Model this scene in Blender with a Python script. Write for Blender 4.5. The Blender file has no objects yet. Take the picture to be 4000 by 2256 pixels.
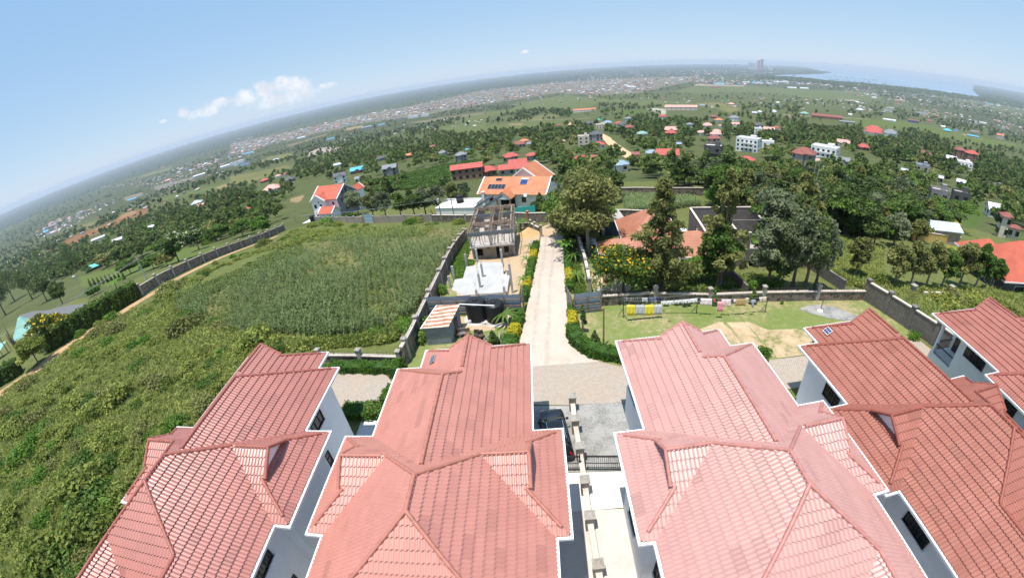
import bpy, bmesh, math, random
import numpy as np
from mathutils import Vector, Matrix
R = math.radians
rng = np.random.default_rng(7)
random.seed(7)
SCN = bpy.context.scene
COL = SCN.collection

# lens of the drone camera (wide, stereographic)
LW, LH, LF = 4000.0, 2256.0, 1655.655
PITCH, ROLL, CAMZ = R(28.508), R(7.358), 23.5

def _basis():
 c, s = math.cos(ROLL), math.sin(ROLL)
 u = np.array([-s*math.cos(PITCH), c*math.cos(PITCH), math.sin(PITCH)])
 fw = np.array([0, 0, -1.0]); fw = fw-u*(fw@u); fw /= np.linalg.norm(fw)
 return np.stack([np.cross(fw, u), fw, u])
MB_ = _basis()

def dirs(px, py):
 px = np.atleast_1d(np.asarray(px, float)); py = np.atleast_1d(np.asarray(py, float))
 qx, qy = px-LW/2, py-LH/2
 r = np.hypot(qx, qy)+1e-9
 t = 2*np.arctan(r/(2*LF)); s = np.sin(t)/r
 return np.stack([qx*s, -qy*s, -np.cos(t)], 1) @ MB_.T

def project(x, y, z):
 v = np.array([x, y, z-CAMZ], float); d = np.linalg.norm(v); c = MB_.T @ (v/d)
 th = math.acos(max(-1, min(1, -c[2]))); r = 2*LF*math.tan(th/2); n = math.hypot(c[0], c[1])+1e-12
 return LW/2+c[0]/n*r, LH/2-c[1]/n*r

# lie of the land: a level yard, a hillside, a plain
PT = np.array([-1e3, 0, 15, 40, 77, 150, 365, 700, 1000, 2000, 3650, 6000, 9000, 80000.])
PZ = np.array([0, 0, -1.6, -5.4, -12.5, -24, -50, -78, -97, -158, -211, -227, -230, -230.])
OA = np.array([-180, -75, -60, -48, -30, -17, -2, 15, 50, 65, 90, 180.])
OR_ = np.array([60, 85, 88, 85, 63, 50, 34, 42, 48, 50, 50, 60.])
# smooth table of the profile
_tt = np.concatenate([np.arange(-40, 400, 1.0), np.arange(400, 4000, 10.0), np.arange(4000, 60001, 100.0)])
_zz = np.interp(_tt, PT, PZ)
def _sm(a, k):
 b = a.copy()
 for _ in range(k): b[1:-1] = (b[:-2]+2*b[1:-1]+b[2:])/4
 return b
_zz = _sm(_zz, 60)

def terr(x, y):
 x = np.asarray(x, float); y = np.asarray(y, float)
 r = np.hypot(x, y); az = np.degrees(np.arctan2(x, y))
 t = r-np.interp(az, OA, OR_)
 z = np.interp(t, _tt, _zz)
 k = np.clip((x-13)/10, 0, 1); k = k*k*(3-2*k)
 f = np.clip((120-r)/60, 0, 1)
 far = np.clip((r-250)/800, 0, 1)*np.clip((9000-r)/4000, 0, 1)
 return z-1.1*k*f + far*(6*np.sin(x/310+1.3)*np.sin(y/270+.4)+3*np.sin(x/120)*np.sin(y/150+2))

def ground_px(px, py, dz=0.0):
 """ground points met by the view rays through photograph points"""
 d = dirs(px, py)
 tt = np.concatenate([np.linspace(5, 200, 400), np.geomspace(201, 60000, 900)])
 res = np.zeros((len(d), 3))
 for i in range(0, len(d), 4000):
  dd = d[i:i+4000]
  P = dd[:, None, :]*tt[None, :, None]
  h = P[..., 2]+CAMZ-terr(P[..., 0], P[..., 1])-dz
  below = h < 0
  k = np.argmax(below, 1); none = ~below.any(1); k[none] = len(tt)-1; k = np.maximum(k, 1)
  a, b = tt[k-1], tt[k]
  for _ in range(25):
   m = (a+b)/2; q = dd*m[:, None]
   bel = q[:, 2]+CAMZ-terr(q[:, 0], q[:, 1])-dz < 0
   b = np.where(bel, m, b); a = np.where(bel, a, m)
  q = dd*((a+b)/2)[:, None]
  res[i:i+4000, 0] = q[:, 0]; res[i:i+4000, 1] = q[:, 1]
  res[i:i+4000, 2] = terr(q[:, 0], q[:, 1])
 return res

# views used when measuring the photograph: x0, y0, scale
SRC = {'a': (0, 500, .66), 'b': (1500, 600, .5505), 'c': (2600, 500, .6195), 'd': (0, 1128, .7765), 'e': (1100, 1200, .7267),
       'f': (2300, 1200, .7268), '1': (0, 400, .3882), '2': (900, 250, .3882), '3': (1800, 180, .3882), '4': (2700, 180, .2717),
       '5': (3300, 180, .2717), 'g': (1600, 1050, .31056), 'h': (1700, 740, .28222), 'i': (2300, 1040, .3882), 'j': (0, 960, .38546),
       'k': (1960, 1400, .589), 'l': (2250, 700, .3303), 'm': (1150, 640, .33), 'n': (3200, 850, .3786), 'D': (0, 0, 1.5528)}
def px(s, x, y):
 o = SRC[s]; return o[0]+x*o[2], o[1]+y*o[2]
def at(s, x, y, dz=0.0):
 p = px(s, x, y); g = ground_px([p[0]], [p[1]], dz)[0]
 return Vector((g[0], g[1], g[2]))
def at_z(s, x, y, z):
 p = px(s, x, y); d = dirs([p[0]], [p[1]])[0]; t = (z-CAMZ)/d[2]
 return Vector((d[0]*t, d[1]*t, z))
def ats(s, pts, dz=0.0):
 q = np.array([px(s, *p) for p in pts]); g = ground_px(q[:, 0], q[:, 1], dz)
 return [Vector(v) for v in g]
def tall(base, s, x, y):
 """height of an upright thing over base whose top shows at that photograph point"""
 q = px(s, x, y); best = (1e9, 0)
 for h in np.arange(.1, 30, .05):
  p = project(base.x, base.y, base.z+h); e = math.hypot(p[0]-q[0], p[1]-q[1])
  if e < best[0]: best = (e, h)
 return best[1]
def m_per_px(p):
 """metres per photograph pixel at a point"""
 d = math.sqrt(p.x**2+p.y**2+(CAMZ-p.z)**2)
 c = MB_.T @ (np.array([p.x, p.y, p.z-CAMZ])/d); th = math.acos(-c[2])
 return d/(LF/math.cos(th/2)**2)

# naming helpers
def tag(o, label=None, cat=None, group=None, kind=None):
 if label: o['label'] = label
 if cat: o['category'] = cat
 if group: o['group'] = group
 if kind: o['kind'] = kind
 return o
def empty(name, loc, rz=0.0, label=None, cat=None, group=None):
 o = bpy.data.objects.new(name, None); COL.objects.link(o)
 o.location = loc; o.rotation_euler = (0, 0, rz); o.empty_display_size = .3
 return tag(o, label, cat, group)
def link(name, me, parent=None, loc=None, rz=0.0):
 o = bpy.data.objects.new(name, me); COL.objects.link(o)
 if parent: o.parent = parent
 if loc is not None: o.location = loc
 if rz: o.rotation_euler = (0, 0, rz)
 return o
def copy_tree(o, parent=None):
 c = o.copy(); COL.objects.link(c)
 if parent: c.parent = parent
 for ch in o.children: copy_tree(ch, c)
 return c

# mesh builder
class MB:
 def __init__(s): s.v = []; s.f = []; s.m = []; s.sm = []
 def face(s, pts, mi=0, smooth=False):
  n = len(s.v); s.v += [tuple(p) for p in pts]; s.f.append(tuple(range(n, n+len(pts)))); s.m.append(mi); s.sm.append(smooth)
 def grid(s, P, mi=0, smooth=True, closed=False):
  """P[i][j] points"""
  n = len(s.v); a, b = len(P), len(P[0])
  for row in P: s.v += [tuple(p) for p in row]
  for i in range(a-1):
   for j in range(b if closed else b-1):
    j2 = (j+1) % b
    s.f.append((n+i*b+j, n+i*b+j2, n+(i+1)*b+j2, n+(i+1)*b+j)); s.m.append(mi); s.sm.append(smooth)
 def box(s, c, d, rz=0.0, mi=0, taper=1.0):
  """centre of the base c, sizes d"""
  x, y, z = c; a, b, h = d[0]/2, d[1]/2, d[2]; cs, sn = math.cos(rz), math.sin(rz)
  P = []
  for k, zz in ((1, z), (taper, z+h)):
   for sx, sy in ((-1, -1), (1, -1), (1, 1), (-1, 1)):
    X, Y = sx*a*k, sy*b*k; P.append((x+X*cs-Y*sn, y+X*sn+Y*cs, zz))
  n = len(s.v); s.v += P
  for f in ((3, 2, 1, 0), (4, 5, 6, 7), (0, 1, 5, 4), (1, 2, 6, 5), (2, 3, 7, 6), (3, 0, 4, 7)):
   s.f.append(tuple(n+i for i in f)); s.m.append(mi); s.sm.append(False)
 def bar(s, p, q, w, h=None, mi=0, up=(0, 0, 1)):
  """beam of w x h from p to q"""
  h = w if h is None else h
  p, q = Vector(p), Vector(q); d = (q-p).normalized(); u = Vector(up)
  if abs(d.dot(u)) > .98: u = Vector((0, 1, 0))
  r = d.cross(u).normalized()*(w/2); t = r.cross(d).normalized()*(h/2)
  n = len(s.v)
  for e in (p, q): s.v += [tuple(e-r-t), tuple(e+r-t), tuple(e+r+t), tuple(e-r+t)]
  for f in ((3, 2, 1, 0), (4, 5, 6, 7), (0, 1, 5, 4), (1, 2, 6, 5), (2, 3, 7, 6), (3, 0, 4, 7)):
   s.f.append(tuple(n+i for i in f)); s.m.append(mi); s.sm.append(False)
 def tube(s, pts, rad, seg=6, mi=0, caps=True):
  pts = [Vector(p) for p in pts]; rads = rad if hasattr(rad, '__len__') else [rad]*len(pts)
  rows = []
  for i, p in enumerate(pts):
   d = (pts[min(i+1, len(pts)-1)]-pts[max(i-1, 0)])
   d = d.normalized() if d.length > 1e-9 else Vector((0, 0, 1))
   u = Vector((1, 0, 0)) if abs(d.x) < .8 else Vector((0, 1, 0))
   a = d.cross(u).normalized(); b = d.cross(a)
   rows.append([p+(a*math.cos(t)+b*math.sin(t))*rads[i] for t in [2*math.pi*k/seg for k in range(seg)]])
  s.grid(rows, mi, True, True)
  if caps:
   s.face(rows[0], mi); s.face(rows[-1][::-1], mi)
 def lathe(s, c, prof, seg=24, mi=0):
  rows = [[(c[0]+r*math.cos(2*math.pi*k/seg), c[1]+r*math.sin(2*math.pi*k/seg), c[2]+z) for k in range(seg)] for r, z in prof]
  s.grid(rows, mi, True, True)
  s.face(rows[-1], mi); s.face(rows[0][::-1], mi)
 def mesh(s, name, mats, recalc=False):
  me = bpy.data.meshes.new(name); me.from_pydata(s.v, [], s.f)
  for m in (mats if isinstance(mats, (list, tuple)) else [mats]): me.materials.append(m)
  me.polygons.foreach_set('material_index', s.m); me.polygons.foreach_set('use_smooth', s.sm)
  if recalc:
   bm = bmesh.new(); bm.from_mesh(me); bmesh.ops.recalc_face_normals(bm, faces=bm.faces); bm.to_mesh(me); bm.free()
  me.update(); return me
 def obj(s, name, mats, parent=None, loc=None, rz=0.0):
  return link(name, s.mesh(name, mats), parent, loc, rz)

def quads_mesh(name, V, mats, mi=None, tint=None, smooth=False):
 """V: (n,4,3) quads, merged quickly; tint: (n,) stored per corner"""
 n = len(V); me = bpy.data.meshes.new(name)
 me.vertices.add(n*4); me.vertices.foreach_set('co', np.ascontiguousarray(V, dtype=np.float32).ravel())
 me.loops.add(n*4); me.loops.foreach_set('vertex_index', np.arange(n*4, dtype=np.int32))
 me.polygons.add(n); me.polygons.foreach_set('loop_start', np.arange(0, n*4, 4, dtype=np.int32))
 me.polygons.foreach_set('loop_total', np.full(n, 4, dtype=np.int32))
 for m in (mats if isinstance(mats, (list, tuple)) else [mats]): me.materials.append(m)
 if mi is not None: me.polygons.foreach_set('material_index', np.asarray(mi, np.int32))
 if tint is not None:
  a = me.attributes.new('tint', 'FLOAT', 'FACE'); a.data.foreach_set('value', np.asarray(tint, np.float32))
 me.update(calc_edges=True); return me

def scatter(name, protos, pos, rz, sc, mats, tints=None, lean=None):
 """protos: list of (V quads, mi, tint); one merged mesh"""
 out, mis, tis = [], [], []
 k = rng.integers(0, len(protos), len(pos))
 for j, (V, mi, ti) in enumerate(protos):
  idx = np.nonzero(k == j)[0]
  if not len(idx): continue
  c, s = np.cos(rz[idx]), np.sin(rz[idx]); S = sc[idx]
  X = (V[None, ..., 0]*c[:, None, None]-V[None, ..., 1]*s[:, None, None])*S[:, None, None]
  Y = (V[None, ..., 0]*s[:, None, None]+V[None, ..., 1]*c[:, None, None])*S[:, None, None]
  Z = V[None, ..., 2]*S[:, None, None]
  W = np.stack([X, Y, np.broadcast_to(Z, X.shape)], -1)+pos[idx][:, None, None, :]
  out.append(W.reshape(-1, 4, 3)); mis.append(np.tile(mi, len(idx)))
  t = np.tile(ti, len(idx))+np.repeat(rng.normal(0, .22, len(idx)) if tints is None else tints[idx], len(V))
  tis.append(t)
 return quads_mesh(name, np.concatenate(out), mats, np.concatenate(mis), np.concatenate(tis))

# materials
def _new(name):
 m = bpy.data.materials.new(name); m.use_nodes = True
 nt = m.node_tree; nt.nodes.clear()
 out = nt.nodes.new('ShaderNodeOutputMaterial'); b = nt.nodes.new('ShaderNodeBsdfPrincipled')
 nt.links.new(b.outputs[0], out.inputs[0]); return m, nt, b
def N(nt, t, **kw):
 n = nt.nodes.new(t)
 for k, v in kw.items():
  if k.startswith('_'): setattr(n, k[1:], v)
  else: n.inputs[k].default_value = v
 return n
def ramp(nt, fac, stops):
 r = nt.nodes.new('ShaderNodeValToRGB'); nt.links.new(fac, r.inputs[0]); e = r.color_ramp.elements
 while len(e) < len(stops): e.new(.5)
 for i, (p, c) in enumerate(stops): e[i].position = p; e[i].color = (*c, 1)
 return r.outputs[0]
def mixc(nt, fac, a, b, mode='MIX'):
 n = nt.nodes.new('ShaderNodeMix'); n.data_type = 'RGBA'; n.blend_type = mode
 for s, v in ((n.inputs[0], fac), (n.inputs[6], a), (n.inputs[7], b)):
  if hasattr(v, 'is_linked'): nt.links.new(v, s)
  elif isinstance(v, (int, float)): s.default_value = v
  else: s.default_value = (*v, 1)
 return n.outputs[2]
def coords(nt, mode='Object', scale=(1, 1, 1)):
 if mode == 'World':
  o = nt.nodes.new('ShaderNodeNewGeometry').outputs['Position']
 else: o = nt.nodes.new('ShaderNodeTexCoord').outputs[mode]
 mp = nt.nodes.new('ShaderNodeMapping'); mp.inputs['Scale'].default_value = scale; nt.links.new(o, mp.inputs[0]); return mp.outputs[0]
def noise(nt, vec, scale, detail=4, rough=.55):
 n = N(nt, 'ShaderNodeTexNoise', Scale=scale, Detail=detail, Roughness=rough); nt.links.new(vec, n.inputs['Vector']); return n.outputs[0]
def bump(nt, b, h, strength=.3, dist=.02):
 n = N(nt, 'ShaderNodeBump', Strength=strength, Distance=dist); nt.links.new(h, n.inputs['Height']); nt.links.new(n.outputs[0], b.inputs['Normal'])
MATS = {}
def plain(name, col, rough=.7, var=.12, scale=1.5, metal=0.0, spec=.3, bm=0.0, mode='Object', rnd=0.0, dirt=None):
 """one material with blotches of its own colour"""
 if name in MATS: return MATS[name]
 m, nt, b = _new(name); v = coords(nt, mode)
 n1 = noise(nt, v, scale, 5, .6)
 lo = [c*(1-var*1.6) for c in col]; hi = [min(1, c*(1+var*1.3)) for c in col]
 c = ramp(nt, n1, [(.3, lo), (.7, hi)])
 if dirt:
  n2 = noise(nt, v, scale*.35, 6, .65); f = ramp(nt, n2, [(.5, (0, 0, 0)), (.68, (1, 1, 1))]); c = mixc(nt, f, c, dirt)
 if rnd:
  oi = nt.nodes.new('ShaderNodeObjectInfo'); h = N(nt, 'ShaderNodeHueSaturation')
  mr = N(nt, 'ShaderNodeMapRange', **{'To Min': 1-rnd, 'To Max': 1+rnd}); nt.links.new(oi.outputs['Random'], mr.inputs[0])
  nt.links.new(mr.outputs[0], h.inputs['Value']); nt.links.new(c, h.inputs['Color']); c = h.outputs[0]
 nt.links.new(c, b.inputs['Base Color'])
 b.inputs['Roughness'].default_value = rough; b.inputs['Metallic'].default_value = metal; b.inputs['Specular IOR Level'].default_value = spec
 if bm: bump(nt, b, noise(nt, v, scale*6, 3), bm, .02)
 MATS[name] = m; return m
def leafmat(name, dark, light, trans=.33, rnd=.25, spec=.15):
 if name in MATS: return MATS[name]
 m, nt, b = _new(name)
 a = nt.nodes.new('ShaderNodeAttribute'); a.attribute_name = 'tint'
 oi = nt.nodes.new('ShaderNodeObjectInfo')
 mr = N(nt, 'ShaderNodeMapRange', **{'To Min': -rnd, 'To Max': rnd}); nt.links.new(oi.outputs['Random'], mr.inputs[0])
 ad = N(nt, 'ShaderNodeMath', _operation='ADD'); nt.links.new(a.outputs['Fac'], ad.inputs[0]); nt.links.new(mr.outputs[0], ad.inputs[1])
 c = ramp(nt, ad.outputs[0], [(0, dark), (1, light)])
 nt.links.new(c, b.inputs['Base Color']); b.inputs['Roughness'].default_value = .55; b.inputs['Specular IOR Level'].default_value = spec
 tr = nt.nodes.new('ShaderNodeBsdfTranslucent'); nt.links.new(c, tr.inputs[0])
 mx = N(nt, 'ShaderNodeMixShader', Fac=trans); nt.links.new(b.outputs[0], mx.inputs[1]); nt.links.new(tr.outputs[0], mx.inputs[2])
 nt.links.new(mx.outputs[0], nt.nodes['Material Output'].inputs[0]); MATS[name] = m; return m
def tinted(name, stops, rough=.7, spec=.3):
 """base colour picked per piece from its tint"""
 m, nt, b = _new(name); a = nt.nodes.new('ShaderNodeAttribute'); a.attribute_name = 'tint'
 r = nt.nodes.new('ShaderNodeValToRGB'); nt.links.new(a.outputs['Fac'], r.inputs[0]); r.color_ramp.interpolation = 'CONSTANT'
 e = r.color_ramp.elements
 while len(e) < len(stops): e.new(.5)
 for i, (p, c) in enumerate(stops): e[i].position = p; e[i].color = (*c, 1)
 nt.links.new(r.outputs[0], b.inputs['Base Color']); b.inputs['Roughness'].default_value = rough; b.inputs['Specular IOR Level'].default_value = spec
 return m

# camera, sun, sky
def setup():
 cd = bpy.data.cameras.new('camera'); cam = bpy.data.objects.new('camera', cd); COL.objects.link(cam); SCN.camera = cam
 M = Matrix([[float(v) for v in row] for row in MB_]).to_4x4(); M.translation = (0, 0, CAMZ); cam.matrix_world = M
 cd.type = 'PANO'; cd.sensor_width = 36; cd.sensor_height = 36*577/1024; cd.sensor_fit = 'HORIZONTAL'
 cd.clip_start = .1; cd.clip_end = 150000
 r = np.linspace(0, 22, 400); th = 2*np.arctan(r/(2*LF*36/LW))
 A = np.stack([r, r**2, r**3, r**4], 1); k = np.linalg.lstsq(A, th, rcond=None)[0]
 for tgt in (cd, getattr(cd, 'cycles', None)):
  try:
   tgt.panorama_type = 'FISHEYE_LENS_POLYNOMIAL'; tgt.fisheye_fov = R(179)
   tgt.fisheye_polynomial_k0 = 0.0
   for i in range(4): setattr(tgt, 'fisheye_polynomial_k%d' % (i+1), -float(k[i]))
   break
  except (AttributeError, TypeError): continue
 return cam
CAM = setup()
# ================================================================== light
SUN = Vector((-.135, -.13, .98)).normalized()
sd = bpy.data.lights.new('sun', 'SUN'); sd.energy = 4.0; sd.angle = R(.53); sd.color = (1, .955, .89)
so = bpy.data.objects.new('sun', sd); COL.objects.link(so); so.rotation_euler = (-SUN).to_track_quat('-Z', 'Y').to_euler(); so.location = (-20, -20, 120)

def make_world():
 w = bpy.data.worlds.new('World'); SCN.world = w; w.use_nodes = True; nt = w.node_tree; nt.nodes.clear()
 out = nt.nodes.new('ShaderNodeOutputWorld'); bg = nt.nodes.new('ShaderNodeBackground'); nt.links.new(bg.outputs[0], out.inputs[0])
 sky = nt.nodes.new('ShaderNodeTexSky'); sky.sky_type = 'NISHITA'; sky.sun_disc = False
 sky.sun_elevation = math.asin(SUN.z); sky.sun_rotation = math.atan2(SUN.x, SUN.y)
 sky.air_density = SKY_AIR; sky.dust_density = SKY_DUST; sky.ozone_density = SKY_OZ; sky.altitude = 300
 g = nt.nodes.new('ShaderNodeTexCoord').outputs['Generated']
 # far cumulus over the plain: lumps of white in given directions
 def lump(s, x, y, rx, ry):
  c = dirs(*px(s, x, y))[0]; a = dirs(*px(s, x+rx, y))[0]; r1 = np.linalg.norm(a-c)
  b = dirs(*px(s, x, y-ry))[0]; r2 = np.linalg.norm(b-c)
  t = np.cross(c, [0, 0, 1]); t /= np.linalg.norm(t); u = np.cross(t, c)
  sub = N(nt, 'ShaderNodeVectorMath', _operation='SUBTRACT'); nt.links.new(g, sub.inputs[0]); sub.inputs[1].default_value = c
  o = []
  for ax, rr in ((t, r1), (u, r2)):
   d = N(nt, 'ShaderNodeVectorMath', _operation='DOT_PRODUCT'); nt.links.new(sub.outputs[0], d.inputs[0]); d.inputs[1].default_value = ax/rr
   p = N(nt, 'ShaderNodeMath', _operation='MULTIPLY'); nt.links.new(d.outputs['Value'], p.inputs[0]); nt.links.new(d.outputs['Value'], p.inputs[1]); o.append(p.outputs[0])
  ad = N(nt, 'ShaderNodeMath', _operation='ADD'); nt.links.new(o[0], ad.inputs[0]); nt.links.new(o[1], ad.inputs[1])
  su = N(nt, 'ShaderNodeMath', _operation='SUBTRACT'); su.inputs[0].default_value = 1; nt.links.new(ad.outputs[0], su.inputs[1])
  return su.outputs[0]
 L = [lump('2', 470, 240, 330, 130), lump('2', 660, 215, 230, 95), lump('2', 150, 340, 230, 95), lump('2', 330, 220, 140, 80),
         lump('2', 980, 215, 120, 42), lump('2', -90, 390, 200, 62), lump('1', 2080, 90, 230, 70), lump('1', 1830, 110, 100, 60), lump('1', 1640, 190, 60, 28), lump('2', 480, 190, 110, 80), lump('2', 640, 170, 90, 60), lump('3', 640, 58, 60, 22), lump('2', 560, 340, 420, 100)]
 cur = L[0]
 for l in L[1:]:
  m = N(nt, 'ShaderNodeMath', _operation='MAXIMUM'); nt.links.new(cur, m.inputs[0]); nt.links.new(l, m.inputs[1]); cur = m.outputs[0]
 n1 = noise(nt, g, 48, 9, .62); n2 = noise(nt, g, 22, 4, .5)
 s = N(nt, 'ShaderNodeMath', _operation='MULTIPLY_ADD'); nt.links.new(n1, s.inputs[0]); s.inputs[1].default_value = 2.6; s.inputs[2].default_value = -1.45
 a = N(nt, 'ShaderNodeMath', _operation='ADD'); nt.links.new(cur, a.inputs[0]); nt.links.new(s.outputs[0], a.inputs[1])
 f = N(nt, 'ShaderNodeMapRange', **{'From Min': -.1, 'From Max': 1.15, 'To Max': .72}); f.interpolation_type = 'SMOOTHSTEP'; nt.links.new(a.outputs[0], f.inputs[0])
 br = ramp(nt, n2, [(.35, CLOUD_LO), (.65, CLOUD_HI)])
 sp = nt.nodes.new('ShaderNodeSeparateColor'); nt.links.new(sky.outputs[0], sp.inputs[0]); cb = nt.nodes.new('ShaderNodeCombineColor')
 for i, (e, k) in enumerate(((.42, 1.34), (.28, 1.98), (.1, 3.3))):      # milky tropical air: the glare at the skyline is evened out
  pw = N(nt, 'ShaderNodeMath', _operation='POWER'); nt.links.new(sp.outputs[i], pw.inputs[0]); pw.inputs[1].default_value = e
  ml = N(nt, 'ShaderNodeMath', _operation='MULTIPLY'); nt.links.new(pw.outputs[0], ml.inputs[0]); ml.inputs[1].default_value = k; nt.links.new(ml.outputs[0], cb.inputs[i])
 tint = cb.outputs[0]
 c = mixc(nt, f.outputs[0], tint, br); nt.links.new(c, bg.inputs[0]); bg.inputs[1].default_value = SKY_STR
SKY_STR, SKY_AIR, SKY_DUST, SKY_OZ = .15, .7, .3, 2.0
CLOUD_LO, CLOUD_HI = (3.5, 3.6, 3.9), (5.0, 4.85, 4.85)
make_world()
SCN.view_settings.view_transform = 'Standard'; SCN.view_settings.look = 'None'; SCN.view_settings.gamma = 1; SCN.view_settings.use_curve_mapping = False
SCN.view_settings.exposure = .62
try:
 cy = SCN.cycles; cy.use_denoising = True; cy.max_bounces = 6; cy.diffuse_bounces = 3; cy.glossy_bounces = 3; cy.transmission_bounces = 3
 cy.transparent_max_bounces = 8; cy.volume_bounces = 0; cy.sample_clamp_indirect = 8; cy.use_adaptive_sampling = True; cy.adaptive_threshold = .02
except Exception: pass

# ================================================================== ground
def in_poly(X, Y, poly):
 c = np.zeros(X.shape, bool); n = len(poly)
 for i in range(n):
  x1, y1 = poly[i]; x2, y2 = poly[i-1]
  if y1 == y2: continue
  c ^= ((y1 > Y) != (y2 > Y)) & (X < (x2-x1)*(Y-y1)/(y2-y1)+x1)
 return c
def project_np(P):
 v = P-np.array([0, 0, CAMZ]); d = np.linalg.norm(v, axis=1, keepdims=True); c = (v/d) @ MB_
 th = np.arccos(np.clip(-c[:, 2], -1, 1)); r = 2*LF*np.tan(np.minimum(th, 3.0)/2); n = np.hypot(c[:, 0], c[:, 1])+1e-12
 return np.stack([LW/2+c[:, 0]/n*r, LH/2-c[:, 1]/n*r], 1)
def dpoly(s, pts):
 """points of a measuring view as full picture points"""
 return [px(s, *p) for p in pts]

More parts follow.
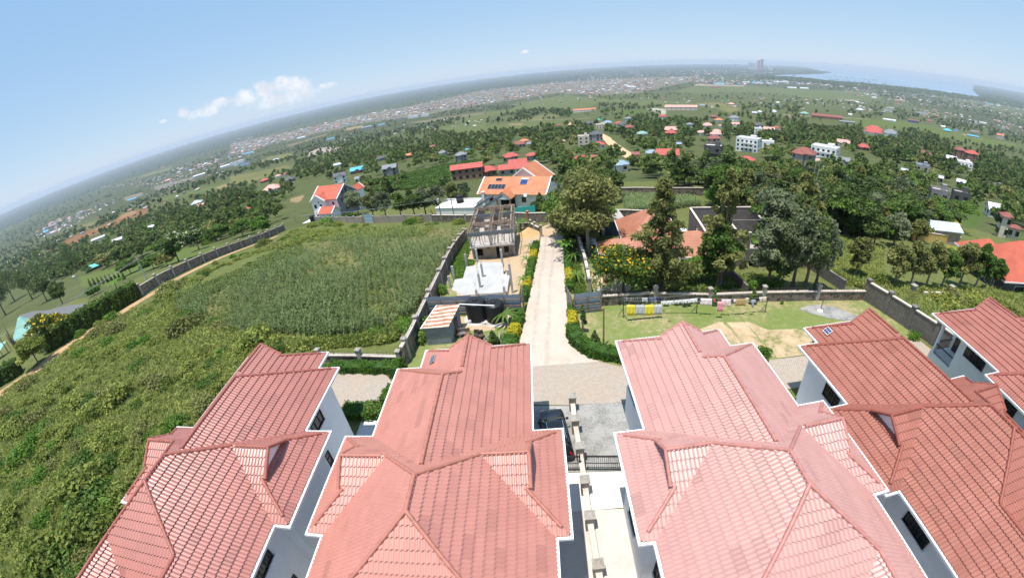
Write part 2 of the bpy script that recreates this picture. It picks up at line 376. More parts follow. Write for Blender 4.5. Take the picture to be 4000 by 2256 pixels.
# tracts of land seen in the photograph: outline, colour
G_MEADOW, G_LUSH, G_DRY, G_EARTH, G_RED, G_WOOD, G_LAWN, G_TOWN = (.125, .15, .055), (.085, .13, .033), (.19, .18, .075), (.34, .24, .14), (.27, .125, .065), (.045, .068, .026), (.12, .165, .045), (.20, .17, .135)
TRACTS = [
 (dpoly('D', [(-20, 640), (200, 560), (560, 440), (900, 360), (1200, 290), (1500, 240), (1900, 215), (2200, 235), (2600, 350), (2600, 320), (2200, 200), (1900, 150), (1400, 180), (900, 260), (400, 400), (-20, 600)]), (.07, .085, .04)),
 (dpoly('D', [(580, 361), (730, 331), (905, 291), (1080, 258), (1224, 223), (1390, 205), (1560, 180), (1740, 165), (1740, 205), (1600, 235), (1500, 240), (1400, 235), (1224, 262), (1080, 287), (905, 312), (800, 335), (580, 392)]), G_TOWN),
 (dpoly('2', [(1270, 1200), (1700, 1120), (2150, 1020), (2520, 960), (2560, 1000), (2200, 1100), (2200, 1180), (2100, 1240), (1700, 1270), (1330, 1270)]), G_LUSH),
 (dpoly('3', [(0, 840), (560, 760), (1080, 740), (1060, 800), (850, 820), (680, 840), (560, 840), (300, 830), (0, 890)]), G_MEADOW),
 (dpoly('3', [(480, 780), (620, 775), (610, 795), (490, 797)]), G_EARTH),
 (dpoly('3', [(600, 570), (1050, 490), (1400, 530), (2160, 555), (2560, 600), (2040, 620), (1900, 600), (1400, 570), (1200, 640), (620, 640), (0, 780), (0, 690), (500, 640)]), G_MEADOW),
 (dpoly('3', [(620, 745), (830, 690), (960, 690), (1000, 710), (820, 745)]), G_DRY),
 (dpoly('3', [(1530, 650), (1870, 636), (1885, 668), (1590, 695)]), G_LUSH),
 (dpoly('3', [(1880, 630), (2050, 625), (2070, 690), (2030, 690)]), (.45, .42, .36)),
 (dpoly('3', [(2150, 455), (2340, 405), (2576, 430), (2576, 470), (2300, 480)]), G_MEADOW),
 (dpoly('4', [(0, 590), (800, 580), (1400, 620), (2576, 660), (2576, 790), (1900, 790), (1500, 720), (900, 660), (0, 680)]), G_MEADOW),
 (dpoly('4', [(40, 545), (760, 560), (780, 580), (50, 575)]), (.36, .29, .23)),
 (dpoly('4', [(90, 820), (420, 810), (730, 900), (560, 960), (300, 870), (100, 870)]), G_DRY),
 (dpoly('4', [(2130, 760), (2380, 780), (2370, 795), (2140, 775)]), (.4, .36, .3)),
 (dpoly('5', [(0, 1040), (500, 1060), (900, 1090), (1400, 1180), (2000, 1320), (2576, 1430), (2300, 1460), (1900, 1440), (1300, 1300), (1100, 1230), (500, 1170), (0, 1140)]), (.12, .155, .045)),
 (dpoly('5', [(1680, 1260), (1900, 1300), (1930, 1330), (1720, 1290)]), G_EARTH),
 (dpoly('5', [(430, 565), (580, 570), (710, 610), (560, 600)]), G_EARTH),
 (dpoly('5', [(0, 660), (300, 680), (560, 740), (500, 770), (0, 740)]), G_MEADOW),
 (dpoly('1', [(580, 1440), (720, 1350), (1150, 1190), (1230, 1120), (1540, 1050), (1490, 1110), (1400, 1150), (1250, 1180), (1100, 1270), (900, 1350), (760, 1443)]), G_RED),
 (dpoly('1', [(1170, 1180), (1260, 1110), (1370, 1085), (1380, 1120), (1300, 1140)]), (.36, .2, .12)),
 (dpoly('1', [(1440, 1030), (1620, 960), (2576, 740), (2576, 800), (2100, 880), (1640, 990)]), G_MEADOW),
 (dpoly('1', [(2150, 860), (2400, 780), (2560, 760), (2200, 870)]), G_EARTH),
 (dpoly('1', [(760, 1290), (880, 1210), (1010, 1200), (960, 1250), (780, 1310)]), G_DRY),
 (dpoly('1', [(1260, 790), (1550, 700), (1740, 640), (1700, 680), (1400, 760)]), G_DRY),
 (dpoly('1', [(1530, 850), (1960, 740), (1950, 775), (1560, 890)]), (.22, .2, .19)),
 (dpoly('1', [(1240, 960), (1440, 900), (1450, 930), (1250, 990)]), (.25, .21, .18)),
 (dpoly('2', [(1140, 655), (1330, 615), (1340, 630), (1180, 672)]), G_EARTH),
 (dpoly('2', [(560, 820), (980, 700), (985, 712), (600, 830)]), (.21, .16, .11)),
 (dpoly('2', [(1760, 600), (2100, 540), (2576, 480), (2576, 500), (2000, 585)]), (.2, .17, .11)),
 (dpoly('2', [(270, 980), (400, 930), (640, 890), (600, 930), (300, 1000)]), G_DRY),
 (dpoly('2', [(0, 1130), (300, 1080), (560, 1020), (640, 1030), (200, 1200), (0, 1220)]), G_DRY),
 (dpoly('2', [(600, 1350), (740, 1330), (700, 1390), (610, 1390)]), G_EARTH),
 (dpoly('m', [(0, 400), (100, 370), (110, 400), (0, 450)]), G_EARTH),
 (dpoly('2', [(2080, 640), (2576, 560), (2576, 690), (2320, 720), (2150, 690)]), G_MEADOW),
 # near: grass in the walled gardens, the lane verge and so on
 (dpoly('a', [(470, 880), (700, 820), (900, 740), (1240, 690), (1340, 690), (1100, 780), (830, 860), (640, 930), (480, 940)]), G_LAWN),
 (dpoly('j', [(-40, 1110), (0, 880), (150, 800), (330, 740), (700, 560), (900, 520), (870, 620), (500, 900), (220, 1010), (120, 1120)]), (.17, .175, .06)),
 (dpoly('D', [(1160, 578), (1060, 570), (980, 574), (860, 596), (760, 622), (620, 680), (490, 745), (475, 768), (560, 822), (700, 842), (820, 850), (960, 830), (1035, 795), (1072, 745), (1110, 680)]), (.205, .19, .088)),
 (dpoly('c', [(800, 440), (1020, 470), (960, 530), (800, 520)]), G_LAWN),
 (dpoly('c', [(1750, 560), (2000, 480), (2030, 540), (1940, 640), (1750, 590)]), G_LUSH),
 (dpoly('n', [(140, 180), (640, 330), (620, 560), (480, 620), (120, 560), (180, 350)]), (.17, .19, .06)),
 (dpoly('n', [(1300, 270), (1440, 290), (1400, 330), (1310, 330)]), (.28, .27, .05)),
 (dpoly('b', [(1690, 300), (2160, 290), (2160, 330), (1690, 335)]), G_DRY),
 (dpoly('b', [(1130, 460), (1560, 440), (1560, 500), (1130, 500)]), (.2, .18, .09)),
]
def ground():
 az = np.radians(np.concatenate([np.arange(-86, 86, .3), np.arange(86, 274, 4.0)]))
 rr = np.concatenate([[0.5], np.arange(3, 130, 1.0), 130*np.power(32000/130, np.linspace(0, 1, 210))[1:]])
 A, Rr = np.meshgrid(az, rr); X = (Rr*np.sin(A)).ravel(); Y = (Rr*np.cos(A)).ravel(); Z = terr(X, Y)
 P = np.stack([X, Y, Z], 1); q = project_np(P)
 C = np.tile(np.array([.15, .168, .058]), (len(P), 1))
 r = np.hypot(X, Y)
 C[r > 150] = (.10, .118, .048)
 for poly, col in TRACTS: C[in_poly(q[:, 0], q[:, 1], poly) & (r < 25000)] = col
 C[r > 7500] = (.04, .058, .042)
 me = bpy.data.meshes.new('ground'); nr, na = len(rr), len(az)
 idx = np.arange(nr*na).reshape(nr, na); a, b = idx[:-1], idx[1:]
 F = np.stack([a, np.roll(a, -1, 1), np.roll(b, -1, 1), b], -1).reshape(-1, 4)
 n = len(F); me.vertices.add(len(P)); me.vertices.foreach_set('co', P.astype(np.float32).ravel())
 me.loops.add(n*4); me.loops.foreach_set('vertex_index', F.astype(np.int32).ravel()); me.polygons.add(n)
 me.polygons.foreach_set('loop_start', np.arange(0, n*4, 4, dtype=np.int32)); me.polygons.foreach_set('loop_total', np.full(n, 4, dtype=np.int32))
 me.polygons.foreach_set('use_smooth', np.ones(n, bool))
 ca = me.color_attributes.new('land', 'FLOAT_COLOR', 'POINT'); ca.data.foreach_set('color', np.concatenate([C, np.ones((len(C), 1))], 1).astype(np.float32).ravel())
 me.update(calc_edges=True)
 m, nt, bs = _new('ground_cover'); at_ = nt.nodes.new('ShaderNodeAttribute'); at_.attribute_name = 'land'; v = coords(nt, 'World')
 f1 = noise(nt, v, .9, 8, .7); f2 = noise(nt, v, .05, 6, .6); f3 = noise(nt, v, .006, 5, .6)
 c = mixc(nt, ramp(nt, f1, [(.35, (0, 0, 0)), (.7, (1, 1, 1))]), at_.outputs['Color'], (.55, .6, .45), 'MULTIPLY')
 c = mixc(nt, ramp(nt, f2, [(.45, (0, 0, 0)), (.75, (.5, .5, .5))]), c, (.15, .135, .06))
 c = mixc(nt, ramp(nt, f3, [(.42, (0, 0, 0)), (.7, (.35, .35, .35))]), c, (.075, .10, .04))
 nt.links.new(c, bs.inputs['Base Color']); bs.inputs['Roughness'].default_value = .95; bs.inputs['Specular IOR Level'].default_value = .05
 bump(nt, bs, f1, .5, .25)
 me.materials.append(m); o = link('ground', me); tag(o, 'grassy hillside running down to the wide green plain', 'ground', kind='structure')
ground()

def lake():
 s = dpoly('4', [(1190, 430), (1420, 440), (1560, 450), (1640, 470), (1880, 492), (2100, 510), (2300, 520), (2576, 545)])
 s += dpoly('5', [(420, 548), (830, 590), (1050, 612), (1330, 650), (1560, 680), (1720, 705), (1820, 722), (1950, 725)])
 s2 = dpoly('5', [(1970, 700), (1880, 672)])
 far = dpoly('5', [(1840, 640)])
 near = s+s2+far
 back = dpoly('4', [(2000, 250), (1790, 238)]) + dpoly('4', [(1700, 250), (1480, 246), (1500, 290), (1640, 310), (1750, 330), (1860, 355), (2040, 378), (1900, 400), (1700, 408), (1430, 412), (1210, 418)])
 def pt(p):
  d = dirs([p[0]], [p[1]])[0]; zz = min(d[2], -.0086); k = (-229.3-CAMZ)/zz; return (d[0]*k, d[1]*k, -229.3)
 # beyond the last headland the water runs out to the skyline
 sky_edge = []
 a0 = math.atan2(*pt(far[0])[:2]); a1 = math.atan2(*pt(back[0])[:2])
 for k in np.linspace(0, 1, 12):
  a = a0+(a1-a0)*k; sky_edge.append((31500*math.sin(a), 31500*math.cos(a), -229.3))
 P = [pt(p) for p in near]+sky_edge+[pt(p) for p in back[1:]]
 bm = bmesh.new(); f = bm.faces.new([bm.verts.new(p) for p in P]); bmesh.ops.triangulate(bm, faces=[f])
 bmesh.ops.recalc_face_normals(bm, faces=bm.faces)
 if sum(f.normal.z for f in bm.faces) < 0: bmesh.ops.reverse_faces(bm, faces=bm.faces)
 me = bpy.data.meshes.new('lake'); bm.to_mesh(me); bm.free()
 m, nt, b = _new('lake_water'); v = coords(nt, 'World', (.0004, .0011, 1)); n = noise(nt, v, 1.0, 4)
 nt.links.new(ramp(nt, n, [(.4, (.17, .25, .33)), (.62, (.25, .34, .42))]), b.inputs['Base Color']); b.inputs['Roughness'].default_value = .35
 me.materials.append(m); tag(link('lake', me), 'wide blue lake beyond the town reaching the skyline', 'lake', kind='structure')
lake()

def pond():
 pts = ats('2', [(760, 945), (800, 915), (900, 885), (1040, 858), (1120, 850), (1040, 880), (990, 915), (930, 925), (850, 930)])
 zc = sum(p.z for p in pts)/len(pts)+.2
 b = MB(); b.face([(p.x, p.y, zc) for p in pts][::-1]); o = b.obj('pond', plain('muddy_water', (.36, .27, .20), .4, .05, .02))
 bm = bmesh.new(); bm.from_mesh(o.data); bmesh.ops.recalc_face_normals(bm, faces=bm.faces); bm.to_mesh(o.data); bm.free()
 tag(o, 'brown muddy pond beside the woods far left of the solar panel house', 'pond', kind='structure')
pond()

def haze():
 b = MB(); b.box((0, 0, -245), (68000, 68000, 245+45)); m = bpy.data.materials.new('haze_air'); m.use_nodes = True; nt = m.node_tree; nt.nodes.clear()
 out = nt.nodes.new('ShaderNodeOutputMaterial'); v = nt.nodes.new('ShaderNodeVolumePrincipled'); v.inputs['Color'].default_value = HAZE_COL; v.inputs['Density'].default_value = HAZE_D
 v.inputs['Anisotropy'].default_value = HAZE_G; nt.links.new(v.outputs[0], out.inputs['Volume'])
 o = b.obj('haze', m); tag(o, 'pale blue air softening the far town and plain', 'haze', kind='stuff')
HAZE_COL, HAZE_D, HAZE_G = (.80, .90, 1.0, 1), 5.5e-5, .0
# ================================================================== red tiled villas
def tile_mat(name, col, lo, rough=.30):
 m, nt, b = _new(name); v = coords(nt, 'Object')
 n1 = noise(nt, v, .9, 6, .65); n2 = noise(nt, v, 14, 3); at_ = nt.nodes.new('ShaderNodeAttribute'); at_.attribute_name = 'tint'
 c = ramp(nt, n1, [(.3, lo), (.72, col)])
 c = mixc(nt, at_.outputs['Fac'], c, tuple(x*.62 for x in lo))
 nt.links.new(c, b.inputs['Base Color'])
 r = ramp(nt, n1, [(.3, (rough+.12,)*3), (.7, (rough-.04,)*3)]); nt.links.new(r, b.inputs['Roughness'])
 b.inputs['Specular IOR Level'].default_value = .5
 if rough < .4: b.inputs['Specular IOR Level'].default_value = .72
 bump(nt, b, n2, .08, .01); return m
M_TILE = {2: tile_mat('roof_tile_warm', (.50, .215, .165), (.43, .178, .135), .34), 1: tile_mat('roof_tile_rose', (.43, .17, .13), (.33, .118, .09), .33),
          3: tile_mat('roof_tile_glare', (.52, .285, .245), (.46, .24, .205), .34), 4: tile_mat('roof_tile_deep', (.335, .115, .078), (.285, .096, .065), .6), 5: tile_mat('roof_tile_dusky', (.35, .118, .088), (.30, .098, .073), .6)}  # third villa: sky glare is worked into the pale pink base colour
M_RIDGE = {k: plain('ridge_cap_%s' % n, c, .45, .1, 3) for k, n, c in ((2, 'warm', (.41, .165, .12)), (1, 'rose', (.34, .118, .088)), (3, 'glare', (.44, .20, .165)), (4, 'deep', (.28, .085, .06)), (5, 'dusky', (.28, .088, .066)))}  # third villa's caps follow its glare-lightened tile colour
M_WALL = plain('white_plaster', (.82, .83, .84), .8, .03, .8, bm=.05)
M_FASCIA = plain('white_gutter_paint', (.82, .82, .80), .45, .03, 1)
M_GLASS = plain('dark_window_glass', (.015, .017, .02), .12, .2, .6, spec=.6)
M_FRAME = plain('black_steel_frame', (.02, .02, .021), .4, .1, 4)
M_RAIL = M_FRAME
TP = .69; PHI = math.atan(TP); CS, SN = math.cos(PHI), math.sin(PHI)
COURSE, WAVE = .45, .20

def tile_plane(poly, eave_a, eave_dir, in_dir, rnd):
 """poly: convex outline in (u along eave, d = plan distance from the eave); returns mesh pieces in house coordinates"""
 us = [p[0] for p in poly]; ds = [p[1] for p in poly]
 u0, u1, d1 = min(us), max(us), max(ds)
 u0 = math.floor(u0/WAVE)*WAVE; nu = int((u1-u0)/(WAVE/5))+2
 ug = u0+np.arange(nu)*(WAVE/5)
 wv = np.sin(2*np.pi*ug/WAVE); prof = .019*wv+.005*np.abs(wv)
 smax = d1/CS; nc = int(smax/COURSE)+1
 bm = bmesh.new(); tl = bm.faces.layers.float.new('tint')
 ea = np.array(eave_a); e = np.array(eave_dir); i = np.array(in_dir)
 def pos(u, s, h, k=0):
  d = s*CS - h*SN; z = s*SN + h*CS
  return (*(ea+e*u+i*d), z)
 for c in range(nc):
  s0, s1 = c*COURSE-(.05 if c == 0 else 0), (c+1)*COURSE+.02
  shift = .028*np.sin(2*np.pi*ug/WAVE)
  lo = [bm.verts.new(pos(u, s0-sh, .062+p)) for u, p, sh in zip(ug, prof, shift)]
  hi = [bm.verts.new(pos(u, s1, .0+p)) for u, p in zip(ug, prof)]
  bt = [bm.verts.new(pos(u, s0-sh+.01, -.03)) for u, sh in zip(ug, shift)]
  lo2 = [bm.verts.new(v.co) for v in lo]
  run = 0; tv = 0
  for k in range(nu-1):
   if run <= 0:
    run = rnd.randint(24, 30); tv = max(0, rnd.gauss(.06, .07)) if rnd.random() > .06 else rnd.uniform(.3, .5)
   run -= 1
   f = bm.faces.new((lo[k], lo[k+1], hi[k+1], hi[k])); f.smooth = True; f[tl] = tv
   f = bm.faces.new((bt[k], bt[k+1], lo2[k+1], lo2[k])); f[tl] = .5  # riser tinted darker: shade of the tile step put into the colour
 # trim to the outline with upright cuts
 P = [ea+e*u+i*d for u, d in poly]; cen = sum(P)/len(P)
 for k in range(len(P)):
  a, b = P[k-1], P[k]
  if np.linalg.norm(b-a) < 1e-6: continue
  if abs(poly[k-1][1]) < 1e-6 and abs(poly[k][1]) < 1e-6: continue      # the eave itself keeps its overhang
  nrm = np.array([(b-a)[1], -(b-a)[0]]);
  if nrm@(cen-a) > 0: nrm = -nrm
  bmesh.ops.bisect_plane(bm, geom=bm.verts[:]+bm.edges[:]+bm.faces[:], plane_co=(*a, 0), plane_no=(*nrm, 0), clear_outer=True)
 bmesh.ops.recalc_face_normals(bm, faces=[])
 me = bpy.data.meshes.new('t'); bm.to_mesh(me); bm.free(); return me

S17 = 17.0
def blk(x0, x1, y0, y1, s=1):
 """plan rectangle in metres, mirrored when s = -1"""
 a, b = sorted((x0*S17*s, x1*S17*s)); return a, b, y0*S17, y1*S17
class Roof:
 def __init__(s, seed): s.pl = []; s.ridge = []; s.tri = []; s.rnd = random.Random(seed)
 def block(s, x0, x1, y0, y1, hip=(1, 1, 1, 1), dutch=None):
  """hip roof on a rectangle. hip flags: west, east, south(y0), north(y1); dutch: {side: depth of the hip below the small gable}; 0 = plain gable hidden in another roof"""
  dutch = dutch or {}
  W, D = x1-x0, y1-y0; lx = W <= D if s_axis is None else s_axis == 'y'
  # ridge runs along the longer way unless told
  if lx: a0, a1, b0, b1, ends, sides = y0, y1, x0, x1, ('S', 'N'), ('W', 'E')
  else: a0, a1, b0, b1, ends, sides = x0, x1, y0, y1, ('W', 'E'), ('S', 'N')
  hs = (b1-b0)/2; bm_ = (b0+b1)/2
  fl = dict(zip('WESN', hip))
  def P(a, b): return (b, a) if lx else (a, b)
  def ax(da, db): return (db, da) if lx else (da, db)
  e0 = hs if fl[ends[0]] and ends[0] not in dutch else 0.0
  e1 = hs if fl[ends[1]] and ends[1] not in dutch else 0.0
  g0, g1 = dutch.get(ends[0]), dutch.get(ends[1])
  L = a1-a0; ov = .22
  # side slopes: split where a small gable begins
  for sd_, bb, inn in ((sides[0], b0, 1), (sides[1], b1, -1)):
   o, ed, ind = P(a0, bb), ax(1, 0), ax(0, inn)
   r0 = (g0-ov) if g0 else e0; r1 = L-((g1-ov) if g1 else e1)
   if g0 or g1:
    gd = g0 or g1
    lo = [(0, 0), (L, 0), (L-(g1 if g1 else (gd if e1 else 0)), gd), (g0 if g0 else (gd if e0 else 0), gd)]
    up = [((g0-ov) if g0 else (gd if e0 else 0), gd), (L-((g1-ov) if g1 else (gd if e1 else 0)), gd), (r1, hs), (r0, hs)]
    s.pl += [(lo, o, ed, ind), (up, o, ed, ind)]
   else: s.pl.append(([(0, 0), (L, 0), (r1, hs), (r0, hs)], o, ed, ind))
  zr = hs*TP
  for en, aa, sg, g in ((ends[0], a0, 1, g0), (ends[1], a1, -1, g1)):
   if not fl[en]: continue
   W2 = b1-b0
   if g:
    s.pl.append(([(0, 0), (W2, 0), (W2-g, g), (g, g)], P(aa, b0), ax(0, 1), ax(sg, 0)))
    ga = aa+sg*g
    p1, p2, p3 = P(ga, b0+g), P(ga, b1-g), P(ga, bm_)
    s.tri.append(((*p1, g*TP), (*p2, g*TP), (*p3, zr)))
    go = aa+sg*(g-ov)
    for bb, sn in ((b0, 1), (b1, -1)):
     s.ridge.append((s.bi, (*P(aa, bb), .03), (*P(ga, bb+sn*g), g*TP+.03)))
     s.ridge.append((s.bi, (*P(go, bb+sn*g), g*TP+.03), (*P(go, bm_), zr+.03)))
   else:
    s.pl.append(([(0, 0), (W2, 0), (hs, hs), (hs, hs)], P(aa, b0), ax(0, 1), ax(sg, 0)))
    for bb, sn in ((b0, 1), (b1, -1)): s.ridge.append((s.bi, (*P(aa, bb), .03), (*P(aa+sg*hs, bm_), zr+.03)))
  ra = a0+((g0-ov) if g0 else e0); rb = a1-((g1-ov) if g1 else e1)
  if rb-ra > .1: s.ridge.append((s.bi, (*P(ra, bm_), zr+.03), (*P(rb, bm_), zr+.03)))
 def build(s, tile, ridge, parent):
  bm = bmesh.new()
  for k, (poly, o, ed, ind) in enumerate(s.pl):
   q = [p for j, p in enumerate(poly) if p != poly[j-1]]
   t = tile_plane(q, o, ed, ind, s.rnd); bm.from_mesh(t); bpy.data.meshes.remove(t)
  me = bpy.data.meshes.new('roof'); bm.to_mesh(me); bm.free(); me.materials.append(tile)
  ro = link('roof', me, parent)
  # capping tiles
  zf = s.height
  for bi, p, q in s.ridge:
   p, q = Vector(p), Vector(q); n = max(1, int((q-p).length/.42)); b = MB()
   for i in range(n):
    a, c = p.lerp(q, i/n), p.lerp(q, (i+1)/n)
    m = (a+c)/2
    if zf(m.x, m.y, bi) > m.z-.17:
     if b.f: b.obj('ridge_cap', ridge, ro); b = MB()
     continue
    b.tube([a, c+(c-a)*.06], [.10, .085], 7)
   if b.f: b.obj('ridge_cap', ridge, ro)
  for t in s.tri:
   b = MB(); b.face(t); g = b.obj('gable', M_WALL, ro)
  return ro
 def height(s, x, y, bi):
  return max([0]+[f(x, y) for j, f in enumerate(s.hf) if j != bi])
s_axis = None

def inset(poly, d):
 n = len(poly); area = sum(poly[i-1][0]*poly[i][1]-poly[i][0]*poly[i-1][1] for i in range(n)); sg = 1 if area > 0 else -1
 out = []
 for i in range(n):
  a, b, c = poly[i-1], poly[i], poly[(i+1) % n]
  d1 = np.array(b)-a; d2 = np.array(c)-b; d1 = d1/np.linalg.norm(d1); d2 = d2/np.linalg.norm(d2)
  n1 = np.array([-d1[1], d1[0]])*sg; n2 = np.array([-d2[1], d2[0]])*sg
  out.append(tuple(np.array(b)+(n1+n2)*d))
 return out

def window(parent, x, y0, y1, z0, z1, face, bars=2):
 """framed window on a wall lying along y, face = outward x direction"""
 b = MB(); f = face; xm = x+f*.03; w = .07
 for yy in (y0+w/2, y1-w/2): b.bar((xm, yy, z0), (xm, yy, z1), .1, w)
 for zz in (z0+w/2, z1-w/2): b.bar((xm, y0, zz), (xm, y1, zz), .1, w)
 for k in range(1, bars+1):
  yy = y0+(y1-y0)*k/(bars+1); b.bar((xm, yy, z0), (xm, yy, z1), .07, .05)
 b.bar((xm, y0, z0+(z1-z0)*.68), (xm, y1, z0+(z1-z0)*.68), .07, .05)
 for k in range(1, 8):
  yy = y0+(y1-y0)*k/8; b.bar((xm+f*.03, yy, z0), (xm+f*.03, yy, z1), .018, .018)
 fr = b.obj('window', M_FRAME, parent)
 b = MB(); b.box((x+f*.012, (y0+y1)/2, z0+.02), (.02, y1-y0-.04, z1-z0-.04)); b.obj('pane', M_GLASS, fr)
 b = MB(); b.box((x+f*.06, (y0+y1)/2, z0-.09), (.18, y1-y0+.2, .09)); b.obj('sill', M_WALL, fr)

def villa(k, label):
 X, Y, a, dz, s = {2: (-.179, 1.387, -4.85, 0, 1), 3: (.603, 1.29, -4.05, -.002, -1), 1: (-1.035, 1.462, -4.34, .019, -1), 4: (1.448, 1.249, -4.01, -.067, 1), 5: (2.272, 1.165, -7.81, -.093, -1)}[k]
 ze = 6.5+dz*S17
 root = empty('villa', (X*S17, Y*S17, ze), R(a), label, 'house', 'red roofed white villas')
 r = Roof(k); global s_axis
 BL = [(-.198, .218, -.50, 0, 'y', (0, 0, 0, 1), {'N': .13*S17}), (-.294, .218, -.74, -.112, 'y', (0, 0, 0, 1), {}),
          (-.394, .311, -.82, -.465, 'x', (1, 1, 0, 0), {'W': .10*S17, 'E': .10*S17}), (-.343, .274, -1.18, -.465, 'y', (0, 0, 1, 1), {}),
          (-.343, -.02, -1.5, -1.02, 'y', (0, 0, 0, 0), {}), (-.06, .274, -1.5, -1.02, 'y', (0, 0, 0, 0), {})]
 r.hf = []
 for x0, x1, y0, y1, ax, hip, du in BL:
  A = blk(x0, x1, y0, y1, s); s_axis = ax
  if s < 0: hip = (hip[1], hip[0], hip[2], hip[3]); du = {{'W': 'E', 'E': 'W'}.get(q, q): v for q, v in du.items()}
  r.bi = len(r.hf); r.block(*A, hip=hip, dutch=du)
  def hf(x, y, A=A, ax=ax, hip=hip, du=du):
   x0, x1, y0, y1 = A
   if not (x0 <= x <= x1 and y0 <= y <= y1): return 0
   h = min(x-x0, x1-x) if ax == 'y' else min(y-y0, y1-y)
   for sd_, dd, f in (('W', x-x0, hip[0]), ('E', x1-x, hip[1]), ('S', y-y0, hip[2]), ('N', y1-y, hip[3])):
    if f and not (sd_ in du and dd > du[sd_]-.22): h = min(h, dd)
   return h*TP
  r.hf.append(hf)
 s_axis = None
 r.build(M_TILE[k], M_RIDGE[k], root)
 out = [(-.198, 0), (.218, 0), (.218, -.465), (.311, -.465), (.311, -.82), (.274, -.82), (.274, -1.5), (-.343, -1.5), (-.343, -.82), (-.394, -.82), (-.394, -.465), (-.294, -.465), (-.294, -.112), (-.198, -.112)]
 out = [(x*S17*s, y*S17) for x, y in out]
 gut = inset(out, -.13); b = MB()
 for i in range(len(gut)):
  p, q = Vector((*gut[i-1], -.10)), Vector((*gut[i], -.10)); d = (q-p).normalized()*.06
  b.bar(p-d*.99, q+d*.99 if i % 2 else q-d, .13, .15 if i % 2 else .144)
 # brackets
 b.obj('gutter', M_FASCIA, root)
 b = MB(); so_ = inset(out, -.05); b.face([(*p, -.16) for p in (so_ if s < 0 else so_[::-1])]); b.obj('soffit', M_WALL, root)
 w = inset(out, .58)
 xa = .218*S17*s-.58*s; nx = xa-2.3*s; yb = -3.1
 # front corner open balcony: notch in the upper walls
 i1 = min(range(len(w)), key=lambda j: (w[j][0]-xa)**2+(w[j][1]+.58)**2)
 hi = list(w); hi[i1:i1+1] = [(nx, -.58), (nx, yb), (xa, yb)]
 gz = -ze-.35 if k < 4 else -ze-1.3
 b = MB()
 for poly, z0, z1 in ((hi, -3.45, -.165), (w, gz, -3.45)):
  for j in range(len(poly)):
   p, q = poly[j-1], poly[j]; b.face([(*p, z0), (*q, z0), (*q, z1), (*p, z1)])
 b.face([(*p, -3.45) for p in w])
 me = b.mesh('wall', M_WALL, True); link('wall', me, root)
 b = MB(); b.lathe((xa-.22*s, -.8, -3.45), [(.24, 0), (.24, .12), (.17, .2), (.16, 3.0), (.22, 3.1), (.22, 3.28)], 16); b.obj('column', M_WALL, root)
 b = MB()
 def rail(p, q):
  p, q = Vector(p), Vector(q); n = int((q-p).length/.13)
  for zz in (.15, .95, 1.02): b.bar(p+Vector((0, 0, zz)), q+Vector((0, 0, zz)), .04)
  for i in range(n+1):
   c = p.lerp(q, i/n); b.bar(c+Vector((0, 0, .1)), c+Vector((0, 0, 1)), .02)
 rail((xa-.06*s, -.95, -3.45), (xa-.06*s, yb+.02, -3.45)); rail((xa-.4*s, -.66, -3.45), (nx+.05*s, -.66, -3.45)); b.obj('railing', M_RAIL, root)
 b = MB(); b.box((nx+.012*s, -1.75, -3.4), (.03, 1.6, 2.3)); b.obj('balcony_door', M_GLASS, root)
 xw = (-.294*S17+.58)*s; xL = (-.343*S17+.58)*s; xc = (.311*S17-.58)*s; xe = (.274*S17-.58)*s
 for x, y0, y1, z0, z1, f in ((xw, -6.45, -4.8, -1.95, -.75, -s), (xw, -7.75, -6.0, -5.1, -3.75, -s), (xL, -16.7, -14.8, -1.75, -.55, -s), (xL, -15.4, -14.7, -5.3, -4.0, -s), (xL, -18.6, -17.4, -5.0, -3.8, -s),
                                 (xa, -6.05, -3.85, -1.5, -.42, s), (xc, -10.9, -9.7, -1.9, -.7, s), (xc, -11.3, -9.8, -4.5, -3.25, s), (xe, -15.0, -13.3+.0, -4.7, -3.4, s), (xe, -18.5, -17.2, -1.9, -.7, s)):
  window(root, x, y0, y1, z0, z1, f)
 return root, s, (xw, xL, xc, xe, xa)
V = {}
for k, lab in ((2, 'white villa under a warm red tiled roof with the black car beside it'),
               (3, 'white villa under a glare-pale pink tiled roof between the gravel parking and the lawn'),
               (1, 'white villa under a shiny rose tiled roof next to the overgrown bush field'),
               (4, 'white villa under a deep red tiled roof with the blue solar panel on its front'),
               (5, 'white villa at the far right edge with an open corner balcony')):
 V[k] = villa(k, lab)

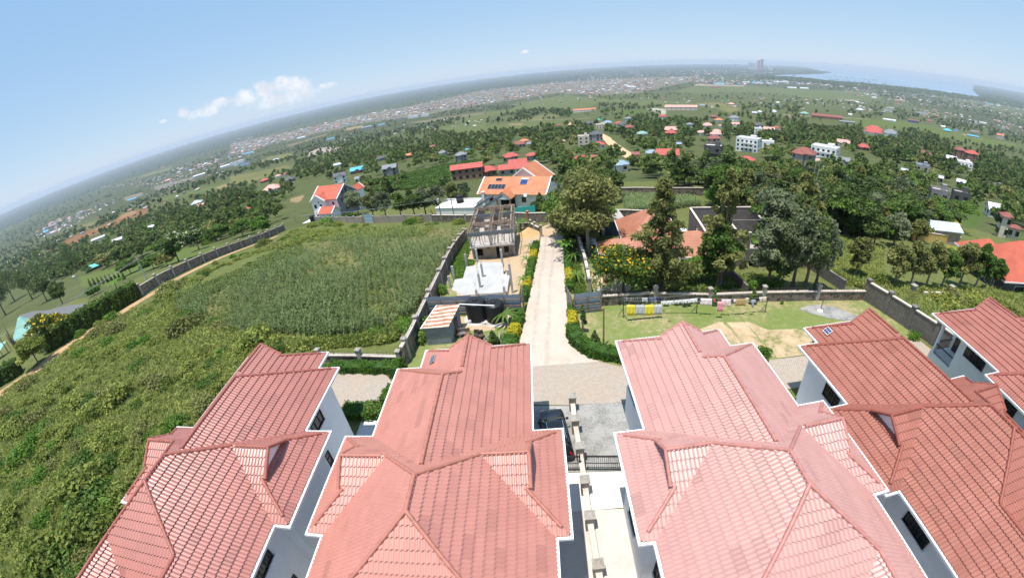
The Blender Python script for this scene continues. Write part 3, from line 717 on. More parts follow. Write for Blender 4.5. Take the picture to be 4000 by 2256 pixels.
def roof_panel(k, s_, q, up, lab, col, size=(.62, .5)):
 """small solar panel fixed on the front slope"""
 root, s, _ = V[k]; p = px(s_, *q)
 best = None; d = dirs([p[0]], [p[1]])[0]; mi = root.matrix_basis.inverted()
 for t in np.linspace(14, 50, 4000):
  w = mi @ Vector((d[0]*t, d[1]*t, CAMZ+d[2]*t))
  h = max(0, min(w.x*s+.198*S17, .218*S17-w.x*s))*TP
  if w.z < h+.1: best = w; break
 w = best; b = MB(); sg = 1 if w.x*s > .01*S17 else -1; sg *= s
 ta, tb = Vector((0, 1, 0)), Vector((sg*CS, 0, -SN)); nn = Vector((sg*SN, 0, CS)); a, c = size
 def quad(ax, bx, z0, z1, mi):
  P = [w+ta*i*ax+tb*j*bx for i, j in ((-1, -1), (1, -1), (1, 1), (-1, 1))]
  lo, hi = [q_+nn*z0 for q_ in P], [q_+nn*z1 for q_ in P]
  b.face(hi, mi); b.face(lo[::-1], mi)
  for i in range(4): b.face([lo[i-1], lo[i], hi[i], hi[i-1]], mi)
 quad(a/2, c/2, .02, .06, 0)
 for i in range(3):
  for j in range(2):
   o = w; w = o+ta*((i-1)*a*.31)+tb*((j-.5)*c*.45); quad(a*.14, c*.2, .055, .067, 1); w = o
 me = b.mesh('solar_panel', [M_FASCIA if k == 4 else plain('grey_aluminium', (.35, .37, .4), .4, .05), plain('panel_cell_%s' % ('blue' if k == 4 else 'grey'), col, .15, .1, 3)], True)
 o = link('solar_panel', me, root); o['label'] = lab
roof_panel(2, 'e', (813, 280), 1, 'small dark grey solar panel', (.09, .11, .15), (.75, .42))
roof_panel(4, 'f', (1285, 128), 1, 'small blue solar panel with white frame', (.03, .05, .16), (.6, .5))
# ================================================================== plants: leaf clumps
def leaf_quads(C, Nrm, size, ratio=.6, jit=.9, droop=0.0):
 """one small leaf-sized quad at each centre, loosely facing its normal"""
 n = len(C); d = Nrm+rng.normal(0, jit, (n, 3)); d /= np.linalg.norm(d, axis=1, keepdims=True)+1e-9
 a = np.cross(d, rng.normal(0, 1, (n, 3))); a[:, 2] -= droop; a -= d*(a*d).sum(1, keepdims=True); a /= np.linalg.norm(a, axis=1, keepdims=True)+1e-9
 b = np.cross(d, a); s = (size*rng.uniform(.6, 1.4, n))[:, None]
 u, v = a*s, b*s*ratio
 return np.stack([C-u, C-v*.9+u*.1, C+u, C+v*.9+u*.1], 1)
def blob_crown(blobs, n, size, tint=.5, jit=.9, droop=0.0, shell=.55, ratio=.6):
 """blobs: (x,y,z,rx,rz). leaves near the skin of each lump"""
 B = np.array(blobs, float); w = B[:, 3]**1.6*B[:, 4]**.8; k = rng.choice(len(B), n, p=w/w.sum())
 v = rng.normal(0, 1, (n, 3)); v /= np.linalg.norm(v, axis=1, keepdims=True)
 v[:, 2] = np.where((v[:, 2] < -.35) & (rng.random(n) < .6), -v[:, 2], v[:, 2])
 r = (shell+(1-shell)*rng.random(n)**.6)*(1+rng.normal(0, .07, n))
 C = B[k, :3]+v*np.stack([B[k, 3], B[k, 3], B[k, 4]], 1)*r[:, None]
 bt = rng.normal(tint, .16, len(B)); t = bt[k]+rng.normal(0, .14, n)
 return leaf_quads(C, v*.8+np.array([0, 0, .45]), size, ratio, jit, droop), t
def limb_mesh(name, mat_, h, r, branches, lean=(0, 0), top=.75):
 b = MB(); n = 5; pts = []; rad = []
 for i in range(n):
  k = i/(n-1); pts.append((lean[0]*k*k+random.uniform(-.05, .05)*h*.1*k, lean[1]*k*k+random.uniform(-.05, .05)*h*.1*k, h*top*k-.15*(i == 0))); rad.append(r*(1-.72*k)*(1.35 if i == 0 else 1))
 b.tube(pts, rad, 7)
 for (x, y, z, rr) in branches:
  k = max(.25, min(.9, (z*.62)/(h*top))); p0 = Vector((lean[0]*k*k, lean[1]*k*k, h*top*k))
  q = Vector((x, y, z)); mid = p0.lerp(q, .5)+Vector((0, 0, .06*h))
  b.tube([p0, mid, q], [r*.45*(1-.5*k), r*.28, r*.10], 5)
 return b.mesh(name, mat_)
BARK = plain('tree_bark', (.17, .125, .09), .9, .3, 3, rnd=.25)
BARKP = plain('pale_tree_bark', (.34, .29, .23), .9, .25, 3, rnd=.2)
LEAF = {'dark': leafmat('leaves_dark', (.04, .074, .021), (.165, .225, .062)), 'mid': leafmat('leaves_green', (.05, .105, .018), (.18, .275, .058)),
  'olive': leafmat('leaves_olive', (.10, .115, .03), (.315, .32, .11)), 'bright': leafmat('leaves_bright', (.065, .14, .016), (.19, .33, .055)),
  'grey': leafmat('leaves_greyish', (.06, .088, .04), (.25, .285, .15)), 'bush': leafmat('leaves_bush', (.10, .145, .024), (.375, .405, .10)),
  'hedge': leafmat('leaves_hedge', (.035, .10, .012), (.14, .275, .032)), 'yellow': leafmat('leaves_yellow', (.31, .28, .012), (.62, .52, .03), .15),
  'maize': leafmat('leaves_maize', (.08, .135, .04), (.285, .36, .15)), 'grass': leafmat('grass_blades', (.14, .19, .04), (.38, .41, .14)), 'bloom': leafmat('flowers_yellow', (.75, .42, .01), (.95, .68, .05), .2),
  'cream': leafmat('flowers_cream', (.5, .5, .32), (.8, .78, .56), .2), 'far': leafmat('leaves_far', (.025, .045, .018), (.085, .12, .045), .1), 'red': leafmat('leaves_red', (.25, .05, .02), (.5, .12, .05))}
def crown_obj(name, q, leafs, parent=None, extra=None):
 V, t = q; mats = [LEAF[leafs]]; mi = np.zeros(len(V), int)
 if extra: mats.append(LEAF[extra[1]]); V2, t2 = extra[0]; V = np.concatenate([V, V2]); t = np.concatenate([t, t2]); mi = np.concatenate([mi, np.ones(len(V2), int)])
 return quads_mesh(name, V, mats, mi, t)
def blobs_for(kind, h, w, nb):
 o = []
 for i in range(nb):
  a = random.uniform(0, 6.28); k = (i+.5)/nb
  if kind == 'round': z = h*(.42+.5*k); r = w*.36*math.sin(math.pi*min(1, .22+.7*k))*random.uniform(.35, 1.3); o.append((r*math.cos(a), r*math.sin(a), z*random.uniform(.93, 1.08), w*random.uniform(.11, .26), h*random.uniform(.06, .14)))
  elif kind == 'tall': z = h*(.25+.7*k); r = w*.42*(1-.75*k)*random.uniform(.35, 1.1); o.append((r*math.cos(a), r*math.sin(a), z, w*random.uniform(.14, .24)*(1.15-.55*k), h*random.uniform(.05, .10)))
  elif kind == 'feather': z = h*(.13+.85*k); r = w*.5*(1.02-k)**.8*random.uniform(.15, 1.12); o.append((r*math.cos(a), r*math.sin(a), z+.12*r, w*random.uniform(.06, .11)*(1.3-.7*k), h*random.uniform(.028, .055)))
  elif kind == 'flat': z = h*(.72+.2*random.random()); r = w*.42*math.sqrt(random.random()); o.append((r*math.cos(a), r*math.sin(a), z, w*random.uniform(.12, .2), h*.06))
  elif kind == 'cone': z = h*(.08+.86*k); r = w*.12*(1-k); o.append((r*math.cos(a), r*math.sin(a), z, w*.42*(1.02-k)+.05, h*.09))
  elif kind == 'bush': r = w*.34*math.sqrt(random.random()); z = h*random.uniform(.22, .62)*(1-.35*r/(w*.34)); o.append((r*math.cos(a), r*math.sin(a), z, w*random.uniform(.18, .3), h*random.uniform(.2, .34)))
 return o
TREE_N = {}
def tree(name, base, h, w, kind, leafs, label, cat='tree', group=None, nb=14, n=2200, size=.28, bark=None, extra=None, lean=(0, 0), droop=0.0, part=True, jit=.9, zoff=0.0, r=None, ratio=.6):
 """a tree of its own: trunk with limbs and a leafy crown"""
 bl = blobs_for(kind, h, w, nb); bl = [(b[0]+lean[0]*.8, b[1]+lean[1]*.8, b[2]+zoff, b[3], b[4]) for b in bl]
 q = blob_crown(bl, n, size, jit=jit, droop=droop, ratio=ratio)
 ex = None
 if extra:
  en, es = extra[1], extra[2]; ex = (blob_crown([(b[0], b[1], b[2]+.1, b[3]*1.05, b[4]*1.08) for b in bl[len(bl)//3:]], en, es), extra[0])
 root = empty(name, base, random.uniform(0, 6.28), label, cat, group)
 br = [(b[0]*.9, b[1]*.9, b[2], 0) for b in bl[::2]]
 link('trunk', limb_mesh('trunk', bark or BARK, h, r or (.02*h+.05), br[:9], lean), root)
 link('crown', crown_obj('crown', q, leafs, None, ex), root)
 return root
def clump(name, base, h, w, leafs, label, cat='bush', group=None, n=500, size=.18, nb=7, extra=None, kind='bush', jit=.9):
 """bush: one leafy mesh"""
 bl = blobs_for(kind, h, w, nb); q = blob_crown(bl, n, size, jit=jit); ex = None
 if extra: ex = (blob_crown([(b[0], b[1], b[2], b[3]*1.08, b[4]*1.1) for b in bl], extra[1], extra[2]), extra[0])
 o = link(name, crown_obj(name, q, leafs, None, ex), None, base, random.uniform(0, 6.28)); return tag(o, label, cat, group)

def path_frame(P):
 P = [Vector(p) for p in P]; d = [0]
 for i in range(1, len(P)): d.append(d[-1]+(P[i]-P[i-1]).length)
 return P, d
def sample_path(P, d, s):
 for i in range(1, len(P)):
  if s <= d[i] or i == len(P)-1:
   k = (s-d[i-1])/max(1e-6, d[i]-d[i-1]); p = P[i-1].lerp(P[i], k); t = (P[i]-P[i-1]); t.z = 0; t.normalize(); return p, t
def hedge(name, P, w, h, leafs, label, group=None, dens=150, size=.085, cat='hedge', rough=.08):
 """clipped hedge along a path: twiggy body under a skin of small leaves"""
 P = [Vector((p[0], p[1], float(terr(p[0], p[1])))) for p in P]; P, d = path_frame(P); L = d[-1]
 n = int(L*(w+2*h)*dens); s = rng.uniform(0, L, n); side = rng.random(n)*(w+2*h); C = np.zeros((n, 3)); Nn = np.zeros((n, 3))
 for i in range(n):
  p, t = sample_path(P, d, s[i]); nx, ny = -t.y, t.x; a = side[i]
  if a < h: o, z, nr = -w/2, a, (-nx, -ny, .15)
  elif a < h+w: o, z, nr = a-h-w/2, h, (0, 0, 1)
  else: o, z, nr = w/2, a-h-w, (nx, ny, .15)
  wob = rough*(math.sin(s[i]*2.1+o*3)+math.sin(s[i]*5.3+1.7*z))
  C[i] = (p.x+nx*o+nr[0]*wob, p.y+ny*o+nr[1]*wob, p.z+z+(wob if nr[2] == 1 else 0)-.06*abs(o)/w*(nr[2] == 1)); Nn[i] = nr
 C += rng.normal(0, .035, C.shape)
 V = leaf_quads(C, Nn, size, .6, .75); t = .5+.25*np.sin(C[:, 0]*1.7+C[:, 2]*3)*np.sin(C[:, 1]*1.3)+rng.normal(0, .18, n)
 b = MB()
 rows = []
 for k in range(max(2, int(L/.6)+1)):
  p, tt = sample_path(P, d, L*k/max(1, int(L/.6))); nx, ny = -tt.y, tt.x
  rows.append([(p.x+nx*o*.88, p.y+ny*o*.88, p.z+z) for o, z in ((-w/2, -.1), (-w/2, h*.94), (w/2, h*.94), (w/2, -.1))])
 b.grid(rows, 0, False); b.face(rows[0]); b.face(rows[-1][::-1])
 o = b.obj(name, plain('hedge_twigs_'+leafs, tuple(c*.8 for c in {'hedge': (.045, .10, .018), 'yellow': (.30, .27, .01)}.get(leafs, (.04, .06, .015))), .9, .3, 4))
 tag(o, label, cat, group); lv = quads_mesh('leaves', V, LEAF[leafs], None, t); link('leaves', lv, o); return o

# ================================================================== surfaces of the estate
def drape(name, P, mat_, dz, label, step=2.0):
 bm = bmesh.new(); f = bm.faces.new([bm.verts.new((p[0], p[1], 0)) for p in P])
 xs = [p[0] for p in P]; ys = [p[1] for p in P]
 for c in np.arange(math.floor(min(xs)), max(xs), step): bmesh.ops.bisect_plane(bm, geom=bm.verts[:]+bm.edges[:]+bm.faces[:], plane_co=(c, 0, 0), plane_no=(1, 0, 0))
 for c in np.arange(math.floor(min(ys)), max(ys), step): bmesh.ops.bisect_plane(bm, geom=bm.verts[:]+bm.edges[:]+bm.faces[:], plane_co=(0, c, 0), plane_no=(0, 1, 0))
 bmesh.ops.triangulate(bm, faces=bm.faces[:])
 for v in bm.verts: v.co.z = float(terr(v.co.x, v.co.y))+dz
 bmesh.ops.recalc_face_normals(bm, faces=bm.faces[:])
 if sum(f.normal.z for f in bm.faces) < 0: bmesh.ops.reverse_faces(bm, faces=bm.faces[:])
 me = bpy.data.meshes.new(name); bm.to_mesh(me); bm.free(); me.materials.append(mat_); o = link(name, me)
 return tag(o, label, None, None, 'structure')
def paving_mat():
 m, nt, b = _new('block_paving'); v = coords(nt, 'World', (1, 1, 1))
 n1 = noise(nt, v, .35, 6, .6); n2 = noise(nt, v, 9, 3)
 wv = N(nt, 'ShaderNodeTexBrick', Scale=1.0, **{'Mortar Size': .018, 'Brick Width': .24, 'Row Height': .12}); nt.links.new(v, wv.inputs['Vector'])
 wv.inputs['Color1'].default_value = (.44, .385, .33, 1); wv.inputs['Color2'].default_value = (.37, .32, .265, 1); wv.inputs['Mortar'].default_value = (.20, .165, .13, 1)
 c = mixc(nt, ramp(nt, n1, [(.4, (0, 0, 0)), (.68, (.6, .6, .6))]), wv.outputs['Color'], (.36, .27, .19))
 c = mixc(nt, ramp(nt, n2, [(.4, (0, 0, 0)), (.8, (.35, .35, .35))]), c, (.58, .52, .44))
 nt.links.new(c, b.inputs['Base Color']); b.inputs['Roughness'].default_value = .85; b.inputs['Specular IOR Level'].default_value = .2
 bump(nt, b, wv.outputs['Fac'], -.3, .02); return m
def patchy(name, stops, s1=.35, s2=3.0, bm=.4, rough=.95):
 m, nt, b = _new(name); v = coords(nt, 'World'); n1 = noise(nt, v, s1, 7, .65); n2 = noise(nt, v, s2, 5, .7)
 mx = N(nt, 'ShaderNodeMath', _operation='MULTIPLY_ADD'); nt.links.new(n2, mx.inputs[0]); mx.inputs[1].default_value = .55; ad = N(nt, 'ShaderNodeMath', _operation='MULTIPLY'); nt.links.new(n1, ad.inputs[0]); ad.inputs[1].default_value = .75
 nt.links.new(ad.outputs[0], mx.inputs[2]); c = ramp(nt, mx.outputs[0], stops); nt.links.new(c, b.inputs['Base Color']); b.inputs['Roughness'].default_value = rough; b.inputs['Specular IOR Level'].default_value = .1
 bump(nt, b, n2, bm, .06); return m
M_PAVE = paving_mat()
M_CONC = patchy('driveway_concrete', [(.3, (.46, .395, .325)), (.5, (.52, .45, .375)), (.66, (.49, .42, .35)), (.85, (.42, .355, .285))], .1, .7, .02, .85)
def wheel_tracks(m):
 nt = m.node_tree; b = nt.nodes['Principled BSDF']; c = b.inputs['Base Color'].links[0].from_socket; g = nt.nodes.new('ShaderNodeNewGeometry'); s = nt.nodes.new('ShaderNodeSeparateXYZ'); nt.links.new(g.outputs['Position'], s.inputs[0])
 y = N(nt, 'ShaderNodeMath', _operation='MULTIPLY_ADD'); nt.links.new(s.outputs[1], y.inputs[0]); y.inputs[1].default_value = -.16; y.inputs[2].default_value = 2.75
 u = N(nt, 'ShaderNodeMath', _operation='ADD'); nt.links.new(s.outputs[0], u.inputs[0]); nt.links.new(y.outputs[0], u.inputs[1]); w = noise(nt, g.outputs['Position'], .25, 3); k = N(nt, 'ShaderNodeMath', _operation='MULTIPLY_ADD'); nt.links.new(w, k.inputs[0]); k.inputs[1].default_value = .8; nt.links.new(u.outputs[0], k.inputs[2])
 a = N(nt, 'ShaderNodeMath', _operation='ABSOLUTE'); nt.links.new(k.outputs[0], a.inputs[0]); n2 = noise(nt, g.outputs['Position'], 1.3, 5)
 f = N(nt, 'ShaderNodeMath', _operation='MULTIPLY'); nt.links.new(ramp(nt, a.outputs[0], [(.35, (0, 0, 0)), (.6, (1, 1, 1)), (.8, (1, 1, 1)), (1.0, (0, 0, 0))]), f.inputs[0]); nt.links.new(ramp(nt, n2, [(.35, (.1, .1, .1)), (.7, (.75, .75, .75))]), f.inputs[1])
 c2 = mixc(nt, f.outputs[0], c, (.36, .30, .245)); nt.links.new(c2, b.inputs['Base Color'])
wheel_tracks(M_CONC)
M_WCONC = patchy('pale_concrete', [(.35, (.58, .57, .55)), (.65, (.70, .69, .67)), (.8, (.62, .61, .58))], .3, 2, .05, .8)
M_PCONC = patchy('pinkish_concrete', [(.35, (.42, .38, .34)), (.65, (.53, .49, .45)), (.8, (.46, .42, .37))], .3, 2, .05, .85)
M_GRAV = patchy('grey_gravel', [(.40, (.085, .085, .08)), (.55, (.20, .20, .185)), (.70, (.34, .33, .31))], .5, 7, .8)
M_LAWN = patchy('lawn_grass', [(.36, (.10, .15, .03)), (.52, (.145, .195, .048)), (.66, (.19, .215, .075)), (.76, (.33, .27, .15))], .16, 1.6, .5)
M_LAWNB = patchy('worn_lawn', [(.40, (.14, .185, .05)), (.52, (.19, .205, .075)), (.60, (.40, .30, .18)), (.76, (.50, .39, .25))], .3, 1.5, .5)
M_SOIL = patchy('pale_soil', [(.36, (.36, .25, .15)), (.6, (.48, .35, .22)), (.75, (.42, .33, .22))], .4, 2.5, .6)
M_REDSOIL = patchy('laterite_track', [(.36, (.38, .21, .11)), (.6, (.50, .31, .18)), (.78, (.30, .22, .11))], .4, 2.5, .6)
M_WEEDS = patchy('weedy_grass', [(.36, (.075, .14, .025)), (.55, (.12, .19, .04)), (.75, (.30, .25, .13))], .5, 2.5, .7)
DL = [(.02, 30), (.02, 32.6), (.33, 33.9), (1.24, 38.9), (1.97, 42.7), (2.88, 47.8), (4.0, 54.3), (5.25, 62), (6.1, 68), (6.9, 75)]
DRT = [(4.5, 30), (4.55, 31.2), (4.75, 33.0), (5.45, 37.4), (6.33, 43.7), (7.24, 49.9), (8.8, 60), (10, 68), (11, 75)]
xl = lambda y: float(np.interp(y, [p[1] for p in DL], [p[0] for p in DL]))
xr = lambda y: float(np.interp(y, [p[1] for p in DRT], [p[0] for p in DRT]))
ysr = np.arange(30, 75.1, 1.0)
drape('driveway', [(.0, 28.9), (4.0, 28.45), (6.7, 28.2), (5.9, 29.0), (5.2, 29.9), (4.6, 31.1)]+[(xr(y), y) for y in ysr[2:]]+[(xl(y), y) for y in ysr[::-1]], M_CONC, .035, 'pale concrete driveway running straight down between clipped hedges')
far_pav = [(-19.5, 31.5), (-12.9, 30.6), (-11.6, 28.8), (-3, 29.1), (0, 28.9), (4.0, 28.45), (6.7, 28.2), (8.4, 27.05), (14, 26.4), (21.4, 25.84), (26.4, 25.29), (40, 24.0), (40, 20.5)]
drape('courtyard_paving', far_pav+[(30, 21.2), (14, 22.4), (8.2, 22.9), (6.1, 23.1), (3.2, 23.5), (.2, 24.2), (-3, 24.6), (-12.4, 25.8), (-22, 27.0), (-24, 31)], M_PAVE, .03, 'block paved lane across the front of the villas')
drape('gravel_parking', [(-1, 24.25), (3.2, 23.45), (8.4, 22.85), (8.4, 16.3), (5.2, 16.8), (1.0, 17.5), (-1, 17.6)], M_GRAV, .026, 'grey gravel parking strip under the black car')
drape('pale_apron', [(.5, 17.5), (5.2, 16.75), (7.4, 16.3), (7.0, 13.6), (4.9, 14.0), (3.1, 14.2), (.5, 14.4)], M_WCONC, .026, 'bright white concrete apron behind the low metal gates')
drape('concrete_alley', [(.5, 14.4), (3.1, 14.2), (7.0, 13.6), (6.6, 2), (.5, 2)], M_PCONC, .024, 'worn pinkish concrete alley between the two middle villas')
drape('side_alley', [(-13.5, 25), (-8, 25), (-9, 2), (-14.5, 2)], plain('passage_concrete', (.58, .57, .56), .9, .1, .6, mode='World'), .022, 'concrete side passage between the two left villas')  # even pale grey concrete of the side passages
drape('side_passage', [(17.5, 22), (21, 22), (22, 2), (14.5, 2)], plain('passage_concrete', (.58, .57, .56)), .022, 'concrete side passage between the two right villas')
drape('lawn', [(4.7, 31.3), (5.6, 37.6), (9.0, 37.3), (14.5, 36.6), (21, 36.7), (27.2, 35.6), (33.8, 34.2), (40.0, 33.0), (40.3, 24.2), (26.4, 25.4), (14, 26.5), (8.4, 27.1), (6.7, 28.3), (5.1, 30)], M_LAWN, .02, 'mown lawn with the washing lines in front of the right villas')
bare = ats('i', [(1100, 640), (1300, 560), (1600, 560), (1800, 640), (2100, 630), (2280, 700), (2200, 800), (2250, 880), (1900, 920), (1700, 860), (1560, 800), (1400, 740), (1250, 700)])
drape('bare_ground', bare, M_LAWNB, .034, 'worn sandy patch in the lawn before the right villas')
drape('gravel_heap_bed', ats('i', [(2110, 430), (2200, 395), (2330, 385), (2480, 410), (2576, 450), (2700, 500), (2720, 540), (2560, 545), (2400, 520), (2250, 480)]), M_GRAV, .037, 'oval bed of grey gravel at the back of the lawn')
drape('yard_grass', [(-10.5, 29.2), (-.4, 29.2), (-.4, 33), (.3, 37.4), (-9.6, 40), (-10.5, 34)], M_LAWN, .02, 'patchy grass around the tin shed and water tanks')
drape('yard_soil', ats('g', [(560, 610), (720, 600), (1200, 590), (1330, 600), (1290, 700), (1150, 760), (900, 790), (700, 770), (620, 720)]), M_SOIL, .03, 'bare soil around the two black water tanks')
drape('building_plot', [(-8.6, 40), (.6, 38), (2.0, 46), (4.4, 58), (6.2, 70), (6.0, 74), (-7, 74.5), (-8.2, 62), (-8.8, 48)], M_SOIL, .03, 'sandy building plot beside the driveway')
drape('plot_weeds', [(-8.5, 41.5), (-6.6, 43), (-6.8, 47), (-6.0, 56.5), (-6.4, 66), (-7.3, 66), (-8.2, 58), (-8.6, 47)], M_WEEDS, .05, 'strip of weeds between the plot wall and the white slab')
drape('verge_grass', [(5.7, 38.2), (9.2, 38.2), (11.4, 52), (12.5, 66), (9.8, 67), (8.9, 60), (7.3, 50), (6.4, 43.7)], M_WEEDS, .02, 'weedy verge between the driveway hedge and the compound wall')
drape('lane', ats('h', [(1090, 470), (1300, 520), (1480, 520), (1600, 470), (1900, 470), (1860, 620), (1780, 640), (1460, 660), (1320, 560), (1090, 520)]), M_SOIL, .06, 'sandy lane outside the estate gate')
drape('track', [tuple(v[:2]) for v in ats('a', [(-20, 1453), (120, 1310), (330, 1140), (500, 1130), (540, 1180), (640, 1090), (830, 1010), (980, 970), (1000, 985), (870, 1040), (680, 1140), (420, 1270), (200, 1380), (60, 1460)])], M_REDSOIL, .04, 'reddish dirt track under the tall hedge on the left') if False else None

# ================================================================== stone walls
def stone_mat(name, a, b_, mort, sc=2.2):
 m, nt, b = _new(name); v = coords(nt, 'World', (1, 1, 1.25)); vo = N(nt, 'ShaderNodeTexVoronoi', Scale=sc); nt.links.new(v, vo.inputs['Vector'])
 ed = N(nt, 'ShaderNodeTexVoronoi', Scale=sc); ed.feature = 'DISTANCE_TO_EDGE'; nt.links.new(v, ed.inputs['Vector'])
 sep = nt.nodes.new('ShaderNodeSeparateColor'); nt.links.new(vo.outputs['Color'], sep.inputs[0])
 c = ramp(nt, sep.outputs[0], [(.1, a), (.9, b_)]); c = mixc(nt, ramp(nt, ed.outputs[0], [(.02, (1, 1, 1)), (.06, (0, 0, 0))]), c, mort)
 nt.links.new(c, b.inputs['Base Color']); b.inputs['Roughness'].default_value = .9; b.inputs['Specular IOR Level'].default_value = .2
 bump(nt, b, ed.outputs[0], .6, .05); return m
def block_mat(name, a, b_, mort, w=.42, h=.21):
 m, nt, b = _new(name); g = nt.nodes.new('ShaderNodeNewGeometry'); sx = nt.nodes.new('ShaderNodeSeparateXYZ'); nt.links.new(g.outputs['Position'], sx.inputs[0])
 ad = N(nt, 'ShaderNodeMath', _operation='ADD'); nt.links.new(sx.outputs[0], ad.inputs[0]); nt.links.new(sx.outputs[1], ad.inputs[1]); cb = nt.nodes.new('ShaderNodeCombineXYZ'); nt.links.new(ad.outputs[0], cb.inputs[0]); nt.links.new(sx.outputs[2], cb.inputs[1])
 wv = N(nt, 'ShaderNodeTexBrick', Scale=1.0, **{'Mortar Size': .016, 'Brick Width': w, 'Row Height': h}); nt.links.new(cb.outputs[0], wv.inputs['Vector'])
 wv.inputs['Color1'].default_value = (*a, 1); wv.inputs['Color2'].default_value = (*b_, 1); wv.inputs['Mortar'].default_value = (*mort, 1)
 n = noise(nt, g.outputs['Position'], 1.4, 5); c = mixc(nt, ramp(nt, n, [(.4, (0, 0, 0)), (.75, (.5, .5, .5))]), wv.outputs['Color'], tuple(x*.6 for x in a))
 nt.links.new(c, b.inputs['Base Color']); b.inputs['Roughness'].default_value = .9; b.inputs['Specular IOR Level'].default_value = .2; bump(nt, b, wv.outputs['Fac'], -.4, .03); return m
M_STONE = stone_mat('rubble_stone', (.075, .065, .055), (.25, .20, .16), (.26, .23, .20))
M_BLOCK = block_mat('grey_block', (.20, .18, .165), (.13, .118, .11), (.26, .24, .22))
M_PALEBLOCK = block_mat('pale_block', (.36, .31, .26), (.26, .22, .19), (.4, .37, .33))
M_COPE = patchy('weathered_coping', [(.35, (.40, .34, .28)), (.6, (.62, .55, .47)), (.78, (.46, .38, .32))], .8, 4, .2)
M_PILLAR = patchy('weathered_concrete', [(.35, (.24, .22, .19)), (.6, (.38, .35, .31)), (.78, (.30, .27, .23))], .8, 4, .2)
M_WIRE = plain('rusty_wire', (.09, .075, .065), .6, .2, 3)
def wall(name, P, h, label, body=None, cope=True, pill=None, ph=.5, pw=.42, wire=0, th=.24, group=None, cat='wall', capw=1.25, pmat=None):
 """boundary wall following the ground; pill: spacing or list of distances"""
 P = [Vector((p[0], p[1], float(terr(p[0], p[1])))) for p in P]; P, d = path_frame(P); L = d[-1]; n = max(2, int(L/2.0)+1)
 fr = sorted(set([L*k/(n-1) for k in range(n)]+d))
 root = empty(name, P[0], 0, label, cat, group); o0 = P[0]
 def rows(w, z0, z1):
  out = []
  for s in fr:
   p, t = sample_path(P, d, s); nx, ny = -t.y, t.x; p = p-o0
   out.append([(p.x+nx*o, p.y+ny*o, p.z+z) for o, z in ((-w/2, z0), (-w/2, z1), (w/2, z1), (w/2, z0))])
  return out
 b = MB(); r = rows(th, -.4, h); b.grid(r, 0, False, True); b.face(r[0]); b.face(r[-1][::-1]); me = b.mesh('wall', body or M_STONE, True); link('wall', me, root)
 if cope:
  b = MB(); r = rows(th+.12, h+.003, h+.12); b.grid(r, 0, False, True); b.face(r[0]); b.face(r[-1][::-1]); link('coping', b.mesh('coping', M_COPE, True), root)
 if pill:
  ds = pill if hasattr(pill, '__len__') else list(np.arange(0, L+.1, pill))
  for s in ds:
   p, t = sample_path(P, d, min(s, L)); a = math.atan2(t.y, t.x); q = p-o0
   b = MB(); b.box((0, 0, -.4), (pw, pw, h+ph+.4)); b.box((0, 0, h+ph+.002), (pw*capw, pw*capw, .09)); b.box((0, 0, h+ph+.093), (pw*capw*.9, pw*capw*.9, .14), 0, 0, .25)
   b.obj('pillar', pmat or M_PILLAR, root, q, a)
 if wire:
  b = MB(); rad = .17; zc = h+.12+rad+.05
  for s in np.arange(0, L, 2.5):
   p, t = sample_path(P, d, s); q = p-o0; b.bar((q.x, q.y, q.z+h), (q.x, q.y, q.z+h+.62), .035)
  pts = []
  for k in range(int(L/.045)):
   s = k*.045; p, t = sample_path(P, d, s); q = p-o0; a = s*2*math.pi/.36; nx, ny = -t.y, t.x
   pts.append((q.x+nx*rad*math.cos(a), q.y+ny*rad*math.cos(a), q.z+zc+rad*math.sin(a)))
  b.tube(pts, .011, 3, 0, False)
  for zz in (.3, .5):
   b.tube([(sample_path(P, d, s)[0]-o0)+Vector((0, 0, h+zz)) for s in np.arange(0, L, 2.0)], .01, 3, 0, False)
  b.obj('razor_wire', M_WIRE, root)
 return root
WG = 'stone boundary walls of the estate'
wall('boundary_wall', [(8.9, 37.3), (14.5, 36.55), (21.1, 36.2), (27.2, 35.3), (33.8, 33.95), (40.2, 32.6)], 1.15, 'low stone wall with pale coping and razor wire behind the washing lines', pill=[0, 5.9, 12.2, 18.6, 25.3], ph=.75, wire=1, group=WG)
wall('boundary_wall', [(40.3, 32.6), (40.4, 30), (40.6, 26), (40.9, 22), (41.2, 15), (41.6, 6)], 2.3, 'tall dark block wall stepping down beside the lawn to the far right villa', body=M_BLOCK, pill=3.3, ph=.35, pw=.5, group=WG, pmat=M_BLOCK)
wall('boundary_wall', [(-7.05, 74), (-7.5, 70), (-7.95, 65), (-8.3, 60), (-8.5, 55), (-8.75, 48), (-9.3, 41), (-10.2, 34), (-10.7, 31.2)], 2.0, 'long stone wall with razor wire between the maize and the building plot', pill=[2, 6.8, 11.8, 16.7, 21.8, 26.8, 33, 38.6, 42.4], ph=.35, wire=1, group=WG)
wall('boundary_wall', [(-10.9, 31.4), (-15.4, 32.4), (-20.5, 33.3)], .8, 'short low wall with wire behind the clipped hedge beside the leftmost villa', pill=[.3, 4.6, 9.3], ph=.7, wire=1, group=WG)
wv = ats('l', [(165, 1335), (105, 1030), (60, 890), (15, 690)]); wv += ats('h', [(1955, 640), (1930, 560)])
wall('boundary_wall', [tuple(v[:2]) for v in wv], 1.5, 'narrow pillared wall between the driveway verge and the tiled bungalow', pill=3.2, ph=.25, pw=.36, group=WG)
wl = [(-69.2, 60.5), (-70.6, 68), (-71.6, 76), (-72.2, 84), (-72.6, 92), (-73.2, 104), (-74.0, 116), (-75.5, 134)]
wall('boundary_wall', wl, 2.0, 'long dark stone wall with tall pillars beside the garden on the left', pill=6.2, ph=.55, pw=.5, group=WG)
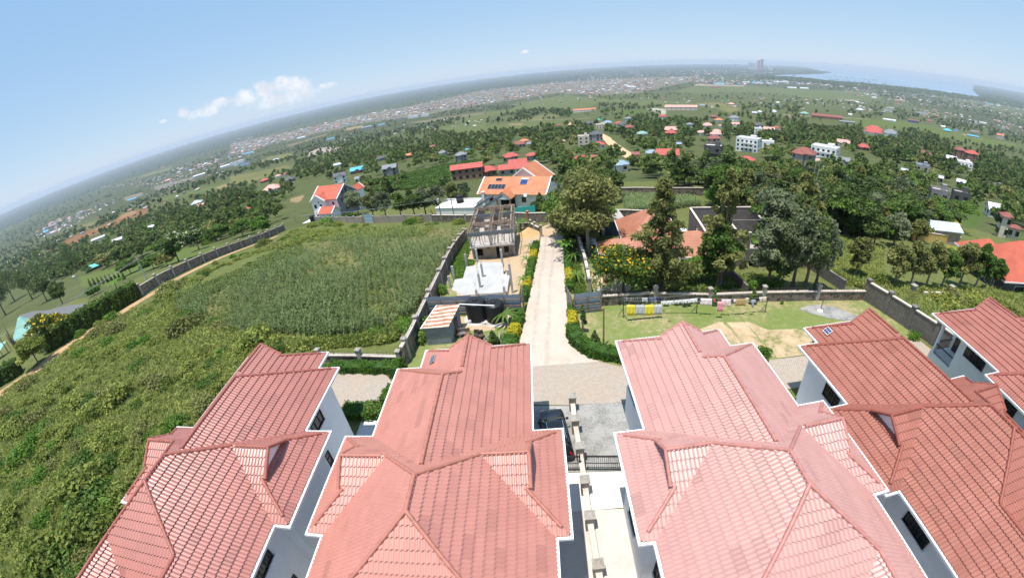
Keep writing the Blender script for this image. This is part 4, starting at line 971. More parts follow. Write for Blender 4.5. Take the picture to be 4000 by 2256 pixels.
wall('lane_wall', [(-66, 140), (-50, 124), (-38.8, 112)], 1.9, 'block wall along the lane left of the blue gate', body=M_PALEBLOCK, cope=False, pill=5.5, ph=.1, group=WG, pmat=M_PALEBLOCK)
wall('lane_wall', [(-34.6, 108.2), (-27, 104), (-17.5, 99.5)], 1.9, 'block wall along the lane right of the blue gate', body=M_PALEBLOCK, cope=False, pill=5.5, ph=.1, group=WG, pmat=M_PALEBLOCK)
wall('lane_wall', [(-17.4, 99.4), (-8.2, 95.2), (-1, 92.5)], 1.7, 'stone wall below the roof terrace with the black tank', pill=[0, 9.5], ph=.3, group=WG)
M_TERRA = plain('orange_brown_paint', (.42, .16, .09), .7, .08, 2)
g1 = ats('h', [(1090, 440), (1290, 455), (1560, 455)])
wall('lane_wall', [tuple(v[:2]) for v in g1], 2.0, 'stone wall with white coping and orange pillar before the solar panel house', pill=[0, (g1[1]-g1[0]).length], ph=.45, pw=.5, group=WG, pmat=M_TERRA)
g2 = ats('h', [(1880, 470), (1960, 480)]); g3 = ats('l', [(330, 505), (600, 505), (850, 520)])
wall('lane_wall', [tuple(v[:2]) for v in g2+g3], 2.4, 'tall rubble wall behind the tiled bungalow', pill=None, group=WG)
g4 = ats('l', [(510, 195), (690, 190), (1000, 195), (1250, 195), (1500, 195)])
wall('lane_wall', [tuple(v[:2]) for v in g4], 2.2, 'rubble wall across the far maize plot behind the tiled bungalow', pill=None, group=WG)
wall('dividing_wall', [(3.42, 23.1), (3.21, 20.65), (3.08, 18.17), (2.9, 15.51), (2.72, 12.97), (2.6, 9.95), (2.5, 5)], .75, 'low stone dividing wall with squat pillars between the two middle villas', pill=[.1, 2.4, 4.9, 7.6, 10.1, 13.1, 17], ph=.65, pw=.5, group=None, th=.22, body=M_PILLAR)
wall('garden_wall', [tuple(v[:2]) for v in ats('l', [(1330, 830), (1560, 1000), (1700, 1130), (1850, 1200), (2010, 1370)])], 1.3, 'broken grey wall running down between the bungalow and the roofless house', body=M_BLOCK, cope=False)
wall('garden_wall', [tuple(v[:2]) for v in ats('c', [(1120, 1030), (1000, 950), (900, 880), (780, 850)])], 1.5, 'grey block wall rising away through the dark trees behind the lawn', body=M_BLOCK, cope=False)
gg = ats('h', [(1100, 530), (1320, 530), (1440, 600)])
wall('gate_wall', [tuple(v[:2]) for v in gg], 1.0, 'curved low wall with posts behind the sand heap', pill=[0, 4.5, 7.5], ph=.6)

# ================================================================== hedges by the driveway
HG = 'clipped hedges along the driveway'
def yy(s, x, y): return at(s, x, y)[1]
def hedge_r(a, b_, leafs, label, w=.75, h=.85, off=.5): hedge('hedge', [(xr(y)+off, y) for y in np.linspace(a, b_, max(3, int((b_-a)/1.2)))], w, h, leafs, label, HG)
def hedge_l(a, b_, leafs, label, w=.8, h=.95, off=.55): hedge('hedge', [(xl(y)-off, y) for y in np.linspace(a, b_, max(3, int((b_-a)/1.2)))], w, h, leafs, label, HG)
hedge('hedge', [(8.8, 28.0), (7.6, 28.5), (6.6, 29.2), (5.75, 30.2), (5.3, 31.3), (5.25, 33.4)], 1.25, .95, 'hedge', 'thick green hedge curving from the driveway mouth to the pink roofed villa', HG)
hedge_r(33.45, 35.9, 'yellow', 'yellow hedge piece right of the driveway near the wooden pole', .8, .85)
hedge_r(35.95, 38.2, 'hedge', 'green hedge piece right of the driveway at the tin fence')
hedge_r(41.4, 43.6, 'hedge', 'green hedge piece right of the driveway just beyond the tin fence')
hedge_r(43.65, 47.0, 'yellow', 'yellow hedge piece right of the driveway opposite the white slab')
hedge_r(47.05, 57.0, 'hedge', 'longest green hedge right of the driveway')
hedge_r(57.05, 60.0, 'yellow', 'far yellow hedge piece right of the driveway')
hedge_r(60.05, 68, 'hedge', 'farthest green hedge right of the driveway near the gate')
hedge_l(30.4, 33.2, 'hedge', 'green hedge left of the driveway above the villa with the car', 1.3, 1.0, .95)
hedge_l(33.25, 35.2, 'yellow', 'yellow hedge piece left of the driveway near the rusty shed', .9, .95, .7)
hedge_l(35.25, 38.0, 'hedge', 'green hedge piece left of the driveway beside the black tanks', .9, 1.0)
hedge_l(40.9, 43.6, 'hedge', 'green hedge piece left of the driveway behind the wooden gate leaf')
hedge_l(43.65, 46.4, 'yellow', 'yellow hedge piece left of the driveway beside the white slab')
hedge_l(46.45, 54.2, 'hedge', 'longest green hedge left of the driveway')
hedge_l(54.25, 57.6, 'yellow', 'far yellow hedge piece left of the driveway')
hedge_l(57.65, 62.6, 'hedge', 'farthest green hedge left of the driveway near the sand heap')
hedge('hedge', [(-18.3, 31.6), (-12.0, 30.5)], 1.1, .85, 'hedge', 'straight clipped hedge at the end of the paved lane beside the leftmost villa')
hedge('hedge', [(-18.6, 31.6), (-19.3, 28.5)], 1.0, .85, 'hedge', 'short clipped hedge against the corner of the leftmost villa')
hedge('hedge', [(-15.2, 25.2), (-11.6, 24.9)], 1.6, .8, 'hedge', 'shaded hedge between the two left villas')
hedge('hedge', [(-11.4, 25.3), (-11.0, 27.2)], 1.0, 1.3, 'hedge', 'small upright hedge at the side of the warm red roofed villa')
hedge('hedge', [(-11.4, 29.3), (-11.2, 31.0)], .9, 1.2, 'hedge', 'leafy hedge stub at the end of the stone wall by the paved lane')
hedge('tall_hedge', [(-69.6, 60.2), (-72, 54.5), (-76.5, 45.0), (-77.5, 42.5)], 2.4, 3.4, 'mid', 'very tall dark hedge along the dirt track on the left', None, 26, .22, 'hedge', .22)
hedge('tall_hedge', [(-78.5, 37.2), (-82, 33.6), (-86, 29)], 2.6, 2.4, 'mid', 'thick dark hedge at the left picture edge below the small tent', None, 26, .22, 'hedge', .22)
# ================================================================== estate objects
def rot2(x, y, a): return x*math.cos(a)-y*math.sin(a), x*math.sin(a)+y*math.cos(a)
M_BLACK = plain('black_car_paint', (.010, .011, .013), .12, .05, .5, spec=.6)
M_RUBBER = plain('tyre_rubber', (.02, .02, .02), .8, .1, 5)
M_CHROME = plain('bright_metal', (.62, .63, .65), .25, .05, 2, metal=.9)
M_LAMPR = plain('red_lamp_glass', (.55, .015, .012), .15, .05, 1)
M_LAMPW = plain('clear_lamp_glass', (.7, .72, .75), .1, .03, 1)
M_CARGL = plain('tinted_car_glass', (.045, .065, .065), .06, .1, .6, spec=.8)
M_WHITE = plain('white_paint', (.80, .80, .79), .6, .03, 1)
M_WOOD = plain('weathered_timber', (.27, .19, .125), .85, .25, 2.5)
M_GREYWOOD = plain('grey_timber', (.27, .235, .21), .9, .2, 2.5)
M_STEEL = plain('dark_painted_steel', (.035, .037, .04), .5, .15, 3)
def car():
 root = empty('parked_car', (1.72, 20.35, .03), R(1.5), 'black estate car parked on the gravel beside the warm red roofed villa', 'car')
 W = .90
 # stations along y: (y, half width, sill z, belt z, roof z, roof half width)
 def section(y, hw, zs, zb, zr, rw):
  return [(-hw*.96, y, zs), (-hw, y, zs+.22), (-hw*.99, y, zb-.08), (-hw*.93, y, zb), (-rw, y, zr-.05 if zr > zb+.1 else zb+.012), (-rw*.72, y, zr if zr > zb+.1 else zb+.03), (0, y, zr+.02 if zr > zb+.1 else zb+.045),
    (rw*.72, y, zr if zr > zb+.1 else zb+.03), (rw, y, zr-.05 if zr > zb+.1 else zb+.012), (hw*.93, y, zb), (hw*.99, y, zb-.08), (hw, y, zs+.22), (hw*.96, y, zs)]
 S = [(-2.33, .70, .42, .74, .74, .6), (-2.27, .83, .30, .92, .92, .66), (-2.2, .87, .26, 1.0, 1.0, .68), (-2.05, .89, .24, 1.02, 1.30, .60), (-1.75, .90, .22, 1.0, 1.50, .62), (-1.0, .905, .2, .98, 1.56, .64), (0, .91, .2, .97, 1.56, .65), (.45, .905, .2, .97, 1.49, .64),
         (.85, .90, .2, .97, 1.2, .68), (1.1, .90, .2, .97, .97, .74), (1.7, .88, .22, .91, .91, .70), (2.05, .84, .24, .82, .82, .62), (2.25, .74, .28, .70, .70, .52), (2.32, .58, .36, .58, .58, .42)]
 b = MB(); b.grid([section(*s) for s in S], 0, True); b.face(section(*S[0])[::-1]); b.face(section(*S[-1]))
 link('body', b.mesh('body', M_BLACK, True), root)
 def glass(pts, name): 
  b = MB(); n = Vector((pts[1][0]-pts[0][0], pts[1][1]-pts[0][1], pts[1][2]-pts[0][2])).cross(Vector((pts[3][0]-pts[0][0], pts[3][1]-pts[0][1], pts[3][2]-pts[0][2]))).normalized()
  lo = [Vector(p)-n*.004 for p in pts]; hi = [Vector(p)+n*.02 for p in pts]; b.face(hi); b.face(lo[::-1])
  for i in range(4): b.face([lo[i-1], lo[i], hi[i], hi[i-1]])
  return link(name, b.mesh(name, M_CARGL, True), root)
 glass([(-.70, 1.09, 1.0), (.70, 1.09, 1.0), (.58, .5, 1.49), (-.58, .5, 1.49)], 'windscreen')
 glass([(.60, -2.17, 1.06), (-.60, -2.17, 1.06), (-.54, -1.83, 1.46), (.54, -1.83, 1.46)], 'rear_window')
 for s in (-1, 1):
  for y0, y1 in ((-1.75, -1.05), (-.98, -.15), (-.08, .62)):
   P = [(s*.845, y0, 1.02), (s*.845, y1, 1.02), (s*.665, min(y1, .42), 1.44), (s*.665, y0+.05, 1.46)]; glass(P if s > 0 else P[::-1], 'side_window')
  b = MB(); b.lathe((0, 0, 0), [(.28, -.1), (.33, -.08), (.335, .08), (.28, .1)], 20)
  for y in (-1.42, 1.42):
   w = b.obj('wheel', M_RUBBER, root, (s*.83, y, .335)); w.rotation_euler = (0, R(90), 0)
   r = MB(); r.lathe((0, 0, s*.09), [(.02, 0), (.2, .0), (.22, .02), (.05, .03)] if s > 0 else [(.22, -.03), (.2, -.01), (.05, -.0)], 16); r.obj('rim', M_CHROME, w)
  b = MB(); b.box((s*1.0, .78, 1.0), (.2, .1, .15)); b.obj('mirror', M_BLACK, root)
  b = MB(); b.bar((s*.66, -2.2, .98), (s*.82, -2.22, .72), .2, .08); b.obj('tail_lamp', M_LAMPR, root)
  b = MB(); b.bar((s*.45, 2.24, .66), (s*.76, 2.12, .70), .14, .1); b.obj('headlight', M_LAMPW, root)
  b = MB(); b.bar((s*.55, -1.5, 1.60), (s*.56, .2, 1.60), .04, .04); b.obj('roof_rail', M_CHROME, root)
 b = MB(); b.box((0, -2.345, .66), (.52, .02, .12)); b.obj('number_plate', plain('yellow_plate', (.75, .6, .1), .5, .05, 2), root)
 b = MB(); b.box((0, 2.2, .45), (.9, .2, .12)); b.obj('grille', M_STEEL, root)
car()

def bar_gate(p, q, h, label, cat='gate'):
 p, q = Vector(p), Vector(q); root = empty('metal_gate', p, 0, label, cat, 'low metal gates across the parking'); d = q-p; L = d.length
 b = MB()
 for z in (.08, h*.5, h*.93, h): b.bar((0, 0, z), d+Vector((0, 0, z)), .045)
 for i in range(int(L/.12)+1): e = d*(i/int(L/.12)); b.bar(e+Vector((0, 0, .05)), e+Vector((0, 0, h)), .022)
 b.obj('gate_leaf', M_STEEL, root)
 for e in (Vector((0, 0, 0)), d):
  b = MB(); b.box((e.x, e.y, -.1), (.09, .09, h+.25)); b.obj('gate_post', M_STEEL, root)
bar_gate((1.05, 17.6, .03), (2.9, 17.3, .03), 1.5, 'low black barred gate between the black car and the stone divider')
bar_gate((3.25, 17.25, .03), (5.9, 16.7, .03), 1.5, 'low black barred gate leading to the white apron by the pink roofed villa')

# tin shed
def corrug(b, P00, P10, P01, P11, n, amp, mi=0):
 P00, P10, P01, P11 = map(Vector, (P00, P10, P01, P11)); nr = (P10-P00).cross(P01-P00).normalized()
 rows = []
 for i in range(n*4+1):
  k = i/(n*4); o = nr*(amp*math.sin(i*math.pi/2)); rows.append([P00.lerp(P10, k)+o, P01.lerp(P11, k)+o])
 b.grid(rows, mi, False)
def rust_mat():
 m, nt, b = _new('rusty_roof_sheet'); v = coords(nt, 'Object'); n = noise(nt, v, 1.6, 7, .7); w = N(nt, 'ShaderNodeTexWave', Scale=.55, Distortion=2.0, Detail=3.0); w.bands_direction = 'Y'; nt.links.new(v, w.inputs['Vector'])
 ad = N(nt, 'ShaderNodeMath', _operation='MULTIPLY_ADD'); nt.links.new(w.outputs[1], ad.inputs[0]); ad.inputs[1].default_value = .38; nt.links.new(n, ad.inputs[2])
 c = ramp(nt, ad.outputs[0], [(.55, (.62, .54, .46)), (.68, (.50, .33, .22)), (.85, (.36, .15, .075))]); nt.links.new(c, b.inputs['Base Color']); b.inputs['Roughness'].default_value = .6; return m
M_TIN = plain('grey_iron_sheet', (.21, .245, .28), .5, .12, 1.2, metal=.15, dirt=(.30, .33, .36)); M_TINL = plain('pale_iron_sheet', (.48, .53, .58), .45, .08, 1, metal=.1); M_TINB = plain('blue_grey_iron', (.30, .36, .43), .5, .08, 1.2, metal=.1)
def shed():
 c0 = at_z('g', 145, 750, 2.15); c1 = at_z('g', 490, 725, 2.1); c2 = at_z('g', 635, 440, 2.5); c3 = at_z('g', 350, 455, 2.55)
 o = Vector((c0.x, c0.y, 0)); root = empty('tin_shed', o, 0, 'small grey tin shed with a rusty sheet roof', 'shed')
 b = MB(); corrug(b, c0-o, c1-o, c3-o, c2-o, 14, .02); b.obj('roof', rust_mat(), root)
 ins = .18; w = [c0.lerp(c2, .06), c1.lerp(c3, .06), c2.lerp(c0, .06), c3.lerp(c1, .06)]
 b = MB()
 for i in range(4):
  p, q = w[i-1]-o, w[i]-o; gz = -.15; corrug(b, (p.x, p.y, gz), (q.x, q.y, gz), (p.x, p.y, p.z-.06), (q.x, q.y, q.z-.06), 16, .015)
 b.obj('wall', M_TIN, root)
 e = (w[2]-w[1]); e.z = 0; dd = e.normalized(); nn = Vector((dd.y, -dd.x, 0)); m = w[1].lerp(w[2], .45)-o
 b = MB(); b.bar((m.x+nn.x*.05, m.y+nn.y*.05, .9), (m.x+dd.x*.75+nn.x*.05, m.y+dd.y*.75+nn.y*.05, .9), .04, 1.8); b.obj('door', M_STEEL, root)
 p, q = c2-o, at_z('g', 1065, 460, 2.35)-o; b = MB(); b.tube([p+Vector((-.1, 0, 0)), q], .055, 8); b.obj('downpipe', M_WHITE, root)
 b = MB(); b.bar((c3-o)+Vector((-.08, 0, -.03)), (c0-o)+Vector((-.08, 0, -.03)), .1, .1); b.obj('gutter', M_WHITE, root)
shed()
M_POLY = plain('black_tank_plastic', (.018, .019, .02), .4, .15, 2)
def tank(base, r, h, label, group='black plastic water tanks', seg=28):
 root = empty('water_tank', base, random.uniform(0, 6), label, 'water tank', group)
 prof = [(r*.97, 0)]; n = 11
 for i in range(n): z0 = .05*h+i*.78*h/n; dz = .78*h/n; prof += [(r*.965, z0), (r, z0+dz*.25), (r, z0+dz*.7), (r*.965, z0+dz*.95)]
 prof += [(r*.99, .84*h), (r*.80, .91*h), (r*.45, .955*h), (r*.26, .96*h)]
 b = MB(); b.lathe((0, 0, 0), prof, seg); b.obj('body', M_POLY, root)
 b = MB(); b.lathe((0, 0, .955*h), [(r*.27, 0), (r*.27, .05*h), (r*.24, .06*h), (r*.05, .065*h)], 18); b.obj('lid', M_POLY, root)
 for k in range(6):
  a = k*math.pi/3; b = MB(); b.bar((r*.3*math.cos(a), r*.3*math.sin(a), .95*h), (r*.86*math.cos(a), r*.86*math.sin(a), .90*h), .05, .05); b.obj('rib', M_POLY, root)
 return root
t1 = at('g', 860, 690); t1 = Vector((t1.x, t1.y+1.0, t1.z)); tank(t1+Vector((0, 0, .12)), 1.08, 2.3, 'black ribbed water tank nearer the tin shed')
t2 = at('g', 1092, 705); t2 = Vector((t2.x, t2.y+1.0, t2.z)); tank(t2+Vector((0, 0, .12)), 1.02, 2.15, 'black ribbed water tank nearer the driveway hedge')
for t, lab in ((t1, 'round concrete plinth under the tank by the shed'), (t2, 'round concrete plinth under the tank by the hedge')):
 b = MB(); b.lathe((0, 0, -.3), [(1.5, 0), (1.5, .38), (1.42, .42)], 28); tag(b.obj('plinth', M_PCONC, None, t), lab, 'plinth', 'tank plinths')
b = MB(); b.lathe((0, 0, 0), [(.14, 0), (.16, .38), (.165, .4)], 14); tag(b.obj('bucket', M_WHITE, None, at('g', 765, 690)), 'white plastic bucket standing at the foot of the tank', 'bucket')
def old_chair(p, rz, lab, col):
 root = empty('old_chair', p, rz, lab, 'chair', 'discarded chairs on the grass')
 m = plain('worn_cloth_'+col[0], col[1], .9, .2, 3)
 b = MB(); b.box((0, 0, .35), (.55, .5, .12)); b.obj('seat', m, root)
 b = MB(); b.bar((0, -.26, .1), (0, -.34, .85), .55, .1, up=(1, 0, 0)) if False else b.box((0, -.27, .1), (.55, .1, .75)); b.obj('backrest', m, root)
 for x in (-.24, .24):
  for y in (-.2, .2): b = MB(); b.box((x, y, 0), (.05, .05, .35)); b.obj('leg', M_CHROME, root)
for (x, y), rz, lab, col in (((610, 860), 3.0, 'brown discarded chair closest to the tin shed', ('brown', (.13, .08, .05))), ((672, 850), 3.3, 'grey discarded chair between two brown ones', ('grey', (.18, .18, .2))), ((733, 850), 3.1, 'tan discarded chair in the middle of the row', ('tan', (.20, .12, .07))),
                             ((848, 870), 2.9, 'dark discarded chair with pale legs left of the last one', ('dark', (.07, .055, .05))), ((912, 878), 3.5, 'dark discarded chair nearest the small bushy conifer', ('umber', (.10, .07, .05)))):
 old_chair(at('g', x, y), rz, lab, col)
b = MB(); rr_ = random.Random(3)
for i in range(16): a = rr_.uniform(0, 3.1); x, y = rr_.uniform(-1.3, 1.3), rr_.uniform(-.8, .8); b.bar((x, y, .05+.03*(i % 5)), (x+1.4*math.cos(a), y+1.4*math.sin(a), .12+.05*(i % 4)), .07, .05)
tag(b.obj('timber_pile', M_GREYWOOD, None, at('g', 1060, 960)), 'pile of old grey timber lying against the driveway hedge', 'timber pile')

# iron sheet fences across the plot
def tin_fence(name, A, B, top, label, nposts, zs=(.35, 1.0, 1.75), side=-1):
 A, B = Vector(A), Vector(B); root = empty(name, A, 0, label, 'fence', 'grey iron sheet fences'); d = B-A; L = Vector((d.x, d.y, 0)).length; n = Vector((d.y, -d.x, 0)).normalized()*.09
 ns = max(2, round(L/.9))
 for i in range(ns):
  p, q = d*(i/ns), d*((i+1)/ns); h = top+.05*math.sin(i*1.7); b = MB()
  corrug(b, (p.x, p.y, p.z+.05), (q.x, q.y, q.z+.05), (p.x, p.y, p.z+h), (q.x, q.y, q.z+h), 10, .018); b.obj('sheet', M_TINB, root)
 for i in range(nposts):
  e = d*(i/(nposts-1))+n; b = MB(); b.tube([(e.x, e.y, e.z-.3), (e.x+.03, e.y, e.z+top-.25)], .055, 6); b.obj('post', M_WOOD, root)
 for z in zs: b = MB(); b.bar(n*1.1+Vector((0, 0, z)), d+n*1.1+Vector((0, 0, z+.04)), .06, .09); b.obj('rail', M_WOOD, root)
 return root
fa, fb = at('g', 240, 560), at('g', 1420, 590); tin_fence('tin_fence', (fa.x, 39.75, fa.z), (fb.x, 38.35, fb.z), 2.35, 'long grey iron sheet fence behind the two black tanks', 7)
fc, fd = at('g', 2075, 565), at('g', 2370, 535); tin_fence('tin_fence', fc, (8.75, fd.y, fd.z), 2.35, 'short grey iron sheet fence right of the driveway', 3)
def timber_gate(p, rz, label):
 root = empty('timber_gate', p, rz, label, 'gate', 'open timber gate leaves'); 
 for i in range(9): b = MB(); b.box((0, i*.19, .1), (.05, .165, 2.0+.25*((i*7) % 3)/2)); b.obj('plank', M_GREYWOOD, root)
 for z in (.5, 1.6): b = MB(); b.box((.06, .76, z), (.06, 1.7, .12)); b.obj('rail', M_GREYWOOD, root)
 b = MB(); b.bar((.06, .05, .5), (.06, 1.5, 1.65), .06, .1); b.obj('brace', M_GREYWOOD, root)
timber_gate(Vector((fb.x+.15, 38.4, fb.z)), R(-8), 'grey timber gate leaf standing open at the end of the long tin fence')
timber_gate(Vector((fc.x-.25, fc.y, fc.z)), R(6), 'grey timber gate leaf standing open at the end of the short tin fence')

# unfinished buildings
M_FORM = plain('formwork_timber', (.37, .27, .20), .85, .3, 2.2); M_RAWC = patchy('raw_concrete', [(.35, (.26, .235, .21)), (.6, (.42, .39, .35)), (.78, (.33, .30, .27))], .7, 3, .2)
M_REBAR = plain('rusty_rebar', (.26, .11, .06), .8, .2, 3); M_GRSTEEL = plain('grey_formwork_steel', (.16, .18, .19), .6, .1, 2)
M_PORCHSHADE = plain('painted_porch_shade', (.012, .012, .012), .95, .1, 1)  # near-black colour standing in for the shade inside the porch
def construction():
 F = at('h', 560, 945); Fr = at('h', 1085, 905); o = Vector((F.x, F.y, min(F.z, Fr.z)-.1)); W = Fr.x-F.x; D = 11.0; ZB = 4.55
 root = empty('unfinished_building', o, math.atan2(Fr.y-F.y, W), 'unfinished two storey concrete house with timber formwork beside the driveway', 'building')
 b = MB()
 def wl(x0, y0, x1, y1, z0, h, th=.2, ops=()):
  d = Vector((x1-x0, y1-y0, 0)); L = d.length; d.normalize(); s = 0
  cuts = sorted(ops)
  for a, c, lo, hi in cuts+[(L, L, 0, 0)]:
   if a > s: p, q = Vector((x0, y0, z0))+d*s, Vector((x0, y0, z0))+d*a; b.bar((p.x, p.y, z0+h/2), (q.x, q.y, z0+h/2), th, h)
   if c > a:
    p, q = Vector((x0, y0, 0))+d*a, Vector((x0, y0, 0))+d*c
    if lo > 0: b.bar((p.x, p.y, z0+lo/2), (q.x, q.y, z0+lo/2), th, lo)
    if hi < h: b.bar((p.x, p.y, z0+(hi+h)/2), (q.x, q.y, z0+(hi+h)/2), th, h-hi)
   s = c
 wl(0, 0, W, 0, -.5, 2.9, .22, [(.35, 1.3, 1.0, 2.2), (2.0, 2.5, 2.2, 2.5), (3.35, 3.85, .3, 2.5), (4.55, 5.3, 1.2, 2.2)])
 wl(0, .13, 0, D, -.5, 2.9, .22, [(3, 4.4, 1.2, 3.1), (7, 8.2, 1.2, 2.4)]); wl(W, .13, W, D, -.5, 2.9, .22, [(2, 3.4, 1.2, 3.1), (6, 7.5, 1.2, 2.4)]); wl(.12, D, W-.12, D, -.5, 2.9)
 wl(0, 3.1, W-.15, 3.1, 2.65, 1.3, .2, [(.8, 1.6, .0, 1.3), (3.4, 4.2, .0, 1.3)]); wl(.1, 7, W-.15, 7, 2.65, 1.9, .2, [(1.2, 2.2, .0, 2.1), (4, 5, 1.0, 2.1)]); wl(0, 3.3, 0, D, 2.65, 2.0, .2, [(1.5, 2.8, 1, 2.1)]); wl(W, 3.3, W, D, 2.65, 2.0, .2, [(3, 4.2, 1, 2.1)]); wl(2.9, 3.3, 2.9, 6.8, 2.65, 1.7, .2); wl(.1, D, W-.1, D, 2.65, 2.0, .2, [(1, 2, .9, 2), (3.8, 4.8, .9, 2)])
 link('wall', b.mesh('wall', M_PALEBLOCK, True), root)
 b = MB(); b.box((W/2, D/2-.55, 2.3), (W+.9, D+1.5, .22)); b.box((W/2, D/2, -.62), (W+.6, D+.6, .2)); b.obj('floor_slab', M_RAWC, root)
 for x in (-.2, W*.48, W+.2):
  for y in (-1.0, 3.1, 7, D):
   b = MB(); b.box((x, y, 2.52), (.28, .28, 1.9)); b.obj('column', M_RAWC, root)
 for x in (-.2, W+.2):
  for y in (-.2, D): b = MB(); b.box((x, y, -.6), (.3, .3, 3.0)); b.obj('column', M_RAWC, root)
 # ring beam shuttering
 for (p, q) in [((-.45, -1.2), (W+.45, -1.2)), ((-.45, 3.1), (W+.45, 3.1)), ((-.45, 7), (W+.45, 7)), ((-.45, D), (W+.45, D)), ((-.3, -1.2), (-.3, D)), ((W*.48, -1.2), (W*.48, D)), ((W+.3, -1.2), (W+.3, D)), ((W*.72, 3), (W*.72, D))]:
  d = Vector((q[0]-p[0], q[1]-p[1], 0)).normalized(); n = Vector((-d.y, d.x, 0)); m = M_GRSTEEL if (p[1] == q[1] and p[1] in (-1.2, 7)) else M_FORM
  L = (Vector(q)-Vector(p)).length
  for s in (-1, 1):
   b = MB(); b.bar(Vector((*p, ZB))+n*s*.2, Vector((*q, ZB))+n*s*.2, .04, .42)
   if s < 0:
    for i in range(int(L/.8)): c = Vector((*p, ZB+.24))+d*(.4+i*.8); b.bar(c-n*.32, c+n*.32, .06, .06)
   b.obj('formwork_board', m, root)
 for i in range(26):
  x = random.uniform(.1, W-.1); y = random.choice([-.8, -.6, .2, 1.2, 2.4, 4.2, 5.4, 8.2, 9.8]); dx, dy = random.uniform(-.25, .25), random.uniform(-.2, .2)
  b = MB(); b.tube([(x, y, 2.62), (x+dx, y+dy, 4.4)], .045, 5); b.obj('prop', M_WOOD, root)
 for i in range(10):
  x = W*(i+.5)/10; b = MB(); b.bar((x, 3.1, 4.7), (x+random.uniform(-.1, .1), 3.1, 5.5), .02); b.obj('rebar', M_REBAR, root)
  b = MB(); b.bar((x, 7, 4.7), (x+random.uniform(-.1, .1), 7, 5.4), .02); b.obj('rebar', M_REBAR, root)
 for k, (x, y) in enumerate([(W*.5, 9), (W*.25, 9.5)]):
  b = MB(); b.bar((x-1.7, y, 5.4), (x+1.7, y+.2, 7.1), .08, .35); b.obj('formwork_board', M_GRSTEEL, root)
 return root
construction()
def slab_site():
 P = [at_z('h', *p, 0) for p in []]
 def g(x, y, dz): v = at('h', x, y, dz); return v
 z0 = -.55
 poly = [(230, 1370), (270, 1245), (385, 1225), (430, 1065), (580, 1045), (590, 1000), (930, 1005), (945, 1165), (1035, 1180), (1010, 1300), (995, 1453), (230, 1453)]
 Q = [at_z('h', x, y, z0) for x, y in poly]; Q[-2] = at_z('g', 1230, 290, z0); Q[-1] = at_z('g', 555, 335, z0)
 o = Vector((Q[0].x, Q[0].y, z0)); root = empty('foundation_slab', o, 0, 'white foundation slab with bare concrete columns in front of the unfinished house', 'foundation')
 b = MB(); top = [(p.x-o.x, p.y-o.y, 0) for p in Q]; bot = [(x, y, float(terr(x+o.x, y+o.y))-z0-.5) for x, y, _ in top]
 b.face(top)
 for i in range(len(top)): b.face([bot[i-1], bot[i], top[i], top[i-1]])
 link('slab', b.mesh('slab', plain('dusty_white_cement', (.44, .435, .42), .95, .10, .5, dirt=(.36, .35, .335)), True), root)
 cols = [((405, 890), (440, 1062)), ((230, 1060), (268, 1265)), ((178, 1195), (222, 1392)), ((595, 1160), (625, 1350)), ((638, 1022), (662, 1205)), ((558, 825), (588, 998)), ((905, 830), (932, 1012)), ((1035, 975), (1068, 1385)), ((945, 1345), (960, 1425)), ((560, 1385), (575, 1453)), ((185, 1415), (195, 1470)), ((1005, 1110), (1010, 1180))]
 for k, (t, bs) in enumerate(cols):
  p = at_z('h', *bs, z0 if k not in (0, 1, 2, 10) else float(terr(-7, 49))); h = tall(p, 'h', *t); h = min(h, 3.4)
  b = MB(); b.box((0, 0, -.6), (.27, .27, h+.6)); c = b.obj('column', plain('grey_cast_column', (.40, .385, .37), .9, .1, 2), root, p-o)
  if k in (0, 3, 4, 8, 9, 7):
   b = MB()
   for sx in (-.07, .07):
    for sy in (-.07, .07): b.bar((sx, sy, h), (sx*1.3, sy*1.2, h+1.1), .018)
   b.obj('rebar', M_REBAR, c)
slab_site()
def heap(name, p, rx, ry, h, m, label, cat, seed=1):
 b = MB(); n, k = 30, 12; r_ = random.Random(seed); ph = [r_.uniform(0, 6) for _ in range(4)]; rows = []
 for i in range(k+1):
  f = i/k; row = []
  for j in range(n):
   a = 2*math.pi*j/n; w = 1+.12*math.sin(2*a+ph[0])+.08*math.sin(3*a+ph[1])+.04*math.sin(7*a+ph[2])*f
   row.append((rx*f*w*math.cos(a), ry*f*w*math.sin(a), h*(1-f)**1.15*(1+.06*math.sin(5*a+ph[3])*f)-.15*f))
  rows.append(row)
 b.grid(rows[::-1], 0, True, True); return tag(link(name, b.mesh(name, m, True), None, p), label, cat)
sp_ = at('h', 1300, 640); heap('sand_heap', sp_, 2.6, 2.0, 1.7, patchy('orange_sand', [(.35, (.46, .29, .13)), (.6, (.60, .41, .21)), (.78, (.52, .35, .17))], 1.2, 9, .5), 'orange sand heap by the estate gate', 'sand heap', 4)
b = MB(); b.lathe((0, 0, -.2), [(.26, 0), (.26, 1.25), (.2, 1.26), (.2, .9)], 18); tag(b.obj('concrete_ring', M_RAWC, None, at('h', 1343, 795)), 'grey concrete pipe standing on end beside the driveway hedge', 'pipe')
